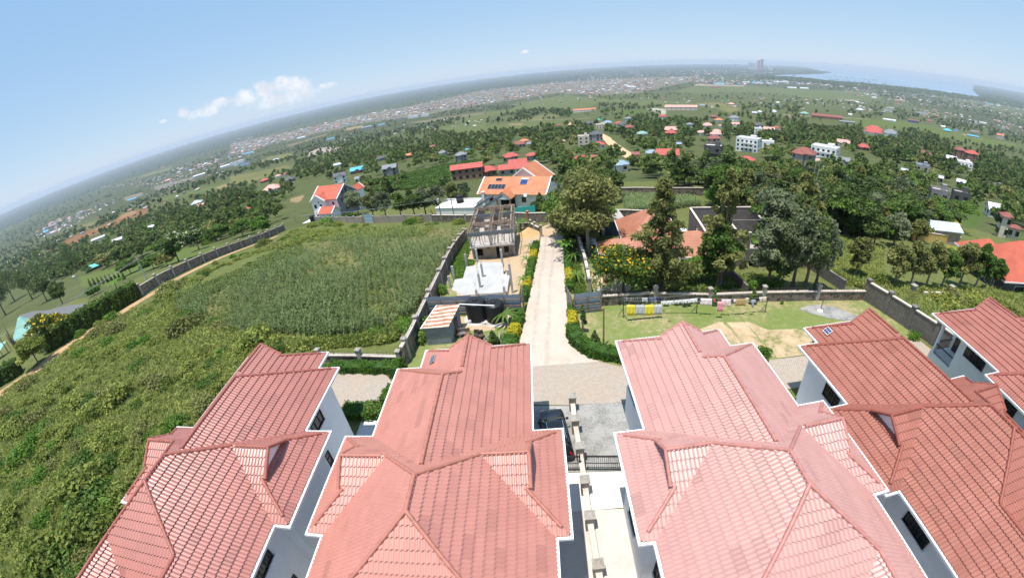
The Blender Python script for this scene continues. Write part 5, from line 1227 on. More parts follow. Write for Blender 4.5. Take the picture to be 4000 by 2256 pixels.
for q, lab in (((1470, 650), 'grey gate post with a dark gate leaf left of the driveway end'), ((1755, 625), 'grey gate post with a dark gate leaf right of the driveway end')):
 p = at('h', *q); root = empty('gate_post', p, 0, lab, 'gate', 'posts of the estate gate'); b = MB(); b.box((0, 0, -.3), (.42, .42, 2.3)); b.box((0, 0, 2.003), (.52, .52, .12)); b.obj('post', M_PILLAR, root)
 b = MB(); s = -1 if q[0] < 1600 else 1
 for i in range(12): b.bar((s*.1+.0, .3+i*.16, .15), (s*.1, .3+i*.16, 1.9+.12*(i % 3)), .02)
 for z in (.2, 1.0, 1.8): b.bar((s*.1, .25, z), (s*.1, 2.2, z), .05)
 b.obj('gate_leaf', M_STEEL, root)

# washing lines
def frange(a, b_, s): return np.arange(a, b_, s)
CL = [at('i', 345, 515), at('i', 1080, 478), at('i', 1770, 468)]
CH = 1.95
M_CLOTH = {}
def cloth(col): return plain('cloth_%02d%02d%02d' % tuple(int(c*99) for c in col), col, .9, .06, 6)
for i, (p, lab) in enumerate(zip(CL, ('green metal washing line post at the towels', 'green metal washing line post in the middle of the lawn', 'green metal washing line post near the gravel bed'))):
 root = empty('washing_post', p, 0, lab, 'washing line post', 'washing line posts'); h = CH
 b = MB(); b.tube([(0, 0, -.2), (0, 0, h)], .045, 8); b.obj('post', plain('green_post_paint', (.03, .07, .06), .5, .1, 2), root)
 b = MB(); b.bar((0, -.75, h), (0, .75, h), .06); b.obj('cross_arm', plain('green_post_paint', (.03, .07, .06)), root)
 b = MB(); b.tube([(0, 0, h*.55), (-.5, .3, 0)], .03, 6); b.obj('stay', plain('green_post_paint', (.03, .07, .06)), root)
def line_pt(seg, k, row):
 p, q = (CL[0], CL[1]) if seg == 0 else (CL[1], CL[2]); v = p.lerp(q, k); v.z += CH-.16*math.sin(math.pi*k)-.02; v.y += row; return v
for seg in (0, 1):
 for row in (-.7, 0, .7):
  b = MB(); b.tube([line_pt(seg, k, row) for k in np.linspace(0, 1, 13)], .006, 4, 0, False)
  tag(b.obj('washing_line', plain('washing_cord', (.6, .6, .58), .7, .05, 3)), '%s washing cord %s' % ({-.7: 'front', 0: 'middle', .7: 'back'}[row], ('above the towels and white laundry', 'above the pink and dark laundry')[seg]), 'cord', 'washing cords')
def garment(name, seg, k0, k1, row, drop, col, label, shape='sheet', cat='laundry'):
 b = MB(); n = 10; rows = []
 for i in range(n+1):
  f = i/n; p = line_pt(seg, k0+(k1-k0)*f, row); row_ = []
  dd = drop
  if shape == 'shirt': dd = drop*(1 if .2 < f < .8 else .45)
  if shape == 'trousers': dd = drop*(.3 if abs(f-.5) < .08 else 1)
  if shape == 'ragged': dd = drop*(.75+.25*math.sin(f*25+k0*60))
  for j in range(5):
   g = j/4; row_.append((p.x+.015*math.sin(9*f), p.y-.10*g*dd+.05*math.sin(f*14+j)*g, p.z-dd*g))
  rows.append(row_)
 b.grid(rows, 0, True); o = b.obj(name, cloth(col)); o.data.materials[0].use_backface_culling = False
 sm = o.modifiers.new('thick', 'SOLIDIFY'); sm.thickness = .012; return tag(o, label, cat, 'laundry on the washing lines')
Y_, W_, G_ = (.80, .66, .06), (.82, .82, .80), (.52, .53, .55)
garment('towel', 0, .015, .125, -.7, 1.15, Y_, 'yellow towel with white hem nearest the left post'); garment('towel', 0, .13, .245, -.7, 1.12, G_, 'grey towel between two yellow towels')
garment('towel', 0, .25, .365, -.7, 1.15, Y_, 'second yellow towel between two grey towels'); garment('towel', 0, .37, .475, -.7, 1.1, G_, 'grey towel at the right end of the towel row')
for i in range(8): garment('sock', 0, .035+i*.028, .047+i*.028, .7, .35, [(.2, .2, .25), (.5, .45, .5), (.1, .25, .2), (.6, .3, .35), (.15, .35, .2), (.2, .2, .22), (.1, .3, .25), (.12, .12, .14)][i], 'small %s sock on the back cord above the towels' % ['slate', 'pinkish grey', 'dark teal', 'dull pink', 'green', 'charcoal', 'teal', 'black'][i])
garment('shorts', 0, .27, .345, .7, .5, (.55, .57, .6), 'light grey shorts on the back cord', 'trousers'); garment('shirt', 0, .365, .445, .7, .45, (.14, .18, .38), 'blue shirt on the back cord', 'shirt'); garment('shirt', 0, .455, .525, .7, .42, (.03, .045, .14), 'navy shirt on the back cord', 'shirt')
for i, (a, c, dr) in enumerate(((.49, .56, .45), (.565, .66, .5), (.67, .78, .42), (.785, .87, .5), (.875, .985, .55))):
 garment('white_garment', 0, a, c, -.1, dr, W_, ['white garment beside the grey towel', 'white ragged garment second from the towels', 'white garment in the middle of the white row', 'white garment second from the middle post', 'white garment against the middle post'][i], 'ragged')
garment('sheet', 1, .03, .19, -.1, .75, (.80, .70, .70), 'pale pink sheet beside the middle post'); garment('top', 1, .21, .235, -.1, .3, (.7, .12, .12), 'small red top beside the pale pink sheet')
garment('towel', 1, .235, .315, -.6, 1.1, (.75, .32, .40), 'long striped pink towel'); garment('trousers', 1, .325, .455, -.1, .85, (.78, .62, .63), 'pale pink trousers right of the striped pink towel', 'trousers'); garment('top', 1, .47, .49, -.1, .45, (.10, .09, .10), 'narrow dark top next to the pink trousers')
garment('top', 1, .495, .53, -.1, .3, (.8, .78, .74), 'small white cloth next to the brown sheet'); garment('sheet', 1, .525, .67, -.1, .75, (.42, .29, .12), 'mustard brown sheet hanging between pale clothes'); garment('trousers', 1, .68, .725, .1, .6, (.72, .63, .45), 'cream trousers beside the brown sheet', 'trousers')
garment('shirt', 1, .73, .80, -.3, .85, (.33, .36, .42), 'grey blue patterned shirt', 'shirt'); garment('shirt', 1, .80, .875, .1, .65, (.015, .015, .018), 'black shirt near the right post', 'shirt'); garment('shirt', 1, .88, .94, .1, .55, (.75, .66, .66), 'off white shirt right of the black one', 'shirt'); garment('top', 1, .945, .985, .1, .5, (.8, .66, .42), 'pale yellow top at the right post')
def post(name, p, h, r, m, label, cat, lean=(0, 0)):
 b = MB(); b.tube([(0, 0, -.3), (lean[0], lean[1], h)], [r, r*.85], 8); return tag(b.obj(name, m, None, p), label, cat)
pp = at('g', 2440, 965); post('timber_pole', pp, tall(pp, 'g', 2475, 485), .09, plain('brown_pole', (.30, .185, .09), .85, .2, 2), 'bare brown timber pole on the lawn behind the curved hedge', 'pole')
gp = at('i', 2325, 450); root = empty('garden_tap_post', gp, 0, 'thin rusty pole with a cross arm on the gravel bed', 'pole'); b = MB(); b.tube([(0, 0, -.2), (.25, .1, 1.9)], .05, 7); b.bar((.0, .1, 1.7), (.7, .1, 1.75), .05); b.obj('pole', M_REBAR, root); b = MB(); b.lathe((0, 0, -.05), [(.35, 0), (.3, .2), (.1, .3)], 12); b.obj('footing', M_WHITE, root)

# houses around the estate
class HouseB:
 """helper collecting one house in its own coordinates"""
 def __init__(s, name, o, rz, label, cat='house', group=None): s.root = empty(name, o, rz, label, cat, group)
 def walls(s, x0, x1, y0, y1, z0, z1, m, gx=None, gy=None):
  b = MB(); b.box(((x0+x1)/2, (y0+y1)/2, z0), (x1-x0, y1-y0, z1-z0)); return b.obj('wall', m, s.root)
 def gable(s, x0, x1, y0, y1, ze, rise, m, axis='x', ov=.5, wm=None, verge=None, th=.12):
  b = MB(); cx, cy = (x0+x1)/2, (y0+y1)/2
  def P(a, c, z): return (a, c, z) if axis == 'x' else (c, a, z)
  a0, a1, b0, b1 = (x0, x1, y0, y1) if axis == 'x' else (y0, y1, x0, x1); bm_ = (b0+b1)/2; k = rise/((b1-b0)/2); zo = ze-ov*k
  for bb, s1 in ((b0-ov, 1), (b1+ov, -1)):
   lo = [P(a0-ov, bb, zo), P(a1+ov, bb, zo), P(a1+ov, bm_, ze+rise), P(a0-ov, bm_, ze+rise)]; hi = [(x, y, z+th) for x, y, z in lo]
   if axis != 'x': lo, hi = lo[::-1], hi[::-1]
   if s1 < 0: lo, hi = lo[::-1], hi[::-1]
   b.face(hi); b.face(lo[::-1])
   for i in range(4): b.face([lo[i-1], lo[i], hi[i], hi[i-1]])
  r = link('roof', b.mesh('roof', m, True), s.root)
  if wm:
   for a in (a0, a1):
    b = MB(); b.face([P(a, b0, ze-.02), P(a, b1, ze-.02), P(a, bm_, ze+rise-.02)]); link('gable', b.mesh('gable', wm, True), r)
  if verge:
   for a in (a0-ov, a1+ov):
    b = MB()
    for bb in (b0-ov, b1+ov): b.bar(P(a, bb, zo+th*.6), P(a, bm_, ze+rise+th*.6), .34, .36)
    b.obj('parapet', verge, s.root)
  return r
 def hip(s, x0, x1, y0, y1, ze, pitch, m, ov=.5, rim=None):
  x0 -= ov; x1 += ov; y0 -= ov; y1 += ov; W, D = x1-x0, y1-y0; h = min(W, D)/2; zr = ze+h*pitch; b = MB()
  A = [(x0, y0, ze), (x1, y0, ze), (x1, y1, ze), (x0, y1, ze)]
  if W >= D: p, q = (x0+h, (y0+y1)/2, zr), (x1-h, (y0+y1)/2, zr); F = [[A[0], A[1], q, p], [A[1], A[2], q], [A[2], A[3], p, q], [A[3], A[0], p]]
  else: p, q = ((x0+x1)/2, y0+h, zr), ((x0+x1)/2, y1-h, zr); F = [[A[0], A[1], p], [A[1], A[2], q, p], [A[2], A[3], q], [A[3], A[0], p, q]]
  for f in F: b.face(f)
  lo = [(x, y, z-.15) for x, y, z in A]; b.face(lo[::-1])
  for i in range(4): b.face([lo[i-1], lo[i], A[i], A[i-1]])
  r = link('roof', b.mesh('roof', m, True), s.root)
  if rim:
   b = MB()
   for i in range(4): b.bar((A[i-1][0], A[i-1][1], ze-.08), (A[i][0], A[i][1], ze-.08), .12, .2)
   b.obj('gutter', rim, r)
  return r
 def win(s, x, y, z, w, h, face, m=None, fm=None):
  """face: 'S','N','W','E'"""
  n = {'S': (0, -1), 'N': (0, 1), 'W': (-1, 0), 'E': (1, 0)}[face]; b = MB(); ax = (1, 0) if n[0] == 0 else (0, 1)
  b.box((x+n[0]*.02, y+n[1]*.02, z), (w if ax[0] else .06, w if ax[1] else .06, h)); f = b.obj('window', fm or M_FRAME, s.root)
  b = MB(); b.box((x+n[0]*.045, y+n[1]*.045, z+.08), ((w-.16) if ax[0] else .04, (w-.16) if ax[1] else .04, h-.16)); b.obj('pane', m or M_GLASS, f); return f
def roofmat(name, col, period=.38, axis='Z', rough=.55, lo=.62):
 """ribbed or tiled sheet: courses follow the height"""
 if name in MATS: return MATS[name]
 m, nt, b = _new(name); v = coords(nt, 'Object'); w = N(nt, 'ShaderNodeTexWave', Scale=1.0/period*.5, Distortion=.25, Detail=1.0); w.bands_direction = axis; w.wave_profile = 'SAW'; nt.links.new(v, w.inputs['Vector'])
 n = noise(nt, v, .5, 6, .6); c = ramp(nt, n, [(.3, tuple(x*.8 for x in col)), (.7, tuple(min(1, x*1.12) for x in col))]); c = mixc(nt, ramp(nt, w.outputs[1], [(.0, (1, 1, 1)), (.14, (0, 0, 0))]), c, tuple(x*lo for x in col))
 nt.links.new(c, b.inputs['Base Color']); b.inputs['Roughness'].default_value = rough; b.inputs['Specular IOR Level'].default_value = .35; bump(nt, b, w.outputs[1], .4, .04); MATS[name] = m; return m
M_OR = roofmat('orange_tiles', (.52, .19, .085), .30); M_RED = roofmat('red_tiles', (.46, .105, .07), .38); M_BROWNOR = roofmat('weathered_orange_tiles', (.42, .17, .10), .36)
M_REDO = roofmat('bright_red_tiles', (.50, .12, .07), .36); M_MAROON = roofmat('maroon_tiles', (.27, .065, .05), .4); M_GREYT = roofmat('grey_tiles', (.14, .145, .155), .4)
M_STONEW = block_mat('grey_stone_wall', (.27, .26, .25), (.21, .20, .195), (.33, .32, .31), .5, .25)
M_PCELL = plain('black_solar_cell', (.022, .024, .03), .18, .1, 3, spec=.6)
# house with solar panels: measured from its roof corners
def solar_house():
 o = at('l', 0, 0) if False else at('h', 640, 258); r = at('h', 1290, 300)
 o = Vector((o.x-.3, 108.0, -11.6)); 
 L = at_z('b', 670, 285, -11.6+3.4); Rr_ = at_z('b', 1140, 290, -11.6+3.4); rz = math.atan2(Rr_.y-L.y, Rr_.x-L.x); W = (Rr_-L).length; W = max(14, min(24, W)); o = Vector((L.x, L.y, -11.6))
 H = HouseB('solar_panel_house', o, rz, 'white house with orange tiled roof carrying black solar panels'); D = 11.0; ze = 3.4
 H.walls(0, W, .6, D, -1.5, ze+.1, M_WHITE)
 H.gable(0, W, .3, D, ze, 3.3, M_OR, 'x', .35, M_WHITE, M_WHITE)
 # tall rear cross gable
 H.walls(W*.30, W*.86, 8, 15, -1, 4.8, M_WHITE); H.gable(W*.30, W*.86, 7.0, 15.5, 4.8, 4.1, M_OR, 'y', .4, M_WHITE, M_WHITE)
 # porch
 pc = W*.44; H.gable(pc-2.3, pc+2.3, -2.6, 3.5, ze-.35, 1.75, M_OR, 'y', .3, M_WHITE, None)
 b = MB()
 b.box((pc, -2.55, ze-.75), (4.4, .2, .4)); b.obj('beam', M_WHITE, H.root)
 for x in (pc-1.9, pc+2.0): b = MB(); b.lathe((x, -2.4, -.8), [(.26, 0), (.26, ze+.2)], 14); b.obj('column', M_TERRA, H.root)
 b = MB(); b.box((pc, .45, -.6), (4.2, .25, 3.4)); b.obj('porch_shade_slab', M_PORCHSHADE, H.root)  # added dark slab before the wall, paints the porch shade
 H.win(W*.18, .6, .9, 1.3, 1.5, 'S', None, plain('brick_red_sill', (.42, .12, .06), .7, .1, 3)); H.win(W*.68, .6, .9, 1.3, 1.5, 'S', None, plain('brick_red_sill', (.42, .12, .06))); H.win(W*.9, .6, -.6, 1.0, 1.0, 'S')
 sl = math.atan2(3.3, (D-.3)/2); k = 3.3/((D-.3)/2)
 def panel(x, d, w, h, name, m, frame, lab, thick=.06):
  P = []
  for a, c in ((x, d), (x+w, d), (x+w, d+h*math.cos(sl)), (x, d+h*math.cos(sl))): P.append(Vector((a, .3+c, ze+c*k+.14)))
  n = Vector((0, -math.sin(sl), math.cos(sl))); b = MB(); lo = [p+n*.04 for p in P]; hi = [p+n*(.04+thick) for p in P]; b.face(hi); b.face(lo[::-1])
  for i in range(4): b.face([lo[i-1], lo[i], hi[i], hi[i-1]])
  f = link(name, b.mesh(name, frame, True), H.root); f['label'] = lab
  c = sum(P, Vector())/4; b = MB(); b.face([c+(p-c)*.93+n*(.045+thick) for p in P]); b.obj('cells', m, f)
 for i in range(5): panel(W*.11+i*1.06, 1.25, 1.0, 1.75, 'solar_panel', M_PCELL, M_CHROME, 'black solar panel')
 panel(W*.19, 3.9, 1.95, .95, 'solar_panel', M_PCELL, M_CHROME, 'black solar panel lying sideways near the ridge')
 panel(W*.585, 2.7, 2.1, 1.75, 'water_heater', plain('blue_collector', (.03, .05, .18), .12, .1, 3, spec=.7), M_CHROME, 'blue solar water heater', .1)
 b = MB(); b.tube([(W*.58, 4.75, ze+4.75*k-.0), (W*.7, 4.75, ze+4.75*k)], .26, 12); b.obj('heater_tank', M_WHITE, H.root)
 b = MB(); b.lathe((0, 0, 0), [(.08, 0), (.42, .12), (.48, .2)], 18); d = b.obj('satellite_dish', M_WHITE, H.root, (W*.72, .0, ze-.3)); d.rotation_euler = (R(55), 0, R(20))
 for x in (W*.08,):
  b = MB(); b.box((x, -.2, -.6), (.7, .7, ze+1.1)); b.box((x, -.2, ze+.503), (.9, .9, .2)); b.obj('pier', M_WHITE, H.root)
solar_house()
b = MB(); gt = at('h', 1590, 468); ge = at('h', 1850, 462)
def sheet_gate(name, A, B, h, m, label):
 root = empty(name, A, 0, label, 'gate'); d = B-A
 for k in (0, 1):
  b = MB(); p, q = d*(.5*k+.01), d*(.5*k+.49); b.bar(p+Vector((0, 0, h*.5+.1)), q+Vector((0, 0, h*.5+.1)), .06, h); lf = b.obj('gate_leaf', m, root)
  b = MB(); n = Vector((d.y, -d.x, 0)).normalized()*.05
  for z in (.12, h*.5, h*.85, h+.08): b.bar(p+n+Vector((0, 0, z)), q+n+Vector((0, 0, z)), .06, .07)
  for e in (p, q, p.lerp(q, .5)): b.bar(e+n+Vector((0, 0, .1)), e+n+Vector((0, 0, h+.1)), .06, .07)
  b.obj('gate_frame', M_TINL, lf)
 for e in (Vector((0, 0, 0)), d): b = MB(); b.box((e.x, e.y, -.3), (.3, .3, h+.7)); b.obj('gate_post', M_PILLAR, root)
sheet_gate('sheet_gate', gt, ge, 2.3, plain('pale_grey_gate_paint', (.50, .54, .58), .5, .05, 1), 'pale grey double sheet gate at the end of the driveway')
bg0, bg1 = Vector((-38.2, 111.3, float(terr(-38.2, 111.3)))), Vector((-34.9, 108.6, float(terr(-34.9, 108.6))))
sheet_gate('sheet_gate', bg0, bg1, 2.5, plain('light_blue_gate_paint', (.32, .45, .58), .5, .05, 1), 'light blue double sheet gate in the block wall below the three storey house')
def terrace():
 p = at('m', 1690, 640); o = Vector((p.x, p.y+1.5, p.z)); root = empty('flat_roofed_store', o, R(-22), 'low white flat roofed store carrying a black tank behind the lane wall', 'store')
 b = MB(); b.box((5.3, 3, -1), (11, 6, 3.2)); b.obj('wall', M_WHITE, root); b = MB()
 b.box((5.3, 3, 2.202), (11.3, 6.3, .12)); b.obj('roof', patchy('flaking_white_roof', [(.35, (.55, .47, .42)), (.6, (.78, .74, .70)), (.75, (.62, .56, .5))], .6, 3, .1), root)
 for (x, y, w, d_) in ((5.3, 6.05, 11.3, .2), (10.85, 3.9, .2, 4.1)): b = MB(); b.box((x, y, 2.323), (w, d_, .55)); b.obj('parapet', M_WHITE, root)
 t = root.matrix_basis @ Vector((5.2, 4.2, 2.33)); tank(t, 1.0, 2.2, 'black water tank on the white flat roofed store behind the lane wall')
terrace()
b = MB(); gp_ = at('h', 1085, 372); b.box((2.6, .2, -.5), (5.6, .1, 2.2)); tag(b.obj('shade_screen', plain('turquoise_netting', (.05, .42, .40), .7, .1, 2), None, (gp_.x, gp_.y+1.2, gp_.z), R(-3)), 'turquoise screen behind the stone wall by the solar panel house', 'screen')
# three storey house on the left
def three_storey():
 o = at('m', 215, 660); o = Vector((o.x, o.y, o.z)); far = at('m', 520, 640)
 A = at_z('m', 193, 432, o.z+7.6); B = at_z('m', 498, 408, o.z+7.6); C = at_z('m', 722, 262, o.z+7.6)
 rz = math.atan2(B.y-A.y, B.x-A.x); W = (B-A).length; D = 11.5
 H = HouseB('three_storey_house', Vector((A.x, A.y, o.z)), rz, 'tall white house with red gable roofs and bare grey side wall on the left'); ze = 7.6
 H.walls(.4, W-.3, .5, D, -3, ze, M_WHITE)
 b = MB(); b.box((W-.29+.06, (D+.5)/2, -3), (.14, D-.5, 3+ze)); wf = b.obj('side_wall', M_STONEW, H.root); wf['label'] = 'bare grey stone side wall'
 H.gable(.4, W-.4, .4, D, ze, 3.6, M_REDO, 'x', .45, M_STONEW, M_WHITE)
 H.walls(W*.08, W*.62, -1.0, 1, -3, ze-.1, M_WHITE); H.gable(W*.08, W*.62, -1.2, 4.2, ze-.1, 2.1, M_REDO, 'y', .3, M_WHITE, M_WHITE)
 H.walls(W*.5, W*.98, -4.2, .5, -3, 3.6, M_WHITE); H.gable(W*.5, W*.98, -4.3, .4, 3.6, 1.7, M_REDO, 'x', .3, M_WHITE, M_WHITE)
 H.walls(W-3.4, W+.1, D-.05, D+5, -3, ze-.7, M_WHITE); H.gable(W-3.6, W+.1, D-.6, D+5, ze-.7, 1.6, M_REDO, 'y', .3, M_WHITE, M_WHITE)
 for x, z in ((W*.2, 4.6), (W*.42, 4.6), (W*.2, 1.6), (W*.36, 6.6)): H.win(x, -1.0, z, 1.1 if z < 6 else .4, 1.4 if z < 6 else .6, 'S')
 for x, z in ((W*.8, 5.2),): H.win(x, .5, z, 1.1, 1.0, 'S')
 for y, z, w in ((3, 5.2, .7), (5, 5.2, .7), (4.2, 8.2, .6), (6.2, 8.2, .6), (5, 1.8, 2.2), (9, 5.4, 1.6), (9, 2, 1.2)): H.win(W-.15, y, z, w, 1.6, 'E')
 H.walls(W*.0, W*.5, -6.8, -2.6, -3, .9, M_WHITE); b = MB(); b.box((W*.25, -4.7, .903), (W*.5+.8, 5, .22)); b.obj('terrace_slab', M_WHITE, H.root); H.win(W*.12, -6.8, -1.2, .8, 1.0, 'S'); b = MB(); b.box((W*.36, -6.83, -2.0), (.9, .08, 2.1)); b.obj('door', plain('red_brown_door', (.3, .06, .03), .6, .1, 2), H.root)
 t = H.root.matrix_basis @ Vector((W*.25, -4.8, 1.13)); tank(t, 1.15, 2.3, 'black water tank on the terrace of the tall white house')
three_storey()
# bungalow among the trees
def bungalow():
 zz = -2.6; ze = zz+3.1
 A = at_z('l', 235, 745, ze); Bq = at_z('l', 268, 895, ze); C = at_z('l', 500, 525, ze); E = at_z('l', 1360, 815, ze)
 o = Vector((Bq.x, Bq.y, zz)); ax = (A-Bq); rz = math.atan2(ax.y, ax.x)-math.pi/2
 H = HouseB('tiled_bungalow', o, rz, 'orange tiled bungalow half hidden by trees right of the driveway'); d1 = ax.length
 for x0, x1, y0, y1 in ((.6, 13.5, .6, d1-.6), (4.2, 11.6, d1-1, d1+7.6), (8.5, 16.2, -1.4, 4.4)): H.walls(x0, x1, y0, y1, -1.5, 3.05, plain('cream_wall', (.62, .55, .45), .8, .06, 1))
 H.hip(.6, 13.5, .6, d1-.6, 3.1, .62, M_BROWNOR, .6, M_WHITE); H.hip(4.2, 11.6, d1-1.5, d1+7.6, 3.12, .72, M_BROWNOR, .6, M_WHITE); H.hip(8.5, 16.2, -1.4, 4.4, 3.05, .6, M_BROWNOR, .6, M_WHITE)
 H.gable(6.2, 9.2, -1.8, 2.5, 2.9, 1.5, M_BROWNOR, 'y', .3, M_BROWNOR, plain('grey_barge_board', (.35, .42, .5), .5, .05, 2))
 H.win(.6, d1*.4, .8, 1.4, 1.3, 'W'); H.win(3, .6, .9, 1.3, 1.2, 'S')
bungalow()
def garage():
 p = at('l', 330, 660); o = Vector((p.x, p.y, p.z)); H = HouseB('concrete_garage', o, R(-3), 'grey flat topped garage with dark blue doors behind the bungalow', 'garage'); w = (at('l', 520, 655)-p).length
 H.walls(-.3, w+.3, 0, 4.5, -.5, 2.5, plain('cream_wall', (.62, .55, .45))); b = MB(); b.box((w/2, 2.2, 2.503), (w+1, 5.2, .14)); b.obj('roof', M_RAWC, H.root)
 for k in (0, 1): b = MB(); b.box((w*.27+k*w*.46, -.04, -.2), (w*.44, .08, 2.35)); b.obj('door', plain('dark_blue_door', (.045, .07, .11), .5, .1, 1), H.root)
garage()
b = MB(); b.lathe((0, 0, 0), [(.5, 0), (.5, .9), (.45, 1.0), (.1, 1.1)], 18); tag(b.obj('white_tank', plain('white_plastic', (.72, .73, .74), .5, .05, 2), None, at('l', 197, 765)), 'small white plastic tank under the big tree by the bungalow', 'water tank')
rt = at_z('l', 1262, 630, 1.0); root = empty('raised_tank', (rt.x, rt.y, -3.4), 0, 'white tank raised on posts behind the feathery tree', 'water tank')
b = MB(); b.lathe((0, 0, 3.9), [(.6, 0), (.63, .4), (.6, .6), (.63, .9), (.4, 1.05), (.2, 1.1)], 20); b.obj('tank', plain('white_plastic', (.72, .73, .74)), root)
for x in (-.5, .5):
 for y in (-.5, .5): b = MB(); b.box((x, y, -.5), (.14, .14, 4.4)); b.obj('leg', M_STEEL, root)
b = MB(); b.box((0, 0, 0), (1.15, .8, .75)); b.box((0, 0, .753), (1.3, .95, .12)); tag(b.obj('brick_cooker', plain('brown_brick', (.30, .17, .10), .9, .15, 4), None, at('l', 385, 1215)), 'small brown brick stove in the bungalow yard', 'stove')
wc = at('l', 495, 1265); root = empty('plastic_chair', wc, R(160), 'white plastic chair in the bungalow yard', 'chair'); b = MB(); b.box((0, 0, .4), (.5, .5, .06)); b.obj('seat', M_WHITE, root); b = MB(); b.box((0, .24, .46), (.5, .05, .5)); b.obj('backrest', M_WHITE, root)
for x in (-.22, .22):
 for y in (-.22, .22): b = MB(); b.box((x, y, 0), (.05, .05, .4)); b.obj('leg', M_WHITE, root)
drape('yard_soil', ats('l', [(180, 1100), (330, 1180), (480, 1190), (680, 1270), (620, 1330), (420, 1340), (270, 1300), (170, 1180)]), M_SOIL, .05, 'bare sandy yard in front of the bungalow trees')
# roofless stone house
def ruin():
 zz = -3.6; top = zz+6.2
 A = at_z('l', 1350, 340, top); B = at_z('l', 1545, 640, top); C = at_z('l', 1985, 660, top); Dq = at_z('l', 1850, 480, top)
 ax = A-B; rz = math.atan2(ax.y, ax.x)-math.pi/2; o = Vector((B.x, B.y, zz)); H = HouseB('roofless_house', o, rz, 'roofless grey stone house standing among tall trees', 'building'); Ld = ax.length; Wd = 9.5
 b = MB()
 def seg(x0, y0, x1, y1, h0, h1, th=.22): b.bar((x0, y0, (h0+h1)/2), (x1, y1, (h0+h1)/2), th, h1-h0)
 # west face with openings
 y = 0
 for a, c, lo, hi in ((0.8, 1.9, 1.0, 2.3), (.8, 1.9, 3.9, 5.2)): pass
 for z0, z1 in ((-1.5, 1.0), (2.2, 4.0), (5.2, 6.2)): seg(0, 0, 0, Ld, z0, z1)
 for y0, y1 in ((0, .8), (2.0, 4.5), (5.8, Ld)): seg(0, y0, 0, y1, 1.002, 2.198); seg(0, y0, 0, y1, 4.002, 5.198)
 for x0, x1 in ((.11, 2.0), (3.2, 6.0), (7.2, Wd)): seg(x0, 0, x1, 0, -1.5, 6.2)
 seg(2.0, 0, 3.2, 0, 2.2, 4.2); seg(6.0, 0, 7.2, 0, 2.2, 4.0); seg(2, 0, 3.2, 0, -1.5, 0.2); seg(6.0, 0, 7.2, 0, -1.5, .9)
 seg(Wd, .11, Wd, Ld, -1.5, 6.0); seg(.11, Ld, Wd-.11, Ld, -1.5, 6.2); seg(4.4, .11, 4.4, Ld-.11, -1, 6.0); seg(.11, 4.0, 4.29, 4.0, -1, 5.8); seg(4.51, 5.0, Wd-.11, 5.0, -1, 6.1)
 seg(-1.2, 1.0, -.11, 1.0, -1.5, 5.2); seg(-1.2, 2.6, -.11, 2.6, -1.5, 5.2); seg(-1.3, .9, -1.3, 2.7, 2.6, 3.5)
 seg(Wd+.11, 3, Wd+2.6, 3, -1.5, 6.8); seg(Wd+2.6, 3, Wd+2.6, 7, -1.5, 6.6); seg(Wd+.11, 7, Wd+2.6, 7, -1.5, 6.6)
 link('wall', b.mesh('wall', M_BLOCK, True), H.root)
 b = MB()
 def cap(x0, y0, x1, y1, h): b.bar((x0, y0, h+.06), (x1, y1, h+.06), .3, .114)
 cap(0, -.1, 0, Ld, 6.2); cap(Wd, .15, Wd, Ld, 6.0); cap(.15, Ld, Wd, Ld, 6.2); cap(4.4, .1, 4.4, Ld-.2, 6.0); cap(.15, 0, 2, 0, 6.2); cap(3.2, 0, 6, 0, 6.2); cap(7.2, 0, Wd, 0, 6.2); cap(-1.2, 1, -.15, 1, 5.2); cap(-1.2, 2.6, -.15, 2.6, 5.2); cap(Wd+.2, 3, Wd+2.7, 3, 6.8)
 b.obj('coping', M_COPE, H.root)
 b = MB(); b.box((Wd/2, Ld/2, 2.9), (Wd-.3, Ld-.3, .15)); b.obj('floor_slab', M_RAWC, H.root)
 b = MB(); b.box((-.6, 1.8, 3.5), (1.15, 1.5, .14)); b.obj('balcony_slab', plain('yellowish_lintel', (.50, .42, .28), .9, .1, 2), H.root); b = MB(); b.box((-.6, 1.8, .55), (1.15, 1.5, .14)); b.obj('balcony_slab', plain('yellowish_lintel', (.50, .42, .28), .9, .1, 2), H.root)
ruin()
# orange tiled house at the right edge
def right_house():
 zz = -5.2; ze = zz+3.2
 A = at_z('n', 1915, 660, ze); B = at_z('n', 2113, 690, ze); C = at_z('n', 1390, 250, ze)
 ax = C-A; rz = math.atan2(ax.y, ax.x)-math.pi/2; o = Vector((A.x, A.y, zz)); Ld = ax.length
 H = HouseB('orange_roofed_house', o, rz, 'large orange red tiled house behind trees at the right picture edge')
 wm = plain('dark_grey_wall', (.10, .10, .105), .8, .1, 1)
 for x0, x1, y0, y1 in ((.7, 11, .7, 9.6), (2.0, 13, 6, Ld*.62), (1.0, 7, Ld*.55, Ld-.7), (6, 16, -2, 6)): H.walls(x0, x1, y0, y1, -2, 3.1, wm)
 H.hip(.7, 11.5, .7, 10.2, 3.2, .78, M_REDO, .7, M_WHITE); H.hip(2.0, 13.6, 6, Ld*.66, 3.22, .74, M_REDO, .7, M_WHITE); H.hip(.8, 6.8, Ld*.55, Ld-.7, 3.15, .7, M_REDO, .7, M_WHITE); H.hip(6, 17, -2.5, 6, 3.1, .72, M_REDO, .7, M_WHITE)
 H.win(.7, 4, .9, 1.6, 1.4, 'W', None, M_WHITE); H.win(4, .7, .9, 2.0, 1.4, 'S', None, M_WHITE)
right_house()
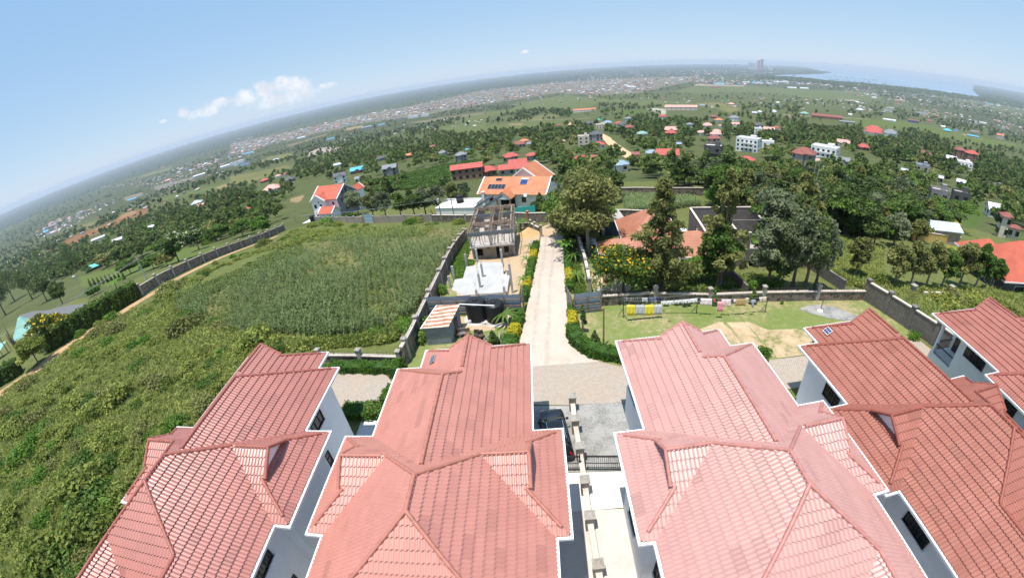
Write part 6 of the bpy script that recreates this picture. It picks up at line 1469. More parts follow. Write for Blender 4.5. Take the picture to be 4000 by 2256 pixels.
yw = ats('n', [(960, 235), (1120, 245), (1300, 270), (1440, 290)]); wall('yellow_wall', [tuple(v[:2]) for v in yw], 1.8, 'yellow painted garden wall left of the orange tiled house', body=plain('yellow_wall_paint', (.62, .42, .14), .8, .08, 1), cope=True, pill=5, ph=.1, pmat=plain('yellow_wall_paint', (.62, .42, .14)))
sc_ = at('n', 1040, 220); H = HouseB('tin_roofed_shed', sc_, R(-25), 'shed with bright silver roof left of the orange tiled house', 'shed'); H.walls(0, 9, 0, 5, -1, 2.4, M_PALEBLOCK); H.gable(0, 9, 0, 5, 2.4, .9, M_TINL, 'x', .4)
for q, lab in (((945, 810), 'squat grey concrete pillar in the yellow flowering scrub nearest the lawn'), ((1335, 815), 'squat grey concrete pillar in the yellow flowering scrub nearest the right villa')):
 b = MB(); b.box((0, 0, -.5), (.55, .55, 2.0)); b.box((0, 0, 1.503), (.7, .7, .12)); b.box((0, 0, 1.626), (.6, .6, .12), 0, 0, .3); tag(b.obj('boundary_pillar', M_PILLAR, None, at('n', *q)), lab, 'pillar', 'boundary pillars in the scrub')
q0, q1 = at('n', 1060, 830), at('n', 1300, 830); b = MB(); b.bar((0, 0, .4), q1-q0+Vector((0, 0, .4)), .3, 1.0); tag(b.obj('low_wall', M_COPE, None, q0), 'short pale wall between two pillars in the scrub', 'wall')
# left garden: tents, pavilion, lamp posts
M_TENT = plain('pale_green_canvas', (.26, .50, .42), .7, .06, 1.2)
def pyramid_tent(p, w, h, rz, label):
 root = empty('garden_tent', p, rz, label, 'tent', 'pale green garden tents'); b = MB(); A = [(-w/2, -w/2, 2.0), (w/2, -w/2, 2.0), (w/2, w/2, 2.0), (-w/2, w/2, 2.0)]; t = .35
 T = [(-t, -t, 2.0+h), (t, -t, 2.0+h), (t, t, 2.0+h), (-t, t, 2.0+h)]
 for i in range(4):
  rows = []
  for k in np.linspace(0, 1, 7): s = k**.8; rows.append([Vector(A[i-1]).lerp(Vector(T[i-1]), s)-Vector((0, 0, .5*math.sin(math.pi*k)*.3)), Vector(A[i]).lerp(Vector(T[i]), s)-Vector((0, 0, .5*math.sin(math.pi*k)*.3))])
  b.grid(rows, 0, False)
 b.face(T); link('canopy', b.mesh('canopy', M_TENT, True), root)
 for x, y, _ in A: b = MB(); b.tube([(x*.97, y*.97, -.2), (x*.97, y*.97, 2.0)], .06, 6); b.obj('post', M_STEEL, root)
tb = at('j', 245, 985); pyramid_tent(tb+Vector((1.2, 1.6, 0)), 6.4, 3.6, R(38), 'larger pale green pyramid tent beside the yellow flowering tree')
tb2 = at('j', -10, 1150); pyramid_tent(tb2+Vector((-1.5, .6, 0)), 5.5, 1.3, R(40), 'smaller pale green tent cut by the left picture edge')
def pavilion():
 p = at('j', 890, 275); H = HouseB('green_roofed_pavilion', p, R(28), 'dark pavilion with a turquoise roof on the garden lawn', 'pavilion'); H.walls(-1, 10, 0, 5.5, -1, 2.6, plain('dark_timber_wall', (.06, .045, .035), .8, .2, 2)); H.gable(-1, 10, 0, 5.5, 2.6, 1.6, plain('turquoise_roof_sheet', (.10, .42, .38), .5, .06, 1), 'x', .7)
pavilion()
def lamp(p, s, x, y, label, head=True):
 h = tall(p, s, x, y); root = empty('street_lamp', p, 0, label, 'street lamp', 'street lamps'); b = MB(); b.tube([(0, 0, -.3), (0, 0, h)], [.12, .08], 8); b.obj('pole', plain('pale_pole', (.45, .46, .46), .6, .06, 2), root)
 b = MB(); b.box((-.6, 0, h-.02), (1.4, .55, .22)); b.obj('lamp_head', M_WHITE, root)
lamp(at('j', 865, 520), 'j', 745, 315, 'street lamp with a white head beside the garden hedge'); 
def power_pole(p, s, x, y, label, arms=True, m=None, box=False):
 h = tall(p, s, x, y); root = empty('power_pole', p, 0, label, 'power pole', 'power poles'); b = MB(); b.tube([(0, 0, -.3), (0, 0, h)], [.15, .1], 8); b.obj('pole', m or plain('pole_timber', (.30, .26, .21), .85, .15, 2), root)
 if arms: b = MB(); b.bar((-.8, 0, h-.35), (.8, 0, h-.35), .1); b.obj('cross_arm', M_WOOD, root)
 if box: b = MB(); b.box((.0, -.25, h-.9), (.5, .4, .8)); b.obj('transformer', M_TINL, root)
 return root.location+Vector((0, 0, h-.3))
W1 = power_pole(at('j', 1495, 360), 'j', 1365, 130, 'pale power pole at the end of the tall hedge', True, plain('pale_pole', (.45, .46, .46)))
W2 = power_pole(at('h', 100, 470), 'h', 60, 115, 'grey power pole with a box at the edge of the maize', True, None, True)
W3 = power_pole(at('h', 270, 430), 'h', 238, 120, 'second grey power pole by the flat roofed store', True)
W4 = power_pole(at('c', 695, 445), 'c', 722, 300, 'timber power pole among the green gardens beyond the roofless house', True)
W5 = power_pole(at('c', 875, 625), 'c', 906, 458, 'timber power pole above the silver roof behind the tall trees', True)
W6 = power_pole(at('3', 1030, 1380), '3', 1018, 1262, 'pale power pole right of the solar panel house', True)
W7 = power_pole(at('m', 22, 690), 'm', 0, 600, 'timber power pole left of the tall white house', True)
W8 = power_pole(at('j', 95, 1090), 'j', -30, 920, 'dark power pole at the left picture edge by the small tent', True)
W9 = power_pole(at('3', 1540, 1180), '3', 1538, 1112, 'thin pole beside the grey roofed house', True)
def wire(a, c, label, offs=(-.6, .6), sag=1.0):
 b = MB()
 for o in offs:
  b.tube([a.lerp(c, k)+Vector((o, 0, -sag*4*k*(1-k))) for k in np.linspace(0, 1, 15)], .022, 3, 0, False)
 tag(b.obj('power_line', plain('cable_grey', (.30, .31, .33), .6, .05, 2)), label, 'power line', 'power lines')
wire(W7, W2, 'power line in front of the tall white house'); wire(W2, W3, 'short power line over the flat roofed store', (-.4, .4), .4); wire(W3, Vector((19, 100, 0))+Vector((0, 0, W3.z)), 'power line crossing before the solar panel house'); wire(W4, W5, 'power line behind the roofless house'); wire(W1, W8, 'power line over the garden tents', (-.6, 0, .6)); wire(W5, Vector((72, 80, 4)), 'power line running to the right over the trees')
# ================================================================== trees near the estate
def T(s, x, y, tx, ty, wpx, kind, leafs, label, name='tree', cat='tree', group=None, n=2200, size=.26, nb=14, **kw):
 p = at(s, x, y); h = max(1.0, tall(p, s, tx, ty)); w = wpx*SRC[s][2]*m_per_px(p+Vector((0, 0, h*.6)))
 return tree(name, p, h, w, kind, leafs, label, cat, group, nb, n, size, **kw)
T('b', 1450, 720, 1430, 150, 500, 'round', 'olive', 'broad olive tree with a pale forked trunk by the driveway end', 'broad_tree', n=6500, size=.24, nb=34, bark=BARKP)
T('l', 990, 1345, 1085, -10, 950, 'feather', 'olive', 'tall feathery tree with drooping tips in front of the bungalow', 'casuarina_tree', n=8000, size=.27, nb=90, droop=.5, ratio=.35)
T('l', 1690, 1270, 1660, -120, 720, 'feather', 'olive', 'tall thin tree in front of the roofless house', 'slender_tree', n=5400, size=.24, nb=70)
T('l', 1660, 1300, 1790, 575, 430, 'round', 'mid', 'rounded green tree at the corner of the roofless house', 'round_tree', n=4200, size=.2, nb=22)
for q in ((640, 1010, 625, 560, 260, 'grey', 'grey green tree nearest the roofless house in the tall clump behind the lawn'), (790, 1040, 720, 505, 270, 'grey', 'tallest grey green tree in the clump behind the lawn'), (870, 1040, 830, 540, 240, 'dark', 'dark tree in the middle of the tall clump behind the lawn'),
          (935, 1030, 990, 590, 250, 'grey', 'rightmost grey green tree of the tall clump behind the lawn'), (700, 1020, 560, 640, 200, 'dark', 'shorter dark tree at the left foot of the tall clump')):
 T('c', *q[:5], 'round', q[5], q[6], 'leafy_tree', group='tall trees in a clump behind the lawn', n=4200, size=.2, nb=26)
T('l', 560, 1350, 560, 800, 800, 'round', 'mid', 'spreading tree with yellow flowers in the bungalow yard', 'flowering_tree', n=4800, size=.17, nb=30, extra=('bloom', 420, .14))
T('l', 800, 1330, 930, 860, 420, 'round', 'mid', 'leafy tree under the feathery one in the bungalow yard', 'leafy_tree', n=2600, size=.17, nb=18, extra=('bloom', 60, .14))
T('l', 1440, 1250, 1400, 930, 420, 'round', 'bright', 'bright green tree beside the broken grey wall', 'leafy_tree', n=2600, size=.2, nb=16)
for q in ((2090, 1330, 2090, 1130, 200, 'bright', 'bright leafy shrub behind the third wall pillar'), (2330, 1300, 2330, 1130, 230, 'bright', 'bright leafy shrub under the dark tall trees'), (1270, 1380, 1280, 1270, 200, 'bush', 'pale green rounded shrub just behind the low stone wall')):
 p = at('l', q[0], q[1]); clump('shrub', p, tall(p, 'l', q[2], q[3]), q[4]*.33*m_per_px(p), q[5], q[6], 'shrub', n=900, size=.15)
for q in ((1255, 388, 1275, 240, 90, 'dark green cone shaped conifer behind the pink laundry'), (1645, 375, 1655, 205, 100, 'dark green cone shaped conifer behind the black laundry'), (370, 375, 372, 290, 60, 'small bright conifer at the left washing post')):
 T('i', *q[:5], 'cone', 'mid', q[5], 'small_conifer', 'conifer', 'young conifers along the lawn wall', n=900, size=.12, nb=10)
for q in ((60, 770, 50, 640, 110, 'i', 'layered young conifer on the lawn beside the bare pole'), (1060, 945, 1045, 760, 170, 'g', 'layered young conifer above the warm red roof')):
 T(q[5], *q[:5], 'cone', 'dark', q[6], 'layered_conifer', 'conifer', 'layered young conifers', n=1100, size=.13, nb=9, droop=.3)
T('g', 2180, 800, 2150, 440, 110, 'tall', 'mid', 'tall thin conifer at the short tin fence', 'thin_conifer', 'conifer', n=700, size=.14, nb=12, ratio=.3)
for q in ((1940, 375, 1945, 340, 45, 'small bush at the foot of the low stone wall'), (775, 395, 772, 335, 60, 'leafy weed at the low stone wall behind the towels')):
 p = at('i', q[0], q[1]); clump('bush', p, tall(p, 'i', q[2], q[3]), q[4]*.388*m_per_px(p), 'bright', q[5], n=300, size=.1)
p = at('f', 935, 265); clump('round_bush', p, 1.2, 1.9, 'hedge', 'round clipped bush between the pink roof and the paved lane', 'bush', n=1500, size=.07, nb=12)
p = at('f', 1740, 165); clump('round_bush', p, 1.1, 1.5, 'hedge', 'round clipped bush beside the tall block wall', 'bush', n=1300, size=.07, nb=12)
p = at('f', 1222, 190); clump('round_bush', p, .9, 1.1, 'hedge', 'small clipped bush at the front corner of the deep red villa', 'bush', n=900, size=.07, nb=9)
NROW = [(360, 625, 470, 215, 260, 'olive', 'sparse olive tree standing apart on the dry grass'), (760, 715, 800, 255, 300, 'olive', 'leftmost olive tree of the row beyond the block wall'), (930, 720, 960, 250, 280, 'olive', 'second olive tree of the row beyond the block wall'), (1090, 730, 1110, 215, 300, 'olive', 'third olive tree of the row beyond the block wall'),
  (1250, 735, 1330, 330, 280, 'mid', 'greener tree in the middle of the row beyond the block wall'), (1430, 735, 1550, 240, 330, 'olive', 'big olive tree in front of the orange roof'), (1600, 735, 1720, 290, 260, 'mid', 'green tree touching the orange roof'), (1770, 735, 1850, 410, 200, 'mid', 'rightmost slim tree of the row below the orange roof')]
for q in NROW: T('n', *q[:5], 'round', q[5], q[6], 'olive_tree', group='row of trees beyond the block wall', n=3600, size=.2, nb=24, bark=BARKP)
for q in ((560, 290, 600, -20, 330, 'dark', 'dark bushy tree behind the dry grass plot'), (760, 300, 760, -60, 330, 'grey', 'greyish tall tree above the silver shed roof'), (1000, 240, 980, 0, 280, 'olive', 'olive tree just left of the silver shed roof'), (300, 200, 260, -40, 260, 'mid', 'green tree behind the tall clump'), (1330, 220, 1340, 20, 260, 'mid', 'tree with yellow flowers above the orange roof')):
 T('n', *q[:5], 'round', q[5], q[6], 'leafy_tree', n=2600, size=.26, nb=22, extra=('bloom', 260, .2) if 'yellow' in q[6] else None)
MROW = [(760, 600, 800, 285, 260, 'grey', 'grey green tree touching the side of the tall white house'), (940, 640, 960, 345, 240, 'olive', 'leafy tree behind the blue gate'), (1090, 640, 1100, 300, 260, 'grey', 'pale crowned tree right of the blue gate'), (1270, 645, 1300, 335, 230, 'mid', 'bright green tree in the middle of the row along the lane'), (1430, 640, 1420, 320, 230, 'dark', 'dark tree behind the small white hut'),
  (1560, 620, 1560, 290, 260, 'grey', 'pale crowned tree left of the roof tank'), (1720, 600, 1720, 250, 270, 'grey', 'pale tree rising above the roof tank'), (1880, 520, 1880, 235, 260, 'olive', 'olive tree behind the roof tank'), (2020, 500, 2040, 235, 240, 'grey', 'pale tree left of the solar panel house')]
for q in MROW: T('m', *q[:5], 'round', q[5], q[6], 'lane_tree', group='trees along the lane', n=2600, size=.3, nb=22)
p = at('m', 440, 690); clump('bush', p, tall(p, 'm', 430, 580), 300*.33*m_per_px(p), 'bright', 'big bright bush below the tall white house', n=1500, size=.26, nb=12)
p = at('m', 640, 670); clump('bush', p, tall(p, 'm', 640, 530), 220*.33*m_per_px(p), 'mid', 'darker bush right of the big bright one below the tall house', n=1100, size=.26, nb=10)
T('m', 1632, 630, 1632, 540, 55, 'cone', 'yellow', 'small yellowish cypress at the lane wall', 'cypress', 'cypress', n=500, size=.2, nb=8)
T('b', 1110, 400, 1110, 270, 190, 'cone', 'dark', 'dark dense conifer at the right corner of the solar panel house', 'dense_conifer', 'conifer', n=2200, size=.26, nb=16)
for q in ((1040, 215, 1040, 125, 50, 'cypress just right of the tall orange gable'), (1077, 210, 1077, 140, 40, 'slim cypress second right of the orange gable'), (1158, 215, 1155, 135, 60, 'cypress right behind the solar panel house'), (1215, 260, 1212, 108, 75, 'tallest cypress right of the solar panel house'), (770, 215, 772, 165, 40, 'cypress left of the tall orange gable')):
 T('b', *q[:5], 'cone', 'mid', q[5], 'cypress', 'cypress', 'cypresses behind the solar panel house', n=700, size=.3, nb=10)
# garden on the left
for i in range(9):
 x = 930+i*42; T('j', x, 412-i*9, x-12, 300-i*7, 46, 'cone', 'dark', ['shortest cypress at the left end of the garden row', 'second cypress of the garden row from the left', 'third cypress of the garden row from the left', 'fourth cypress of the garden row from the left', 'middle cypress of the garden row', 'cypress right of the middle in the garden row', 'third cypress of the garden row from the right', 'second cypress of the garden row from the right', 'last cypress of the garden row near the power pole'][i], 'cypress', 'cypress', 'row of small cypresses on the garden lawn', n=380, size=.22, nb=8)
LG = [(640, 590, 600, 330, 220, 'round', 'dark', 'dark tree below the pavilion beside the street lamp', None), (480, 560, 430, 270, 260, 'round', 'dark', 'dark round tree left of the street lamp', None), (330, 540, 260, 200, 260, 'round', 'dark', 'dark tree topped with cream blossom', ('cream', 260, .35)), (150, 560, 120, 190, 280, 'round', 'dark', 'dark tree at the left edge of the garden', None), (60, 700, 30, 300, 260, 'round', 'dark', 'big dark tree behind the larger green tent', None),
      (430, 210, 350, 0, 170, 'tall', 'mid', 'tall leaning tree above the left garden', None), (760, 250, 600, -20, 260, 'tall', 'mid', 'tall tree just left of the turquoise roof', ('cream', 120, .3)), (1080, 220, 1090, 50, 220, 'round', 'olive', 'cream blossoming tree right of the turquoise roof', ('cream', 240, .3)), (1250, 180, 1230, 60, 200, 'flat', 'mid', 'flat topped tree on the garden lawn', None), (1330, 280, 1340, 110, 260, 'round', 'mid', 'leafy tree behind the pale power pole', None), (1560, 230, 1560, 80, 230, 'round', 'mid', 'leafy tree at the pillared wall in the garden', None), (1700, 200, 1720, 60, 220, 'round', 'olive', 'olive tree further along the pillared wall', None), (960, 500, 960, 400, 160, 'round', 'bright', 'small bright tree behind the tall hedge', None)]
for q in LG: T('j', *q[:5], q[5], q[6], q[7], 'garden_tree', group='trees of the left garden', n=4200, size=.42, nb=26, extra=q[8])
AG = [(1060, 790, 1030, 625, 170, 'round', 'cream', 'cream blossoming tree in the middle of the walled garden'), (1180, 720, 1180, 570, 140, 'round', 'cream', 'cream blossoming tree at the far wall of the garden'), (1250, 680, 1240, 590, 120, 'cone', 'mid', 'conical green tree near the far end of the pillared wall'), (1310, 660, 1310, 560, 130, 'round', 'mid', 'round tree near the far end of the pillared wall'), (1440, 640, 1430, 540, 160, 'round', 'mid', 'bright leafy tree close to the end of the pillared wall'),
      (1560, 620, 1560, 520, 150, 'round', 'bright', 'bushy bright tree at the very end of the pillared wall'), (1370, 600, 1365, 525, 90, 'tall', 'mid', 'feathery palm like tree above the garden wall'), (960, 760, 950, 660, 150, 'round', 'mid', 'leafy tree left of the cream blossoming one'), (850, 770, 850, 650, 170, 'round', 'dark', 'dark tree on the far side of the garden lawn'), (740, 800, 720, 690, 170, 'round', 'dark', 'dark tree above the turquoise roof')]
for q in AG: T('a', *q[:5], q[5], 'mid' if q[6] == 'cream' else q[6], q[7], 'garden_tree', group='trees of the walled garden', n=2600, size=.48, nb=16, extra=('cream', 420, .35) if q[6] == 'cream' else None)
T('j', 560, 1010, 500, 640, 430, 'round', 'dark', 'tree with bunches of yellow flowers beside the larger green tent', 'flowering_tree', n=3600, size=.25, nb=24, extra=('bloom', 380, .24))
T('j', 400, 1200, 390, 850, 360, 'round', 'bush', 'bright bushy tree standing on the red track below the tent', 'bushy_tree', n=3200, size=.22, nb=22)
p = at('j', 175, 1050); b = MB()
for dx, dy, h in ((-2.4, 1.5, 6.0), (-1.2, .6, 4.5), (-.4, -.2, 4.2), (.6, .4, 3.6), (-1.8, .2, 3.2), (1.2, .1, 2.2)): b.tube([(0, 0, -.3), (dx*.5, dy*.5, h*.5), (dx, dy, h)], [.22, .16, .05], 6)
tag(b.obj('bare_tree', plain('dead_wood', (.15, .11, .09), .9, .2, 3), None, p), 'leafless cut back tree beside the larger green tent', 'tree')
def fronds(name, p, h, leafs, label, cat, nf=9, lw=.35, group=None, droop=.9):
 root = empty(name, p, random.uniform(0, 6), label, cat, group); b = MB(); b.tube([(0, 0, -.2), (.05, .02, h*.5)], [.12, .09], 6); b.obj('trunk', BARK, root); Q, t = [], []
 for i in range(nf):
  a = 2*math.pi*i/nf+random.uniform(-.2, .2); L = h*.75*random.uniform(.8, 1.15); prev = None
  for k in range(6):
   f = k/5; r = L*f; z = h*.5+L*(.75*f-droop*f*f); c = Vector((r*math.cos(a), r*math.sin(a), z)); w = lw*math.sin(math.pi*min(.97, .12+.85*f))+.02; s = Vector((-math.sin(a), math.cos(a), 0))*w
   if prev: Q.append([prev[0]-prev[1], c-s, c+s, prev[0]+prev[1]]); t.append(random.gauss(.55, .15))
   prev = (c, s)
 link('crown', quads_mesh('crown', np.array([[tuple(v) for v in q] for q in Q]), LEAF[leafs], None, t), root)
fronds('palm', at('h', 1190, 560), 3.2, 'mid', 'small palm behind the sand heap', 'palm', 16, .12); fronds('banana_plant', at('c', 620, 470), 5.5, 'mid', 'banana plant with broad leaves beyond the roofless house', 'banana plant', 10, .5)
fronds('palm', at('g', 1220, 690), 2.2, 'mid', 'drooping small palm beside the second black tank', 'palm', 14, .1); fronds('banana_plant', at('j', 1190, 440), 4.2, 'bright', 'banana plant behind the tall hedge', 'banana plant', 9, .5)
for q, lab in (((1230, 1330), 'young palm nearest the white slab by the driveway hedge'), ((1280, 1050), 'young palm at the middle of the left driveway hedge'), ((1320, 870), 'young palm near the concrete pipe')): fronds('young_palm', at('h', *q), 1.9, 'mid', lab, 'palm', 10, .07, 'young palms along the driveway')
for q, lab in (((1930, 1010), 'young palm right of the driveway near its far end'), ((1960, 1290), 'young palm right of the driveway near the tin fence')): fronds('young_palm', at('h', *q), 2.2, 'mid', lab, 'palm', 10, .07, 'young palms along the driveway')
fronds('papaya_tree', at('h', 1830, 850), 2.3, 'bright', 'papaya tree with broad leaves over the right driveway hedge', 'tree', 9, .28, droop=.7)
for q, h, w, lf, lab in (((560, 640), 2.4, 3.0, 'bright', 'leafy bush climbing over the stone wall at the tin shed'), ((430, 800), 1.6, 1.8, 'bright', 'low leafy bush at the corner of the tin shed')):
 pass
p = at('g', 110, 800); clump('leafy_bush', p, 2.3, 3.0, 'bright', 'leafy bush between the stone wall and the tin shed', n=1500, size=.13, nb=12)
p = at('g', 160, 910); clump('leafy_bush', p, 1.3, 1.6, 'mid', 'dark leafy bush at the front corner of the tin shed', n=800, size=.12, nb=9)
p = at('h', 90, 1440); clump('leafy_bush', p, 1.6, 1.8, 'bright', 'bright bush at the foot of the plot wall near the tin fence', n=700, size=.13, nb=9)
p = at('e', 510, 575); clump('leafy_bush', p, 1.6, 2.2, 'mid', 'shaded bush beside the wall of the warm red roofed villa', n=800, size=.11, nb=9)

# overgrown plots, maize, grass
def sample_px(poly, n, seed):
 r = np.random.default_rng(seed); P = np.array(poly); lo, hi = P.min(0), P.max(0); out = np.zeros((0, 2))
 while len(out) < n:
  c = r.uniform(lo, hi, (n*3, 2)); out = np.concatenate([out, c[in_poly(c[:, 0], c[:, 1], poly)]])
 out = out[:n]; return out, ground_px(out[:, 0], out[:, 1])
SHR = []
for j, (lf, ex) in enumerate((('bush', None), ('bush', None), ('mid', None), ('bush', None), ('bright', None), ('olive', None))):
 bl = blobs_for('bush', 1.0, 1.5, 9+j); q = blob_crown(bl, 1150, .062, jit=.9); SHR.append(quads_mesh('shrub', q[0], LEAF[lf], None, q[1]))
q = blob_crown(blobs_for('bush', 1.0, 1.5, 10), 620, .085); q2 = blob_crown(blobs_for('bush', 1.06, 1.6, 10), 70, .07)
SHRY = quads_mesh('shrub', np.concatenate([q[0], q2[0]]), [LEAF['bush'], LEAF['bloom']], np.r_[np.zeros(len(q[0]), int), np.ones(len(q2[0]), int)], np.r_[q[1], q2[1]])
def world_poly(pts): return [tuple(p) for p in pts]
BUSHL = dpoly('D', [(-10, 1000), (170, 880), (330, 800), (480, 780), (620, 840), (800, 880), (640, 890), (480, 1080), (370, 1130), (310, 1260), (210, 1453), (-10, 1453)])
BIG = ['wide', 'rounded', 'low', 'tangled', 'tall', 'spreading']
def far_word(px_, py_):
 return None
LANDM = []          # (phrase, px, py)
def place_label(px_, py_, pool, used, head):
 """say which one: the nearest landmark, the side of it, and the rank among its likes"""
 best = sorted(pool, key=lambda L: (L[1]-px_)**2+(1.6*(L[2]-py_))**2)[0]
 dx, dy = px_-best[1], py_-best[2]
 side = ('left of' if dx < 0 else 'right of') if abs(dx) > abs(dy)*1.1 else ('beyond' if dy < 0 else 'in front of')
 key = (head, side, best[0]); used.setdefault(key, []).append((dx*dx+dy*dy)**.5); return key
ORD = ['nearest', 'second', 'third', 'fourth', 'fifth', 'sixth', 'seventh', 'eighth', 'ninth', 'tenth', 'eleventh', 'twelfth', 'thirteenth', 'fourteenth', 'fifteenth', 'sixteenth', 'seventeenth', 'eighteenth', 'nineteenth', 'twentieth']
ORD += ['twenty-'+o for o in ['first', 'second', 'third', 'fourth', 'fifth', 'sixth', 'seventh', 'eighth', 'ninth']] + ['thirtieth'] + ['thirty-'+o for o in ['first', 'second', 'third', 'fourth', 'fifth', 'sixth', 'seventh', 'eighth', 'ninth']] + ['fortieth']
ORD += ['forty-'+o for o in ['first', 'second', 'third', 'fourth', 'fifth', 'sixth', 'seventh', 'eighth', 'ninth']]
def label_all(items, pool):
 """items: (object, px, py, head noun phrase)"""
 used = {}; keys = []
 for o, x, y, head in items: keys.append((place_label(x, y, pool, used, head), o, x, y))
 grp = {}
 for k, o, x, y in keys: grp.setdefault(k, []).append((o, x, y))
 land = {p[0]: p for p in pool}
 for (head, side, lm), lst in grp.items():
  L = land[lm]; lst.sort(key=lambda t: (t[1]-L[1])**2+(t[2]-L[2])**2)
  for i, (o, x, y) in enumerate(lst):
   if len(lst) == 1: o['label'] = '%s %s %s' % (head, side, lm)
   else: o['label'] = '%s %s, %s %s' % (head, ORD[min(i, len(ORD)-1)] if i else 'closest', side, lm)
NEARLM = [(n, *px(s, x, y)) for n, s, x, y in (('the leftmost villa roof', 'd', 900, 700), ('the curved left eave of the leftmost villa', 'd', 500, 1250), ('the yellow flowering tree by the tent', 'j', 500, 800), ('the tall left hedge', 'j', 1100, 600), ('the far corner of the leftmost villa', 'd', 1300, 320), ('the short low wall', 'e', 345, 200), ('the lower left picture corner', 'd', 0, 1400), ('the dark hedge at the left edge', 'j', 120, 1150),
          ('the blue gate', 'm', 960, 670), ('the end of the pillared wall', 'a', 1690, 600), ('the middle of the pillared wall', 'a', 1210, 800), ('the near end of the pillared wall', 'a', 860, 960), ('the grey power pole with a box', 'h', 80, 400), ('the tin shed', 'g', 350, 700), ('the tall block wall', 'n', 770, 980), ('the scrub pillars', 'n', 1150, 800), ('the rightmost villa roof', 'n', 1700, 900), ('the dry grass plot', 'n', 400, 450), ('the orange roofed house', 'n', 1950, 700))]
shrub_items = []
def shrubs(poly, n, seed, lo, hi, group, heads=None, flower=0.0, meshes=None):
 pp_, G_ = sample_px(poly, n, seed); r_ = random.Random(seed)
 for i in range(n):
  fl = r_.random() < flower; me = SHRY if fl else r_.choice(meshes or SHR); s = r_.uniform(lo, hi)*(1 if r_.random() < .8 else 1.5)
  o = link('shrub', me, None, Vector(G_[i])-Vector((0, 0, .1*s)), r_.uniform(0, 6.28)); o.scale = (s*r_.uniform(.9, 1.3), s*r_.uniform(.9, 1.3), s*r_.uniform(.75, 1.1)); tag(o, None, 'shrub', group)
  kind = 'yellow flowering shrub' if fl else ('large green shrub' if s > (lo+hi)*.62 else ('small green shrub' if s < (lo+hi)*.42 else 'green shrub'))
  shrub_items.append((o, *pp_[i], kind))
shrubs(BUSHL, 150, 11, .9, 2.5, 'shrubs of the overgrown plot')
shrubs(dpoly('m', [(-10, 740), (150, 690), (700, 720), (1000, 730), (1500, 700), (2030, 690), (2040, 740), (1500, 770), (900, 830), (500, 870), (0, 930)]), 20, 12, 1.2, 2.6, 'shrubs along the lane')
shrubs(dpoly('a', [(950, 960), (1130, 870), (1300, 790), (1500, 700), (1690, 640), (1720, 660), (1500, 760), (1350, 830), (1200, 900), (1000, 1000)]), 18, 13, 1.0, 2.4, 'shrubs under the pillared wall')
shrubs(dpoly('a', [(420, 1260), (640, 1130), (900, 1030), (1100, 960), (1200, 1000), (1000, 1080), (700, 1180), (500, 1300)]), 16, 14, 1.0, 2.4, 'shrubs below the red track')
shrubs(dpoly('n', [(520, 740), (900, 800), (1400, 790), (1880, 750), (2113, 790), (2113, 1000), (1900, 980), (1790, 830), (1700, 890), (1200, 970), (1220, 1150), (1040, 1000), (800, 900), (640, 830)]), 42, 15, .8, 1.8, 'shrubs of the scrub beyond the block wall', flower=.28)
shrubs(dpoly('n', [(20, 560), (250, 560), (600, 620), (900, 740), (500, 740), (240, 700)]), 18, 16, .8, 2.0, 'shrubs around the dry grass plot')
shrubs(dpoly('e', [(215, 190), (430, 150), (690, 60), (720, 110), (560, 200), (330, 200)]), 14, 17, .5, 1.2, 'weeds beside the short low wall', meshes=[SHR[2], SHR[4]])
label_all(shrub_items, NEARLM)

MZ = dpoly('D', [(1160, 578), (1060, 570), (980, 574), (860, 596), (760, 622), (620, 680), (455, 742), (440, 775), (540, 830), (700, 842), (820, 850), (960, 830), (1035, 795), (1072, 745), (1110, 680)])
TRACTS_BRIGHT = TRACTS[2][0]
def tuft(nb, h, spread, w, seed):
 r = np.random.default_rng(seed); a = r.uniform(0, 6.28, nb); L = h*r.uniform(.6, 1.2, nb); x0 = r.normal(0, spread*.3, nb); y0 = r.normal(0, spread*.3, nb); lean = r.uniform(.15, .7, nb)
 dx, dy = np.cos(a), np.sin(a); b0 = np.stack([x0, y0, np.zeros(nb)-.05], 1); tip = b0+np.stack([dx*L*lean, dy*L*lean, L], 1); sd_ = np.stack([-dy*w, dx*w, np.zeros(nb)], 1); mid = b0*.5+tip*.5+np.array([0, 0, 1])*(L*.1)[:, None]
 Q = np.stack([b0-sd_, b0+sd_, mid+sd_, mid-sd_], 1); Q2 = np.stack([mid-sd_, mid+sd_, tip+sd_*.2, tip-sd_*.2], 1)
 V = np.concatenate([Q, Q2]); return V, np.zeros(len(V), int), r.normal(.5, .18, len(V))
def stuff(name, mesh, label, cat): return tag(link(name, mesh), label, cat, None, 'stuff')
tf = [tuft(9, .55, .5, .03, s) for s in range(4)]; lowp = []
for s in range(4):
 bl = blobs_for('bush', .55, .9, 5); q = blob_crown(bl, 60, .1); lowp.append((q[0], np.ones(len(q[0]), int), q[1]))
def veg(poly, n, seed, protos, s0, s1, name, label, cat, mats):
 p_, G_ = sample_px(poly, n, seed); r = np.random.default_rng(seed+1); G_[:, 2] -= .05
 return stuff(name, scatter(name, protos, G_, r.uniform(0, 6.28, n), r.uniform(s0, s1, n), mats), label, cat)
veg(BUSHL, 12000, 21, tf*2+lowp, .6, 1.5, 'wild_grass', 'tangled wild grass and weeds of the overgrown plot on the left', 'grass', [LEAF['grass'], LEAF['bush']])
veg(dpoly('a', [(420, 1300), (700, 1150), (980, 1000), (1130, 900), (1700, 650), (1760, 600), (2560, 590), (2500, 640), (1750, 680), (1250, 830), (1080, 1040), (1000, 1150), (1400, 1250), (1700, 1270), (1900, 1260), (1500, 1360), (900, 1364), (500, 1364)]), 9000, 22, tf+lowp*2, .8, 1.9, 'wild_grass', 'rough weeds edging the maize field', 'grass', [LEAF['grass'], LEAF['bush']])
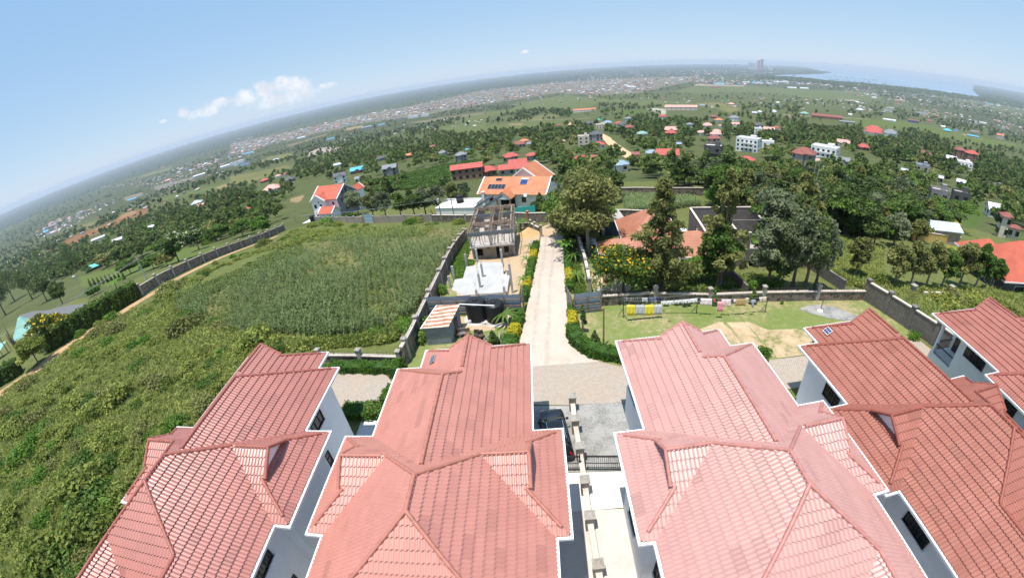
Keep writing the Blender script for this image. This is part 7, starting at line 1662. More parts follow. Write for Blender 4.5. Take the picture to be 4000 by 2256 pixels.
veg(MZ, 5200, 27, lowp*2+tf, .35, .85, 'field_weeds', 'low green weeds between the young maize plants', 'weeds', [LEAF['grass'], LEAF['bush']])
veg(dpoly('D', [(390, 775), (470, 735), (600, 680), (680, 640), (760, 600), (760, 640), (640, 700), (520, 745), (490, 780), (560, 830), (760, 860), (900, 850), (1000, 830), (1000, 860), (820, 875), (640, 870), (470, 800)]), 2600, 29, lowp*3+tf, .8, 1.7, 'wild_grass', 'weeds along the ragged edge of the maize field', 'grass', [LEAF['grass'], LEAF['bush']])
veg(TRACTS_BRIGHT, 2600, 28, [(v, m, t) for v, m, t in lowp], 2.2, 4.5, 'low_scrub', 'low bright green scrub filling the open field beyond the lane', 'scrub', [LEAF['grass'], LEAF['mid']])
veg(dpoly('n', [(20, 560), (180, 180), (640, 330), (620, 560), (900, 740), (1880, 740), (2113, 780), (2113, 1040), (1800, 830), (1200, 970), (1240, 1190), (1040, 1000), (640, 830), (460, 740)]), 7000, 23, tf+lowp, .8, 1.8, 'wild_grass', 'rough grass and weeds beyond the tall block wall on the right', 'grass', [LEAF['grass'], LEAF['bush']])
veg(dpoly('h', [(250, 950), (330, 880), (470, 680), (500, 760), (420, 1000), (560, 980), (400, 1220), (260, 1240), (230, 1100)]), 900, 24, lowp, .5, 1.0, 'plot_weeds', 'green weeds between the plot wall and the white slab', 'weeds', [LEAF['grass'], LEAF['bright']])
veg(dpoly('h', [(1880, 900), (1960, 900), (2060, 1300), (2110, 1440), (1900, 1440)]), 700, 25, lowp+tf, .4, .9, 'verge_weeds', 'weeds on the verge right of the driveway hedge', 'weeds', [LEAF['grass'], LEAF['bright']])
veg(dpoly('l', [(200, 950), (1000, 1250), (1500, 1180), (1900, 1150), (2422, 1150), (2422, 1330), (2000, 1330), (1100, 1340), (950, 1300), (700, 1240), (300, 1100)]), 2600, 26, lowp+tf, .6, 1.5, 'undergrowth', 'undergrowth below the trees behind the low stone wall', 'undergrowth', [LEAF['grass'], LEAF['mid']])
def maize_proto(seed):
 r = np.random.default_rng(seed); Q, t = [], []; h = 1.7; Q.append([(-.02, 0, 0), (.02, 0, 0), (.012, 0, h), (-.012, 0, h)]); t.append(.3); Q.append([(0, -.02, 0), (0, .02, 0), (0, .012, h), (0, -.012, h)]); t.append(.3)
 for i in range(7):
  a = i*2.4+r.uniform(-.3, .3); z = .3+i*.2; L = r.uniform(.45, .75); d = np.array([math.cos(a), math.sin(a), 0]); s = np.array([-math.sin(a), math.cos(a), 0])*.055; p0 = np.array([0, 0, z]); p1 = p0+d*L*.5+[0, 0, .28]; p2 = p0+d*L+[0, 0, .05]
  Q += [[p0-s*.6, p0+s*.6, p1+s, p1-s], [p1-s, p1+s, p2+s*.15, p2-s*.15]]; t += [r.normal(.5, .15)]*2
 V = np.array([[tuple(c) for c in q] for q in Q]); return V, np.zeros(len(V), int), np.array(t)
p_, G_ = sample_px(MZ, 9500, 31); vn_ = np.sin(G_[:, 0]*.21+1)*np.sin(G_[:, 1]*.17)+.6*np.sin(G_[:, 0]*.53+G_[:, 1]*.31)+rng.normal(0, .55, len(G_)); edge_ = np.minimum(1, np.abs(np.hypot((p_[:, 0]-1230)/660, (p_[:, 1]-1100)/300)-0)); G_ = G_[(vn_ > -.95+np.clip((edge_-.86)*6, 0, 1.9))]
# plants stand in planted rows about .8 m apart, some missing
rowx = np.round((G_[:, 0]*.96+G_[:, 1]*.28)/.8)*.8; sh_ = rowx-(G_[:, 0]*.96+G_[:, 1]*.28); G_[:, 0] += sh_*.5+rng.normal(0, .12, len(G_)); G_[:, 1] += sh_*.15
G_[:, 2] = terr(G_[:, 0], G_[:, 1])
stuff('maize', scatter('maize', [maize_proto(s) for s in range(5)], G_, rng.uniform(0, 6.28, len(G_)), rng.uniform(.4, .85, len(G_))*(1+.25*np.sin(G_[:, 0]*.3)*np.sin(G_[:, 1]*.23+.5)), [LEAF['maize']]), 'field of young maize between the pillared wall and the building plot', 'maize')
for nm, P, dens, lab in (('maize', dpoly('l', [(540, 210), (830, 230), (1400, 260), (1480, 330), (1340, 330), (900, 400), (600, 400)]), 1500, 'maize plot between two rubble walls behind the bungalow'), ('maize', dpoly('c', [(440, 480), (700, 470), (720, 560), (560, 570)]), 700, 'small maize plot right behind the roofless house')):
 p_, G_ = sample_px(P, dens, 33); stuff(nm, scatter(nm, [maize_proto(s) for s in range(3)], G_, rng.uniform(0, 6.28, len(G_)), rng.uniform(.7, 1.2, len(G_)), [LEAF['maize']]), lab, 'maize')
drape('track', [(-67.6, 60.8), (-69.6, 54), (-73.6, 45), (-75.8, 37), (-80, 30), (-84, 25), (-81, 23), (-76.5, 29), (-72.5, 37), (-70.6, 45), (-66.8, 54), (-65, 60.5), (-66.5, 70), (-67.5, 80), (-68.5, 95), (-70, 120), (-72, 120), (-70.8, 95), (-69.8, 80), (-68.8, 70)], M_REDSOIL, .04, 'reddish dirt track under the tall hedge on the left')
drape('garden_drive', ats('j', [(160, 790), (200, 700), (340, 660), (700, 600), (870, 575), (860, 610), (700, 690), (560, 680), (360, 720), (240, 770)]), plain('grey_tarmac', (.14, .14, .14), .9, .1, .6, mode='World'), .05, 'grey garden drive behind the larger green tent')
# ================================================================== the slope and the plain: houses
WALLC = {'w': M_WHITE, 'c': plain('cream_wall', (.62, .55, .45)), 'g': plain('grey_house_wall', (.34, .33, .32), .85, .08, 1), 'b': plain('brown_house_wall', (.27, .17, .12), .85, .1, 1), 's': M_STONEW, 'd': plain('dark_grey_wall', (.10, .10, .105)), 'p': plain('pink_house_wall', (.60, .40, .33), .8, .06, 1), 'bl': plain('blue_house_wall', (.08, .16, .40), .7, .08, 1)}
ROOFC = {'or': roofmat('far_orange_tiles', (.52, .19, .085), .5), 'red': roofmat('far_red_tiles', (.44, .08, .06), .5), 'pk': roofmat('far_pink_tiles', (.66, .33, .28), .5), 'mar': roofmat('far_maroon_tiles', (.25, .075, .06), .5), 'gr': roofmat('far_grey_tiles', (.20, .215, .23), .5), 'dk': roofmat('far_dark_tiles', (.085, .09, .10), .5), 'lb': roofmat('far_blue_sheet', (.08, .42, .66), .6), 'bg': roofmat('far_bluegrey_sheet', (.24, .33, .42), .5), 'gn': roofmat('far_green_sheet', (.22, .36, .30), .5), 'tq': roofmat('far_turquoise_sheet', (.03, .36, .30), .5), 'wh': roofmat('far_white_sheet', (.74, .76, .78), .5), 'sv': roofmat('far_silver_sheet', (.50, .55, .60), .5), 'br': roofmat('far_brown_sheet', (.30, .20, .14), .5), 'flat': patchy('flat_roof_screed', [(.35, (.45, .41, .37)), (.6, (.62, .58, .53)), (.78, (.52, .47, .43))], .4, 3, .1), 'blue': roofmat('far_deep_blue_sheet', (.05, .15, .42), .5)}
MIDPX = []
def brief(t, n=7):
 import re
 c = re.split(r' (?=(?:with|beyond|above|below|beside|in|at|behind|left|right|alone|half|peeping|before|just|far|among|touching|by|near|on|between|deep|glimpsed|standing) )', t); o = c[0]
 for x in c[1:]:
  if len((o+' '+x).split()) > n: break
  o += ' '+x
 return o

def mid(s, x, y, w, kind, rc, wc, st, label, rot=0.0, dk=.72, name='house', cat='house', hk=1.0):
 p = at(s, x, y); wp = w*SRC[s][2]; W = wp*m_per_px(p); W = max(4.0, W); az = math.atan2(p.x, p.y); big = wp > 34
 D = W*dk if kind != 'long' else max(7, W*.22); D = min(D, 26); hh = 3.0*st*hk+.2; m_per = m_per_px(p)
 H = HouseB(name, p, -az+R(rot), label, cat); wm, rm = WALLC[wc], ROOFC[rc]; MIDPX.append((px(s, x, y)[0], px(s, x, y)[1], wp))
 if kind == 'flat':
  H.walls(-W/2, W/2, 0, D, -2, hh, wm); b = MB(); b.box((0, D/2, hh+.003), (W-.5, D-.5, .12)); b.obj('roof', rm, H.root)
  for (xx, yy_, a, c) in ((0, .1, W, .2), (0, D-.1, W, .2), (-W/2+.1, D/2, .2, D-.42), (W/2-.1, D/2, .2, D-.42)): b = MB(); b.box((xx, yy_, hh+.004), (a, c, .8)); b.obj('parapet', wm, H.root)
  b = MB(); b.box((W*.2, D*.6, hh+.13), (W*.25, D*.35, 2.2)); b.obj('stair_head', wm, H.root)
 elif kind == 'hip':
  H.walls(-W/2+.6, W/2-.6, .6, D-.6, -2, hh, wm); H.hip(-W/2+.6, W/2-.6, .6, D-.6, hh, .55, rm, .6)
  if big: H.walls(-W*.3, W*.05, -W*.1, .8, -2, hh-.05, wm); H.hip(-W*.3, W*.05, -W*.1, D*.5, hh-.03, .6, rm, .5)
 elif kind == 'gable' or kind == 'long':
  H.walls(-W/2+.4, W/2-.4, .4, D-.4, -2, hh, wm); H.gable(-W/2+.4, W/2-.4, .4, D-.4, hh, D*.26, rm, 'x', .5, wm)
  if big and kind == 'gable': H.walls(-W*.12, W*.25, -W*.12, .5, -2, hh-.1, wm); H.gable(-W*.12, W*.25, -W*.12, D*.45, hh-.1, W*.12, rm, 'y', .4, wm)
 if wp > 26:
  n = max(2, min(7, int(W/3.2)))
  for k in range(st):
   for i in range(n): H.win(-W/2+W*(i+.5)/n, {'flat': 0, 'hip': .6}.get(kind, .4)-(0.0), .9+3.0*k*hk, min(1.5, W/n*.5), 1.4, 'S')
  for k in range(st):
   for i in range(2): H.win(W/2-{'flat': 0, 'hip': .6}.get(kind, .4), D*(i+.7)/2.4, .9+3.0*k*hk, 1.3, 1.4, 'E'); H.win(-W/2+{'flat': 0, 'hip': .6}.get(kind, .4), D*(i+.7)/2.4, .9+3.0*k*hk, 1.3, 1.4, 'W')
 if kind == 'flat' and wp > 60:
  for k in range(1, st):
   b = MB(); b.box((W*.05, -.75, 3.0*k*hk), (W*.5, 1.5, .16)); b.box((W*.05, -1.45, 3.0*k*hk+.163), (W*.5, .1, .8)); b.obj('balcony', wm, H.root)
 return H
MID = [
 # centre
 ('3', 1245, 662, 230, 'long', 'or', 'w', 2, 'long white school building with an orange roof beyond the fields', 3), ('3', 2215, 648, 330, 'long', 'pk', 'c', 3, 'very wide building with a pale red roof beyond the woods', -2),
 ('3', 1380, 762, 62, 'hip', 'tq', 'w', 1, 'small house with a turquoise green roof above the dirt road'), ('3', 1478, 812, 95, 'hip', 'bg', 'w', 2, 'two storey white house with a blue grey roof above the dirt road'), ('3', 1275, 800, 110, 'hip', 'dk', 'g', 1, 'wide house with a dark grey roof left of the blue grey roofed one'),
 ('3', 1592, 800, 90, 'hip', 'red', 'w', 1, 'red roofed house behind the dark grey roof above the dirt road'), ('3', 1622, 828, 90, 'hip', 'dk', 'w', 2, 'dark roofed house right of the blue grey roofed one'), ('3', 1682, 765, 75, 'hip', 'gr', 'w', 2, 'pale house with a grey roof in the woods above the mauve roof'),
 ('3', 1692, 868, 108, 'hip', 'mar', 'b', 2, 'brown two storey house with a mauve roof right of the dirt road'), ('3', 1405, 836, 90, 'flat', 'flat', 'c', 2, 'cream flat roofed block beside the upper dirt road'), ('3', 985, 818, 60, 'hip', 'mar', 'p', 1, 'small red walled building alone on the field'),
 ('3', 2030, 742, 80, 'hip', 'red', 'w', 2, 'white house with a bright red roof in the woods below the wide red roof'), ('3', 2110, 870, 140, 'gable', 'pk', 'w', 1, 'house with a pale pink roof among dark trees'), ('3', 2112, 905, 120, 'hip', 'red', 'b', 1, 'house with a dark red roof just below the pale pink one'),
 ('3', 1825, 942, 112, 'hip', 'gn', 'w', 2, 'house with a pale green roof beside the yellow tree'), ('3', 1240, 1018, 112, 'flat', 'flat', 'c', 3, 'unfinished cream flat roofed block left of the dirt road'), ('3', 1365, 985, 142, 'hip', 'dk', 'g', 3, 'tall house with a dark slate roof beside the dirt road'), ('3', 1390, 1032, 126, 'hip', 'red', 'w', 1, 'low house with a bright red roof and white wall by the dirt road'),
 ('3', 585, 1020, 140, 'hip', 'mar', 'g', 1, 'house with a dark maroon roof left in the woods'), ('3', 640, 985, 100, 'hip', 'or', 'g', 1, 'house with an orange roof peeping behind the maroon one'), ('3', 705, 1012, 80, 'gable', 'gr', 'w', 1, 'grey roofed cottage right of the maroon roof'), ('3', 1030, 990, 56, 'hip', 'pk', 'g', 1, 'tiny house with a faded red roof in the woods'),
 ('3', 505, 1158, 165, 'hip', 'red', 'g', 1, 'red roofed lodge behind the long red complex on the left'), ('3', 720, 1146, 120, 'hip', 'red', 'g', 1, 'red roofed lodge behind the long red complex in the middle'), ('3', 830, 1108, 90, 'hip', 'pk', 'w', 1, 'pink roofed house behind the red lodges'),
 ('3', 70, 1345, 330, 'long', 'red', 'b', 2, 'long red roofed wing at the left end of the lodge complex', -8, .72), ('3', 270, 1315, 200, 'hip', 'red', 'b', 1, 'broad red roofed hall in the lodge complex', -6), ('3', 470, 1300, 180, 'long', 'red', 'g', 1, 'red roofed wing in the middle of the lodge complex', -6), ('3', 665, 1285, 250, 'long', 'red', 'w', 1, 'red roofed wing at the right end of the lodge complex', -4), ('3', 580, 1232, 190, 'long', 'red', 'b', 1, 'red roofed rear wing of the lodge complex'),
 ('3', 1215, 1195, 150, 'hip', 'red', 'b', 1, 'red roofed house half hidden by the trees right of the lodges'), ('3', 1365, 1245, 118, 'hip', 'red', 'w', 1, 'red roofed house with pale wall right of the hidden one'), ('3', 1330, 1170, 80, 'hip', 'red', 'g', 1, 'smaller red roof above the pale walled one'),
 ('3', 1612, 1262, 172, 'hip', 'bg', 'w', 1, 'white cottage with blue grey hipped roof'), ('3', 2082, 1222, 232, 'gable', 'red', 'w', 2, 'white gabled house with a bright red roof and dormers', 2), ('3', 1920, 1128, 126, 'hip', 'bg', 'w', 1, 'house with a pale blue grey roof left above the gabled red one'), ('3', 1757, 1140, 82, 'gable', 'mar', 'p', 1, 'small brick kiosk at the end of the dirt road'),
 ('3', 2480, 822, 92, 'hip', 'pk', 'w', 1, 'upper pink roofed house at the edge of the pink cluster'), ('3', 2548, 905, 76, 'hip', 'pk', 'w', 1, 'lower pink roofed house in the pink cluster'), ('3', 2420, 898, 92, 'hip', 'pk', 'w', 1, 'leftmost pink roofed house of the pink cluster'), ('3', 2300, 836, 76, 'hip', 'gr', 'w', 2, 'white house with a pale grey roof left of the pink cluster'), ('3', 2200, 1025, 62, 'gable', 'bg', 'g', 1, 'shed with a blue roof in the green clearing'), ('3', 2528, 1005, 92, 'hip', 'mar', 'p', 2, 'brown two storey house above the black and white block'),
 # right of centre
 ('4', 395, 1090, 130, 'hip', 'or', 'w', 1, 'house with a vivid orange roof in the pink cluster'), ('4', 232, 1165, 130, 'hip', 'pk', 'w', 1, 'pink roofed house above the twin pink roofs'), ('4', 415, 1178, 62, 'hip', 'pk', 'w', 1, 'narrow pink roofed house below the orange roof'), ('4', 615, 1160, 152, 'gable', 'pk', 'w', 1, 'wide pink roofed house right of the orange roof'), ('4', 362, 1272, 152, 'hip', 'pk', 'w', 1, 'upper of the twin pink roofs above the white flat block'), ('4', 122, 1275, 72, 'hip', 'pk', 'w', 1, 'small pink roof left of the twin pink roofs'), ('4', 350, 1308, 172, 'hip', 'pk', 'w', 1, 'lower of the twin pink roofs above the white flat block'),
 ('4', 612, 1080, 150, 'hip', 'gr', 'w', 2, 'white house with a grey hipped roof in the dark woods'), ('4', 965, 1165, 140, 'hip', 'dk', 'g', 1, 'house with a slate black roof in the woods'), ('4', 1115, 1238, 166, 'gable', 'pk', 'w', 1, 'house with a large bright pink roof'), ('4', 1222, 1205, 92, 'hip', 'red', 'w', 1, 'red roof touching the large bright pink one'), ('4', 1300, 1255, 112, 'hip', 'pk', 'w', 1, 'pink roof right of the large bright pink one'), ('4', 960, 1262, 112, 'flat', 'flat', 'w', 2, 'white flat roofed house left of the large bright pink roof'), ('4', 325, 1435, 190, 'hip', 'mar', 'p', 2, 'brown two storey house left of the long white block'), ('4', 325, 1040, 110, 'hip', 'mar', 'b', 1, 'maroon roofed house just above the orange roof'),
 ('4', 1950, 1052, 450, 'long', 'mar', 'b', 2, 'very long maroon roofed hall beyond the woods', 4), ('4', 2240, 1112, 230, 'long', 'gr', 'g', 1, 'grey shed roof at the right end of the maroon hall', 12), ('4', 1625, 990, 130, 'hip', 'gn', 'c', 1, 'cream house with a green roof near the maroon hall'), ('4', 985, 962, 66, 'hip', 'wh', 'w', 1, 'small house with a shining white roof on the open grass'), ('4', 1195, 960, 56, 'gable', 'wh', 'w', 1, 'small gabled shed with a white roof on the open grass'), ('4', 1390, 1030, 86, 'flat', 'or', 'p', 1, 'row of orange containers beside the maroon hall', 0, .4), ('4', 910, 978, 76, 'gable', 'sv', 'p', 1, 'brown shed with a silver roof on the open grass'),
 ('4', 1450, 612, 132, 'long', 'wh', 'w', 3, 'left big white warehouse at the edge of the plain', 0), ('4', 1625, 618, 126, 'long', 'wh', 'w', 3, 'right big white warehouse at the edge of the plain', 0), ('4', 2420, 925, 100, 'hip', 'wh', 'w', 1, 'white roofed house far right of the maroon hall'), ('4', 2285, 1000, 55, 'gable', 'wh', 'w', 1, 'small white gabled house behind the maroon hall'), ('4', 160, 862, 66, 'long', 'bg', 'w', 1, 'small blue grey shed on the yellow green field'), ('4', 300, 888, 40, 'flat', 'flat', 'w', 1, 'small white box building on the yellow green field'), ('4', 575, 848, 100, 'hip', 'pk', 'w', 1, 'pink roofed cottage on the meadow far right'), ('4', 1245, 822, 60, 'hip', 'wh', 'w', 1, 'white roofed cottage in the middle of the far meadow'),
 ('4', 340, 600, 110, 'hip', 'mar', 'b', 1, 'round brown thatch like roof alone on the far grass'), ('4', 540, 550, 110, 'flat', 'flat', 'w', 3, 'white mill building at the edge of the far grass'), ('4', 400, 555, 140, 'long', 'lb', 'w', 3, 'pale blue roofed factory at the edge of the far grass'), ('4', 950, 540, 160, 'long', 'lb', 'w', 3, 'blue and white factory roof beyond the far grass'), ('4', 790, 530, 110, 'long', 'sv', 'w', 3, 'silver roofed factory beyond the far grass'), ('4', 1290, 525, 230, 'long', 'sv', 'c', 2, 'long silver roofed depot before the lake woods'), ('4', 1550, 540, 100, 'long', 'blue', 'w', 2, 'deep blue roof before the lake woods'),
 # far right
 ('5', 640, 1078, 190, 'long', 'wh', 'w', 1, 'shining white roofed school row beyond the maroon hall', 8), ('5', 985, 1100, 160, 'long', 'mar', 'bl', 2, 'blue walled hall with a mauve roof', 14), ('5', 1215, 1100, 100, 'hip', 'mar', 'p', 2, 'pink house with a maroon roof right of the blue hall'), ('5', 410, 1255, 270, 'hip', 'red', 'w', 2, 'large bright red roof at the edge of the dark woods'), ('5', 650, 1290, 190, 'hip', 'gr', 'w', 2, 'white house with a silver roof right of the large red roof'),
 ('5', 1470, 1232, 130, 'hip', 'lb', 'g', 1, 'turquoise blue roof at the far right grass'), ('5', 1595, 1228, 60, 'gable', 'blue', 'w', 1, 'small blue roof beside the turquoise one'), ('5', 1840, 1310, 170, 'long', 'lb', 'g', 1, 'long light blue roof at the far right grass', 14), ('5', 1865, 1260, 110, 'flat', 'flat', 'g', 2, 'grey unfinished block above the long blue roof'), ('5', 2225, 1340, 110, 'gable', 'or', 'c', 4, 'cream apartment tower with an orange roof at the far right', 10), ('5', 1410, 1172, 64, 'gable', 'wh', 'w', 1, 'white roofed shed above the turquoise roof'), ('5', 1985, 1118, 105, 'long', 'wh', 'w', 2, 'white long building far right in the dark trees'),
 ('5', 620, 940, 130, 'long', 'gr', 'w', 2, 'white long building with grey roof far right'), ('5', 1140, 985, 120, 'long', 'gr', 'w', 2, 'grey roofed block right of the white long building'), ('5', 760, 838, 80, 'long', 'red', 'w', 1, 'bright pinkish red roof far right'), ('5', 2300, 830, 75, 'flat', 'flat', 'c', 6, 'beige tower block on the far right skyline'), ('5', 2200, 860, 60, 'flat', 'flat', 'w', 5, 'white tower block on the far right skyline'), ('5', 2090, 840, 95, 'long', 'lb', 'w', 2, 'light blue roof below the far right tower blocks'), ('5', 1720, 795, 50, 'flat', 'flat', 'c', 4, 'cream block far right below the lake'),
 # right slope
 ('c', 507, 150, 145, 'flat', 'flat', 'w', 3, 'long white three storey block with flat roof and balconies', -20, .5), ('c', 642, 140, 76, 'flat', 'flat', 'w', 2, 'small bright white flat roofed house right of the long white block'), ('c', 292, 232, 112, 'flat', 'flat', 'd', 3, 'black and white flat roofed block half hidden by trees', -10), ('c', 507, 245, 112, 'hip', 'red', 'c', 1, 'red cottage below the long white block'),
 ('c', 850, 280, 150, 'hip', 'mar', 'g', 3, 'unfinished grey three storey building with maroon roof', -10, .8), ('c', 985, 215, 165, 'flat', 'flat', 'w', 3, 'white block with balconies behind the maroon roofed building', -14, .6), ('c', 856, 168, 62, 'hip', 'blue', 'g', 1, 'slate blue roof behind the maroon roofed building'), ('c', 985, 255, 92, 'gable', 'pk', 'w', 1, 'pale pink roof right of the maroon roofed building'), ('c', 1112, 238, 92, 'gable', 'gr', 'g', 1, 'grey roofless walls right of the pale pink roof'),
 ('c', 1850, 188, 78, 'hip', 'mar', 'b', 3, 'left of the twin brown tower houses on the right slope', 8), ('c', 1922, 212, 92, 'hip', 'red', 'b', 3, 'right of the twin brown tower houses on the right slope', 8), ('c', 1880, 262, 102, 'flat', 'flat', 'w', 2, 'white stepped flat roofed house below the twin brown towers', 10), ('c', 1610, 298, 92, 'flat', 'bg', 'g', 2, 'grey house with a blue panelled flat roof', 8), ('c', 1710, 510, 118, 'flat', 'flat', 's', 2, 'pale unfinished block house on the right slope', 12), ('c', 1845, 515, 112, 'flat', 'flat', 'd', 2, 'dark unfinished block house right of the pale one', 12), ('c', 1782, 555, 52, 'gable', 'bg', 'g', 1, 'tiny blue grey kiosk below the pale unfinished house'),
 ('c', 1440, 438, 62, 'gable', 'br', 'b', 1, 'small hut with a rusty roof on the right slope'), ('c', 1512, 462, 86, 'gable', 'br', 'b', 1, 'brown walled hut row with rusty roof'), ('c', 1320, 362, 50, 'gable', 'wh', 'g', 1, 'small white roofed hut beside the dirt path'), ('c', 1110, 356, 42, 'gable', 'lb', 'w', 1, 'tiny pale blue roofed hut in the green'), ('c', 2080, 398, 62, 'flat', 'bg', 'g', 1, 'small grey box house at the right edge'), ('c', 2082, 570, 120, 'long', 'wh', 'w', 1, 'long white tent roof at the right edge', 22), ('c', 2115, 690, 82, 'hip', 'mar', 'c', 2, 'maroon roofed house behind the orange roof at the right', 20), ('c', 2188, 700, 50, 'hip', 'mar', 'c', 1, 'small maroon roof at the right picture edge', 20),
 ('c', 1310, 40, 112, 'hip', 'red', 'w', 1, 'red roofed house in the dark woods at upper right'), ('c', 1412, 58, 82, 'hip', 'gr', 'w', 2, 'silver roofed house right of the red one in the woods'), ('c', 1118, 112, 84, 'gable', 'pk', 'w', 1, 'pale pink roof in the dark woods'), ('c', 1242, 140, 84, 'hip', 'red', 'b', 1, 'red roof deep in the dark woods'), ('c', 1635, 182, 82, 'hip', 'mar', 'c', 1, 'faded brown roof in the woods left of the twin towers'), ('c', 1790, 212, 82, 'gable', 'wh', 'w', 1, 'white roof left of the white stepped house'), ('c', 1020, 395, 52, 'gable', 'sv', 'g', 1, 'tiny silver roof beside the feathery green tree'), ('c', 1500, 300, 46, 'gable', 'sv', 'g', 1, 'tiny silver roof left of the blue panelled house'), ('c', 1470, 480, 60, 'gable', 'sv', 'g', 1, 'low silver roof below the brown huts'), ('c', 1855, 372, 60, 'gable', 'wh', 'g', 1, 'white roofed hut above the dark unfinished house'), ('c', 1720, 345, 52, 'gable', 'sv', 'g', 1, 'silver roofed hut in trees above the pale unfinished house'),
 # left
 ('2', 1275, 1100, 140, 'gable', 'lb', 'b', 1, 'house with a vivid sky blue gable roof', -12), ('2', 1610, 1128, 152, 'gable', 'gr', 's', 2, 'grey stone house with gables at the edge of the bright field', -14), ('2', 585, 1192, 130, 'hip', 'dk', 'g', 1, 'house with a dark slate roof left in the woods', -14), ('2', 410, 1292, 200, 'hip', 'pk', 'w', 1, 'spreading pink roofed house in the woods on the left', -14), ('2', 1110, 1198, 132, 'gable', 'dk', 'w', 2, 'dark roofed house with white gables behind the tall white house', -12), ('2', 1295, 1192, 82, 'gable', 'gr', 'w', 1, 'small grey gabled house right behind the tall white house', -12),
 ('2', 2325, 990, 126, 'hip', 'gr', 'g', 2, 'two storey grey house at the upper end of the bright field', -8), ('2', 2135, 922, 92, 'hip', 'gr', 'w', 1, 'grey hipped roof house left of the two storey grey one', -8), ('2', 2040, 880, 58, 'gable', 'mar', 'b', 2, 'narrow maroon roofed house in the woods', -8), ('2', 1805, 945, 82, 'gable', 'or', 'b', 1, 'orange roof glimpsed in the woods', -8), ('2', 480, 1146, 64, 'hip', 'pk', 'w', 1, 'faded red roof in the left woods', -12), ('2', 560, 1128, 60, 'hip', 'red', 'w', 1, 'small red roof in the left woods', -12), ('2', 345, 1192, 92, 'hip', 'red', 'b', 1, 'broken red roof left of the slate roof', -12), ('2', 1510, 975, 92, 'hip', 'dk', 'g', 1, 'dark roof above the sky blue one', -10), ('2', 1080, 1036, 82, 'long', 'sv', 'w', 1, 'silver roof in the woods left of the sky blue one', -10), ('2', 2390, 892, 50, 'gable', 'lb', 'w', 1, 'small bright blue roof above the two storey grey house', -8),
 ('2', 1010, 762, 82, 'long', 'lb', 'w', 2, 'light blue roofed shed on the plain left of centre', -12), ('2', 1375, 655, 112, 'long', 'bg', 'g', 4, 'large grey blue warehouse on the plain', -10), ('2', 1520, 618, 72, 'long', 'lb', 'w', 2, 'pale blue roof right of the large warehouse', -10), ('2', 715, 750, 90, 'long', 'wh', 'w', 3, 'white block at the front of the dense town', -14),
 ('2', 1840, 545, 108, 'flat', 'flat', 'w', 5, 'left white apartment row before the town', -10, .4), ('2', 1957, 530, 82, 'flat', 'flat', 'w', 5, 'right white apartment row before the town', -10, .4), ('2', 1705, 565, 66, 'flat', 'flat', 'g', 5, 'grey apartment row left of the white ones', -10, .4), ('2', 70, 1010, 150, 'flat', 'flat', 'w', 5, 'white factory block with towers on the left plain', -16, .5), ('2', 150, 1020, 100, 'long', 'blue', 'w', 2, 'blue roof beside the white factory on the left plain', -16), ('2', 190, 905, 90, 'long', 'lb', 'c', 3, 'blue roofed beige block above the white factory', -16), ('2', 460, 968, 64, 'long', 'sv', 'w', 1, 'silver roof right of the white factory', -14),
 ('1', 2490, 1128, 132, 'hip', 'red', 'w', 1, 'red roofed bungalow left of the tall white house', -16), ('1', 1975, 1036, 122, 'hip', 'sv', 'w', 1, 'silver roofed house on the left slope', -18), ('1', 2022, 1062, 84, 'gable', 'pk', 'w', 1, 'pink roof just below the silver one on the left slope', -18), ('1', 990, 1385, 156, 'long', 'wh', 'w', 1, 'white marquee roofs beside the red earth', -22), ('1', 1180, 1412, 130, 'long', 'wh', 'w', 1, 'second white marquee roof right of the first', -22), ('1', 2125, 1178, 62, 'gable', 'wh', 'w', 1, 'white roof in the dark trees on the left slope', -18), ('1', 1440, 1290, 50, 'gable', 'pk', 'w', 1, 'pinkish roof right of the red earth', -20), ('1', 1530, 1280, 80, 'gable', 'wh', 'w', 1, 'grey white roof right of the red earth', -20),
 ('1', 2010, 755, 130, 'long', 'wh', 'c', 4, 'white and beige factory hall on the left plain', -16), ('1', 2280, 652, 130, 'long', 'wh', 'w', 3, 'bright white factory hall on the left plain', -16), ('1', 2375, 640, 40, 'flat', 'flat', 'w', 7, 'white silo tower of the left factory', -16), ('1', 540, 1248, 66, 'flat', 'flat', 'w', 4, 'grey white apartment block far left', -22), ('1', 480, 1278, 60, 'flat', 'flat', 'g', 4, 'grey apartment block far left beside the white one', -22), ('1', 800, 1118, 70, 'flat', 'flat', 'w', 3, 'white three storey block far left', -20), ('1', 560, 1300, 120, 'long', 'wh', 'c', 1, 'long pale roof far left below the apartments', -22), ('1', 460, 1305, 60, 'gable', 'lb', 'w', 1, 'light blue roof far left', -22), ('1', 1330, 985, 100, 'long', 'lb', 'w', 2, 'white and blue long shed on the left plain', -18), ('1', 1640, 660, 50, 'long', 'red', 'w', 1, 'single red roof far out on the left plain', -16), ('1', 1690, 795, 60, 'gable', 'pk', 'b', 2, 'pink church like building on the left plain', -18),
]
LABP = []
sv_ = at('c', 790, 565); Hs = HouseB('tin_roofed_shed', sv_, R(-48), 'low shed with pale silver roof behind the tall tree clump', 'shed'); ws_ = 132*.62*m_per_px(sv_); Hs.walls(-ws_/2, ws_/2, 0, 4.5, -1.5, 1.3, WALLC['g']); Hs.gable(-ws_/2, ws_/2, 0, 4.5, 1.3, .8, ROOFC['sv'], 'x', .4)
for q in MID:
 H = mid(*q[:9], **({'rot': q[9]} if len(q) > 9 else {}), **({'dk': q[10]} if len(q) > 10 else {}))
 bl_ = brief('the '+q[8]); LABP.append((bl_ if bl_ not in [l[0] for l in LABP] else ' '.join(('the '+q[8]).split()[:10]), *px(q[0], q[1], q[2])))
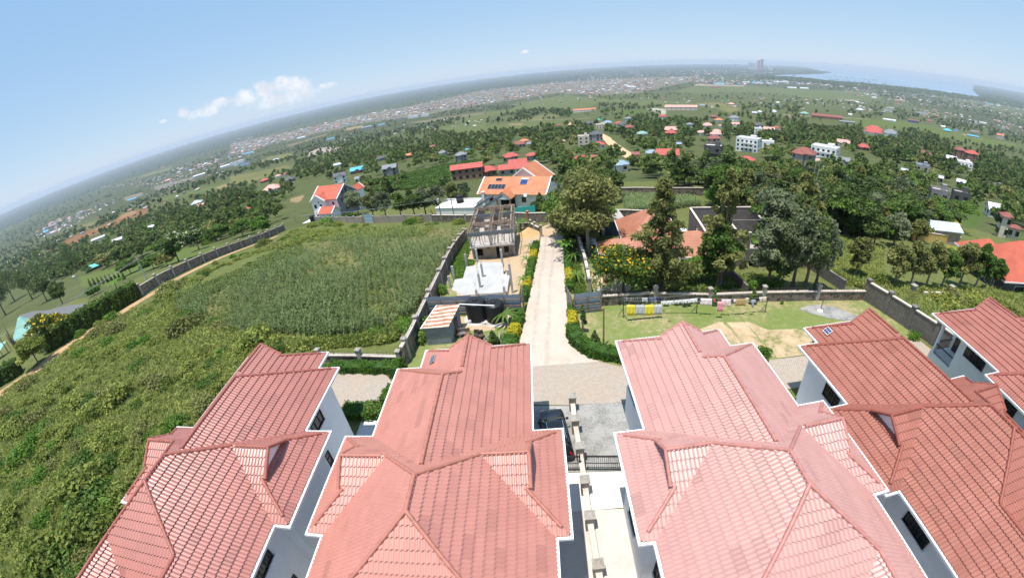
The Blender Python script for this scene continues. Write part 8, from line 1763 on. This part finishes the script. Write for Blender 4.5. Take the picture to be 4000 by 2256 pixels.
# high rises of the far city
M_TOWERW = plain('far_tower_white', (.92, .91, .88), .8, .05, .05); M_TOWERP = plain('far_tower_pinkish', (.60, .46, .44), .8, .05, .05)
def tower(s, x, y, w, htop, label, m=None, n=1, group=None):
 p = at(s, x, y); mp = m_per_px(p)*SRC[s][2]; W, h = w*mp, (y-htop)*mp; root = empty('tower_block', p, -math.atan2(p.x, p.y), label, 'tower block', group)
 for i in range(n):
  b = MB(); ww = W/n; b.box((-W/2+ww*(i+.5), 0, -5), (ww*.72 if n > 1 else ww, ww*.8, h+5-(h*.06*((i*3) % 2)))); t = b.obj('block', m or M_TOWERW, root)
  b = MB()
  for k in range(1, int(h/4)): b.box((-W/2+ww*(i+.5), -ww*.42, k*4), (ww*.6, .2, 1.5))
  b.obj('window_stripe', WALLC['d'], root)
for q in (('4', 830, 340, 26, 232, 'slim white tower at the left of the far city towers'), ('4', 862, 340, 28, 236, 'second white tower of the far city'), ('4', 892, 340, 26, 240, 'third white tower of the far city'), ('4', 925, 340, 34, 230, 'fourth white tower next to the pinkish pair')): tower(*q)
tower('4', 968, 345, 42, 207, 'lower of the two pinkish towers of the far city', M_TOWERP); tower('4', 1015, 345, 50, 194, 'tallest pinkish tower of the far city', M_TOWERP)
tower('4', 1138, 345, 52, 284, 'white office block right of the far towers'); tower('4', 300, 262, 50, 240, 'pale blocks on the far skyline left of the towers', None, 3); tower('4', 630, 296, 40, 258, 'grey blocks left of the white towers', WALLC['g'], 2)
tower('3', 1740, 282, 134, 216, 'cluster of white high rise flats on the far rise', None, 6); tower('3', 1155, 325, 62, 286, 'left cream flats on the far rise', WALLC['c'], 3); tower('3', 1280, 320, 112, 270, 'right cream flats on the far rise', WALLC['c'], 5); tower('3', 1332, 348, 38, 308, 'white flats standing before the far rise', None, 2); tower('3', 1435, 322, 54, 280, 'white and blue office block on the far rise', None, 2); tower('3', 1015, 316, 44, 304, 'low pale flats left on the far rise', WALLC['c'], 2)
# dirt road on the slope
def road(name, s, pts, w, m, label):
 P = ats(s, pts); b = []; P2 = []
 for i in range(len(P)-1):
  for k in np.linspace(0, 1, 6)[:-1]: P2.append(P[i].lerp(P[i+1], k))
 P2.append(P[-1]); L, Rr = [], []
 for i, p in enumerate(P2):
  t = P2[min(i+1, len(P2)-1)]-P2[max(0, i-1)]; t.z = 0; t.normalize(); n = Vector((-t.y, t.x, 0))*(w/2); L.append(p+n); Rr.append(p-n)
 b = MB(); rows = []
 for l, r in zip(L, Rr): rows.append([(q.x, q.y, float(terr(q.x, q.y))+.35) for q in (l, l.lerp(r, .33), l.lerp(r, .66), r)])
 b.grid(rows, 0, True); o = link(name, b.mesh(name, m, True)); me = o.data
 if sum(f.normal.z for f in me.polygons) < 0: me.flip_normals()
 tag(o, label, None, None, 'structure')
M_ROAD = patchy('orange_dirt_road', [(.35, (.44, .27, .14)), (.6, (.58, .40, .24)), (.78, (.50, .34, .20))], .08, .6, .2)
road('dirt_road', '3', [(1790, 1160), (1700, 1110), (1620, 1060), (1540, 1000), (1470, 930), (1400, 890), (1350, 860)], 9, M_ROAD, 'orange dirt road winding up between the houses')
road('dirt_road', '3', [(1170, 805), (1100, 790), (1082, 770), (1120, 745), (1300, 728)], 8, M_ROAD, 'bend of the orange dirt road below the school')
road('dirt_road', '3', [(600, 752), (900, 742), (1140, 735), (1320, 722)], 6, plain('pale_murram', (.46, .38, .27), .9, .1, .2), 'pale lane along the hedge below the school')
road('dirt_road', 'c', [(640, 240), (690, 262), (740, 290), (770, 310)], 7, M_ROAD, 'dirt lane beside the grey unfinished building')
road('dirt_road', '4', [(1180, 985), (1500, 1000), (1730, 1012), (2150, 1030), (2400, 1045), (2576, 1055)], 7, plain('pale_murram', (.46, .38, .27)), 'pale lane running right from the orange containers')

# trees of the slope and the plain
def vnoise(x, y, s, seed):
 r = np.random.default_rng(seed); g = r.random((256, 256)); u, v = x/s, y/s; i, j = np.floor(u).astype(int), np.floor(v).astype(int); f, h = u-i, v-j; f = f*f*(3-2*f); h = h*h*(3-2*h)
 def G(a, b_): return g[a % 256, b_ % 256]
 return (G(i, j)*(1-f)+G(i+1, j)*f)*(1-h)+(G(i, j+1)*(1-f)+G(i+1, j+1)*f)*h
FIELDS = [t[0] for t in TRACTS if t[1] in (G_MEADOW, G_LUSH, G_DRY, G_EARTH, G_RED, G_LAWN) or t[1][0] > .11]
WOODS = [dpoly('D', [(-30, 640), (120, 600), (330, 560), (700, 500), (715, 555), (470, 640), (330, 700), (200, 830), (-30, 860)]), dpoly('2', [(1000, 850), (1200, 800), (1560, 760), (2100, 640), (2320, 730), (2576, 700), (2576, 900), (2300, 960), (1900, 960), (1400, 990), (1000, 1030), (700, 1100), (640, 1000), (900, 920)]), dpoly('1', [(1100, 1300), (1700, 1060), (2300, 920), (2576, 860), (2576, 1110), (2300, 1180), (1700, 1300), (1300, 1443), (700, 1443)]), dpoly('3', [(0, 850), (600, 870), (1150, 870), (1180, 1020), (1000, 1080), (500, 1090), (0, 1100)]),
         dpoly('3', [(1700, 720), (2300, 690), (2576, 700), (2300, 900), (2150, 1060), (1750, 1080), (1680, 960), (1560, 870)]), dpoly('4', [(900, 1020), (1200, 1080), (1900, 1060), (2576, 1200), (2576, 1443), (1000, 1443), (850, 1200)]), dpoly('5', [(0, 1260), (300, 1260), (1200, 1290), (1700, 1440), (0, 1443)]), dpoly('c', [(700, 60), (1400, 100), (1900, 150), (2260, 260), (2260, 420), (1900, 330), (1450, 200), (1100, 130), (760, 170)]), dpoly('c', [(900, 280), (1200, 300), (1600, 330), (1700, 420), (1500, 520), (1200, 560), (950, 560), (900, 420)]), dpoly('3', [(560, 660), (900, 640), (1300, 660), (1320, 690), (900, 690), (620, 750), (560, 740)])]
SPARSE = dpoly('4', [(0, 640), (2576, 640), (2576, 1000), (1200, 1000), (0, 900)])
NOTREE = [dpoly('D', [(1140, 600), (1170, 500), (1200, 430), (1375, 430), (1385, 530), (1420, 560), (1400, 640), (1180, 700)]), dpoly('m', [(60, 300), (230, 240), (720, 190), (760, 330), (620, 640), (0, 720)]), dpoly('l', [(200, 350), (1400, 300), (2100, 420), (2422, 1330), (200, 1330)]), BUSHL, MZ, dpoly('n', [(1300, 150), (2113, 100), (2113, 760), (1850, 760)])]
NOTREE += [dpoly('m', [(-20, 200), (800, 200), (800, 720), (-20, 720)]), dpoly('b', [(960, 160), (1330, 140), (1480, 420), (1330, 460), (960, 440)]), dpoly('3', [(1800, 1200), (1660, 1150), (1500, 1050), (1440, 970), (1370, 930), (1310, 880), (1360, 840), (1500, 900), (1620, 1000), (1740, 1080), (1840, 1150)]), dpoly('n', [(-300, 225), (2400, 180), (2400, 800), (-300, 800)]), dpoly('m', [(600, 440), (2150, 380), (2150, 720), (600, 720)]), dpoly('l', [(430, 90), (1520, 90), (1520, 420), (430, 420)]), dpoly('c', [(560, 400), (820, 430), (940, 480), (900, 620), (560, 600)])]
NOTREE.append(dpoly('D', [(-10, 1453), (-10, 960), (200, 860), (360, 740), (470, 690), (720, 570), (1180, 560), (1420, 560), (1500, 735), (2180, 735), (2300, 690), (2576, 720), (2576, 1453)]))
def dist_ok(pp_, G_, r, base, wood, field, ns, seed):
 X, Y = G_[:, 0], G_[:, 1]; n = vnoise(X+9000, Y+9000, ns, seed)*.65+vnoise(X+9000, Y+9000, ns*.3, seed+1)*.35
 pr = base*np.clip((n-.33)/.3, 0, 1)
 for P in WOODS: m = in_poly(pp_[:, 0], pp_[:, 1], P); pr[m] = np.maximum(pr[m], wood*np.clip((n[m]-.12)/.25, .25, 1))
 for P in FIELDS: m = in_poly(pp_[:, 0], pp_[:, 1], P); pr[m] = field*(n[m] > .5)
 m = in_poly(pp_[:, 0], pp_[:, 1], SPARSE); pr[m] *= .45
 for P in NOTREE: pr[in_poly(pp_[:, 0], pp_[:, 1], P)] = 0
 for (hx, hy, hw) in MIDPX:
  m = (np.abs(pp_[:, 0]-hx) < hw*.62) & (pp_[:, 1] > hy-hw*.45) & (pp_[:, 1] < hy+hw*.28+4); pr[m] *= .04
 return r.random(len(pr)) < pr
ALLMID = dpoly('D', [(-30, 720), (-30, 560), (300, 420), (700, 280), (1150, 208), (1700, 168), (1900, 150), (2200, 200), (2330, 228), (2600, 300), (2600, 740), (2200, 735), (2050, 735), (1500, 735), (1150, 560), (700, 560), (200, 700)])
BIGS = []
def band(n, seed, d0, d1, base, wood, field, ns):
 if not BIGS: BIGS.append(sample_px(ALLMID, 70000, 77))
 pp_, G_ = BIGS[0][0][:n], BIGS[0][1][:n]; d = np.hypot(G_[:, 0], G_[:, 1]); r = np.random.default_rng(seed+5)
 k = (d > d0) & (d <= d1); pp_, G_ = pp_[k], G_[k]; k = dist_ok(pp_, G_, r, base, wood, field, ns, 40); return pp_[k], G_[k]
MT = []
for j, (kind, lf, h, w, head) in enumerate((('round', 'dark', 8, 8, 'dark rounded tree'), ('round', 'mid', 7, 7.5, 'green rounded tree'), ('tall', 'dark', 11, 7.5, 'tall dark tree'), ('round', 'grey', 8.5, 7, 'greyish tree'), ('tall', 'olive', 10, 7, 'tall olive tree'), ('round', 'bright', 6, 7, 'bright green tree'), ('flat', 'mid', 8, 10, 'flat topped tree'), ('round', 'olive', 7.5, 7, 'olive coloured tree'))):
 bl = blobs_for(kind, h, w, 20); q = blob_crown(bl, 2400, .29, shell=.45)
 MT.append((quads_mesh('crown', q[0], LEAF[lf], None, q[1]), limb_mesh('trunk', BARK, h, .2, [(b[0]*.8, b[1]*.8, b[2], 0) for b in bl[::4]]), head))
pp_, G_ = band(12000, 61, 58, 460, .62, 1.0, .05, 45)
o_ = np.argsort(np.hypot(G_[:, 0], G_[:, 1])); pp_, G_ = pp_[o_], G_[o_]; NI = min(292, len(G_)); tr_items = []
for i in range(NI):
 cm, tm, head = MT[int(rng.choice(8, p=[.24, .2, .12, .12, .08, .08, .06, .10]))]; s = random.uniform(.65, 1.2)
 root = empty('tree', Vector(G_[i])-Vector((0, 0, .2)), random.uniform(0, 6.28), None, 'tree', 'trees on the slope below the estate'); root.scale = (s, s, s*random.uniform(.85, 1.1))
 link('trunk', tm, root); link('crown', cm, root); tr_items.append((root, *pp_[i], ('small ' if s < .8 else 'big ' if s > 1.05 else '')+head))
label_all(tr_items, LABP+[('the solar panel house', *px('b', 900, 300)), ('the tall white house', *px('m', 400, 450)), ('the blue gate', *px('m', 960, 670)), ('the tiled bungalow', *px('l', 700, 700)), ('the roofless house', *px('l', 1700, 600)), ('the orange roofed house', *px('n', 1900, 450)), ('the silver shed by the yellow wall', *px('n', 1100, 180)), ('the turquoise pavilion', *px('j', 950, 180)), ('the street lamp', *px('j', 740, 320)), ('the garden cypress row', *px('j', 1100, 380))])
def protos(n, q, size, h=8, w=8, mi=0):
 out = []
 for j in range(n):
  kind = ('round', 'tall', 'round', 'flat', 'round')[j % 5]; hh = h*(1.3 if kind == 'tall' else 1); bl = blobs_for(kind, hh, w*(.8 if kind == 'tall' else 1), 9); V, t = blob_crown(bl, q, size, shell=.4)
  out.append((V, np.full(len(V), (0, 0, 1, 0, 2)[j % 5]), t+(.22 if j % 3 == 0 else .06)))
 return out
FARM = [LEAF['dark'], LEAF['olive'], LEAF['mid']]
def forest(name, pp_, G_, pr, s0, s1, label):
 n = len(G_); G_ = G_.copy(); G_[:, 2] -= .3; stuff(name, scatter(name, pr, G_, rng.uniform(0, 6.28, n), rng.uniform(s0, s1, n), FARM), label, 'woodland')
forest('woodland', pp_[NI:], G_[NI:], protos(6, 230, .95), .6, 1.15, 'mixed woodland and gardens covering the slope below the estate')
pp_, G_ = band(45000, 71, 460, 1300, .62, 1.0, .03, 110); forest('woodland', pp_, G_, protos(6, 64, 1.8), .6, 1.2, 'tree cover between the scattered houses at the foot of the hill')
pp_, G_ = band(70000, 81, 1300, 4200, .75, 1.0, .03, 330); forest('woodland', pp_, G_, protos(5, 26, 3.2), .7, 1.4, 'lines and patches of trees across the green plain')
pp_, G_ = band(70000, 91, 4200, 14000, .5, .8, .02, 900); G2 = G_[:16000]; forest('woodland', pp_[:16000], G2, protos(5, 14, 6, 9, 14), .9, 1.7, 'far dark tree cover beyond the town')
# strip of woods along the lake shore
SH = dpoly('4', [(900, 430), (1200, 440), (1560, 460), (1880, 500), (2300, 530), (2576, 555), (2576, 620), (2000, 570), (1700, 530), (1300, 490), (950, 480)])+[]
pp_, G_ = sample_px(SH, 2600, 95); forest('woodland', pp_, G_, protos(4, 16, 6, 11, 14), .8, 1.6, 'dark woods along the lake shore')
pp_, G_ = sample_px(dpoly('5', [(0, 540), (600, 575), (1100, 620), (1600, 690), (1950, 745), (1880, 680), (2250, 715), (2560, 830), (2560, 900), (1900, 790), (1100, 690), (500, 620), (0, 590)]), 2600, 96); forest('woodland', pp_, G_, protos(4, 16, 6, 11, 14), .8, 1.6, 'dark woods along the right shore of the lake')
pp_, G_ = sample_px(dpoly('4', [(1060, 225), (1500, 232), (1640, 300), (1760, 335), (1890, 385), (1700, 395), (1500, 330), (1100, 290)]), 1500, 97); forest('woodland', pp_, G_, protos(4, 14, 7, 11, 16), .9, 1.7, 'wooded headland beyond the city towers')

# the town
TC = [(0, (.56, .54, .50)), (.11, (.52, .42, .32)), (.25, (.52, .27, .20)), (.45, (.36, .12, .085)), (.58, (.36, .33, .30)), (.70, (.72, .71, .70)), (.81, (.18, .34, .48)), (.86, (.28, .18, .13)), (.95, (.20, .19, .19))]
M_TROOF = tinted('town_roof', TC, .6); M_TWALL = tinted('town_wall', [(0, (.52, .48, .43)), (.35, (.42, .34, .28)), (.6, (.60, .58, .56)), (.85, (.33, .28, .24))], .85)
def bld(w, d, h, gable, seed):
 Q, mi = [], []; a, b_ = w/2, d/2; c = [(-a, -b_), (a, -b_), (a, b_), (-a, b_)]
 for i in range(4): p, q = c[i-1], c[i]; Q.append([(*p, -3), (*q, -3), (*q, h), (*p, h)]); mi.append(1)
 if gable:
  e = a*.08; Q += [[(-a-e, -b_*1.1, h-.2), (a+e, -b_*1.1, h-.2), (a*.75, 0, h+d*.24), (-a*.75, 0, h+d*.24)], [(a+e, b_*1.1, h-.2), (-a-e, b_*1.1, h-.2), (-a*.75, 0, h+d*.24), (a*.75, 0, h+d*.24)], [(a+e, -b_*1.1, h-.2), (a+e, b_*1.1, h-.2), (a*.75, .01, h+d*.24), (a*.75, 0, h+d*.24)], [(-a-e, b_*1.1, h-.2), (-a-e, -b_*1.1, h-.2), (-a*.75, 0, h+d*.24), (-a*.75, .01, h+d*.24)]]; mi += [0]*4
 else: Q.append([(-a, -b_, h), (a, -b_, h), (a, b_, h), (-a, b_, h)]); mi.append(0)
 for k in range(1, max(2, int(h/3.2))+0):
  z = 3.2*k-2.2
  if z+1.3 < h: Q.append([(-a*.9, -b_-.12, z), (a*.9, -b_-.12, z), (a*.9, -b_-.12, z+1.3), (-a*.9, -b_-.12, z+1.3)]); mi.append(2)
 return np.array([[tuple(v) for v in q] for q in Q], float), np.array(mi), np.zeros(len(Q))
BPR = [bld(10, 8, 3.2, True, 0), bld(15, 9, 3.4, True, 1), bld(12, 10, 6.5, False, 2), bld(18, 9, 4, True, 3), bld(13, 11, 10, False, 4), bld(9, 7, 3, True, 5), bld(22, 10, 5, True, 6)]
BM = [M_TROOF, M_TWALL, WALLC['d']]
TOWNS = [(dpoly('D', [(585, 352), (730, 331), (905, 291), (1080, 258), (1224, 226), (1390, 208), (1560, 188), (1740, 175), (1740, 200), (1600, 232), (1500, 238), (1400, 233), (1224, 260), (1080, 284), (905, 310), (800, 333), (590, 388)]), 1700, .85, 'dense town'), (dpoly('4', [(0, 290), (420, 280), (760, 260), (1250, 300), (1560, 330), (1500, 380), (1100, 400), (700, 380), (300, 420), (0, 430)]), 520, .9, 'far city'),
         (dpoly('1', [(300, 1330), (600, 1180), (900, 1080), (1200, 960), (1220, 985), (1000, 1090), (640, 1300), (350, 1380)]), 160, .8, 'left roadside town'), (dpoly('1', [(1000, 860), (1500, 780), (1900, 620), (2300, 480), (2576, 400), (2576, 520), (2000, 720), (1500, 860)]), 200, .8, 'left roadside town'), (dpoly('4', [(0, 420), (300, 430), (900, 400), (1100, 420), (900, 470), (1400, 500), (2576, 590), (2576, 640), (1700, 560), (600, 560), (0, 540)]), 240, 1.0, 'lakeside industrial fringe'),
         (dpoly('5', [(0, 600), (900, 680), (1600, 740), (2200, 830), (2576, 900), (2576, 1080), (1900, 900), (1200, 860), (500, 780), (0, 690)]), 260, .7, 'right lakeside suburb'), (dpoly('5', [(200, 860), (1300, 920), (2576, 1150), (2576, 1330), (1400, 1060), (300, 960)]), 110, .7, 'right lakeside suburb'), (dpoly('4', [(500, 740), (2576, 760), (2576, 960), (900, 930), (400, 840)]), 60, .6, 'right plain'),
         (dpoly('2', [(300, 1130), (600, 960), (1000, 760), (1500, 650), (2100, 560), (2576, 540), (2576, 620), (1700, 700), (900, 860), (500, 1040)]), 60, .6, 'left plain'), (dpoly('3', [(0, 590), (500, 520), (1400, 510), (2500, 530), (2500, 600), (1500, 560), (600, 600), (0, 680)]), 45, .6, 'middle plain'), (dpoly('D', [(0, 640), (200, 560), (400, 470), (560, 430), (560, 460), (300, 560), (0, 690)]), 60, .7, 'left roadside town')]
allb = []
for i, (P, n, s, nm) in enumerate(TOWNS):
 pp_, G_ = sample_px(P, n, 120+i); d = np.hypot(G_[:, 0], G_[:, 1])
 for j in range(n):
  if 300 < d[j] < 12000: allb.append((d[j]/s, *pp_[j], *G_[j], s, nm))
allb.sort(key=lambda t: t[0]); T_IND = allb[:284]; T_REST = allb[284:]
tmats = {}
HEADS = ['white walled house', 'beige roofed house', 'pink roofed house', 'red roofed house', 'grey roofed house', 'bright white roofed house', 'blue roofed house', 'brown roofed house', 'dark roofed house']
tb_items = []; tmesh = {}
for d_, x, y, gx, gy, gz, s, nm in T_IND:
 k = int(rng.choice(7, p=[.28, .22, .12, .14, .06, .12, .06])); c = int(rng.choice(9, p=[.12, .10, .17, .12, .13, .20, .06, .05, .05]))
 if (k, c) not in tmesh:
  V_, mi, t = BPR[k]; tv = TC[c][0]+.02; tmesh[k, c] = quads_mesh('town_building', V_, BM, mi, np.full(len(V_), tv))
 o = link('town_building', tmesh[k, c], None, (gx, gy, gz), random.uniform(0, 6.28)); o.scale = (s*random.uniform(.8, 1.3),)*3
 tag(o, None, 'house', 'small houses of the far town and plain'); tb_items.append((o, x, y, HEADS[c]))
TLM = LABP+[('the city towers', *px('4', 950, 260)), ('the white high rise cluster', *px('3', 1740, 240)), ('the cream flats on the rise', *px('3', 1280, 285)), ('the brown pond', *px('2', 900, 900)), ('the lake bay', *px('4', 1900, 450)), ('the red earth patch', *px('1', 1000, 1280))]
label_all(tb_items, TLM)
random.shuffle(T_REST); n = len(T_REST); A_ = np.array([[t[3], t[4], t[5]] for t in T_REST]); sc_ = np.array([t[6] for t in T_REST])*rng.uniform(.9, 1.9, n)*np.where(np.array([t[0] for t in T_REST]) > 4500, 1.35, 1)
stuff('town_rooftops', scatter('town_rooftops', BPR, A_, rng.uniform(0, 6.28, n), sc_, BM, tints=rng.random(n)), 'thousands of small rooftops of the distant town', 'town')
haze()
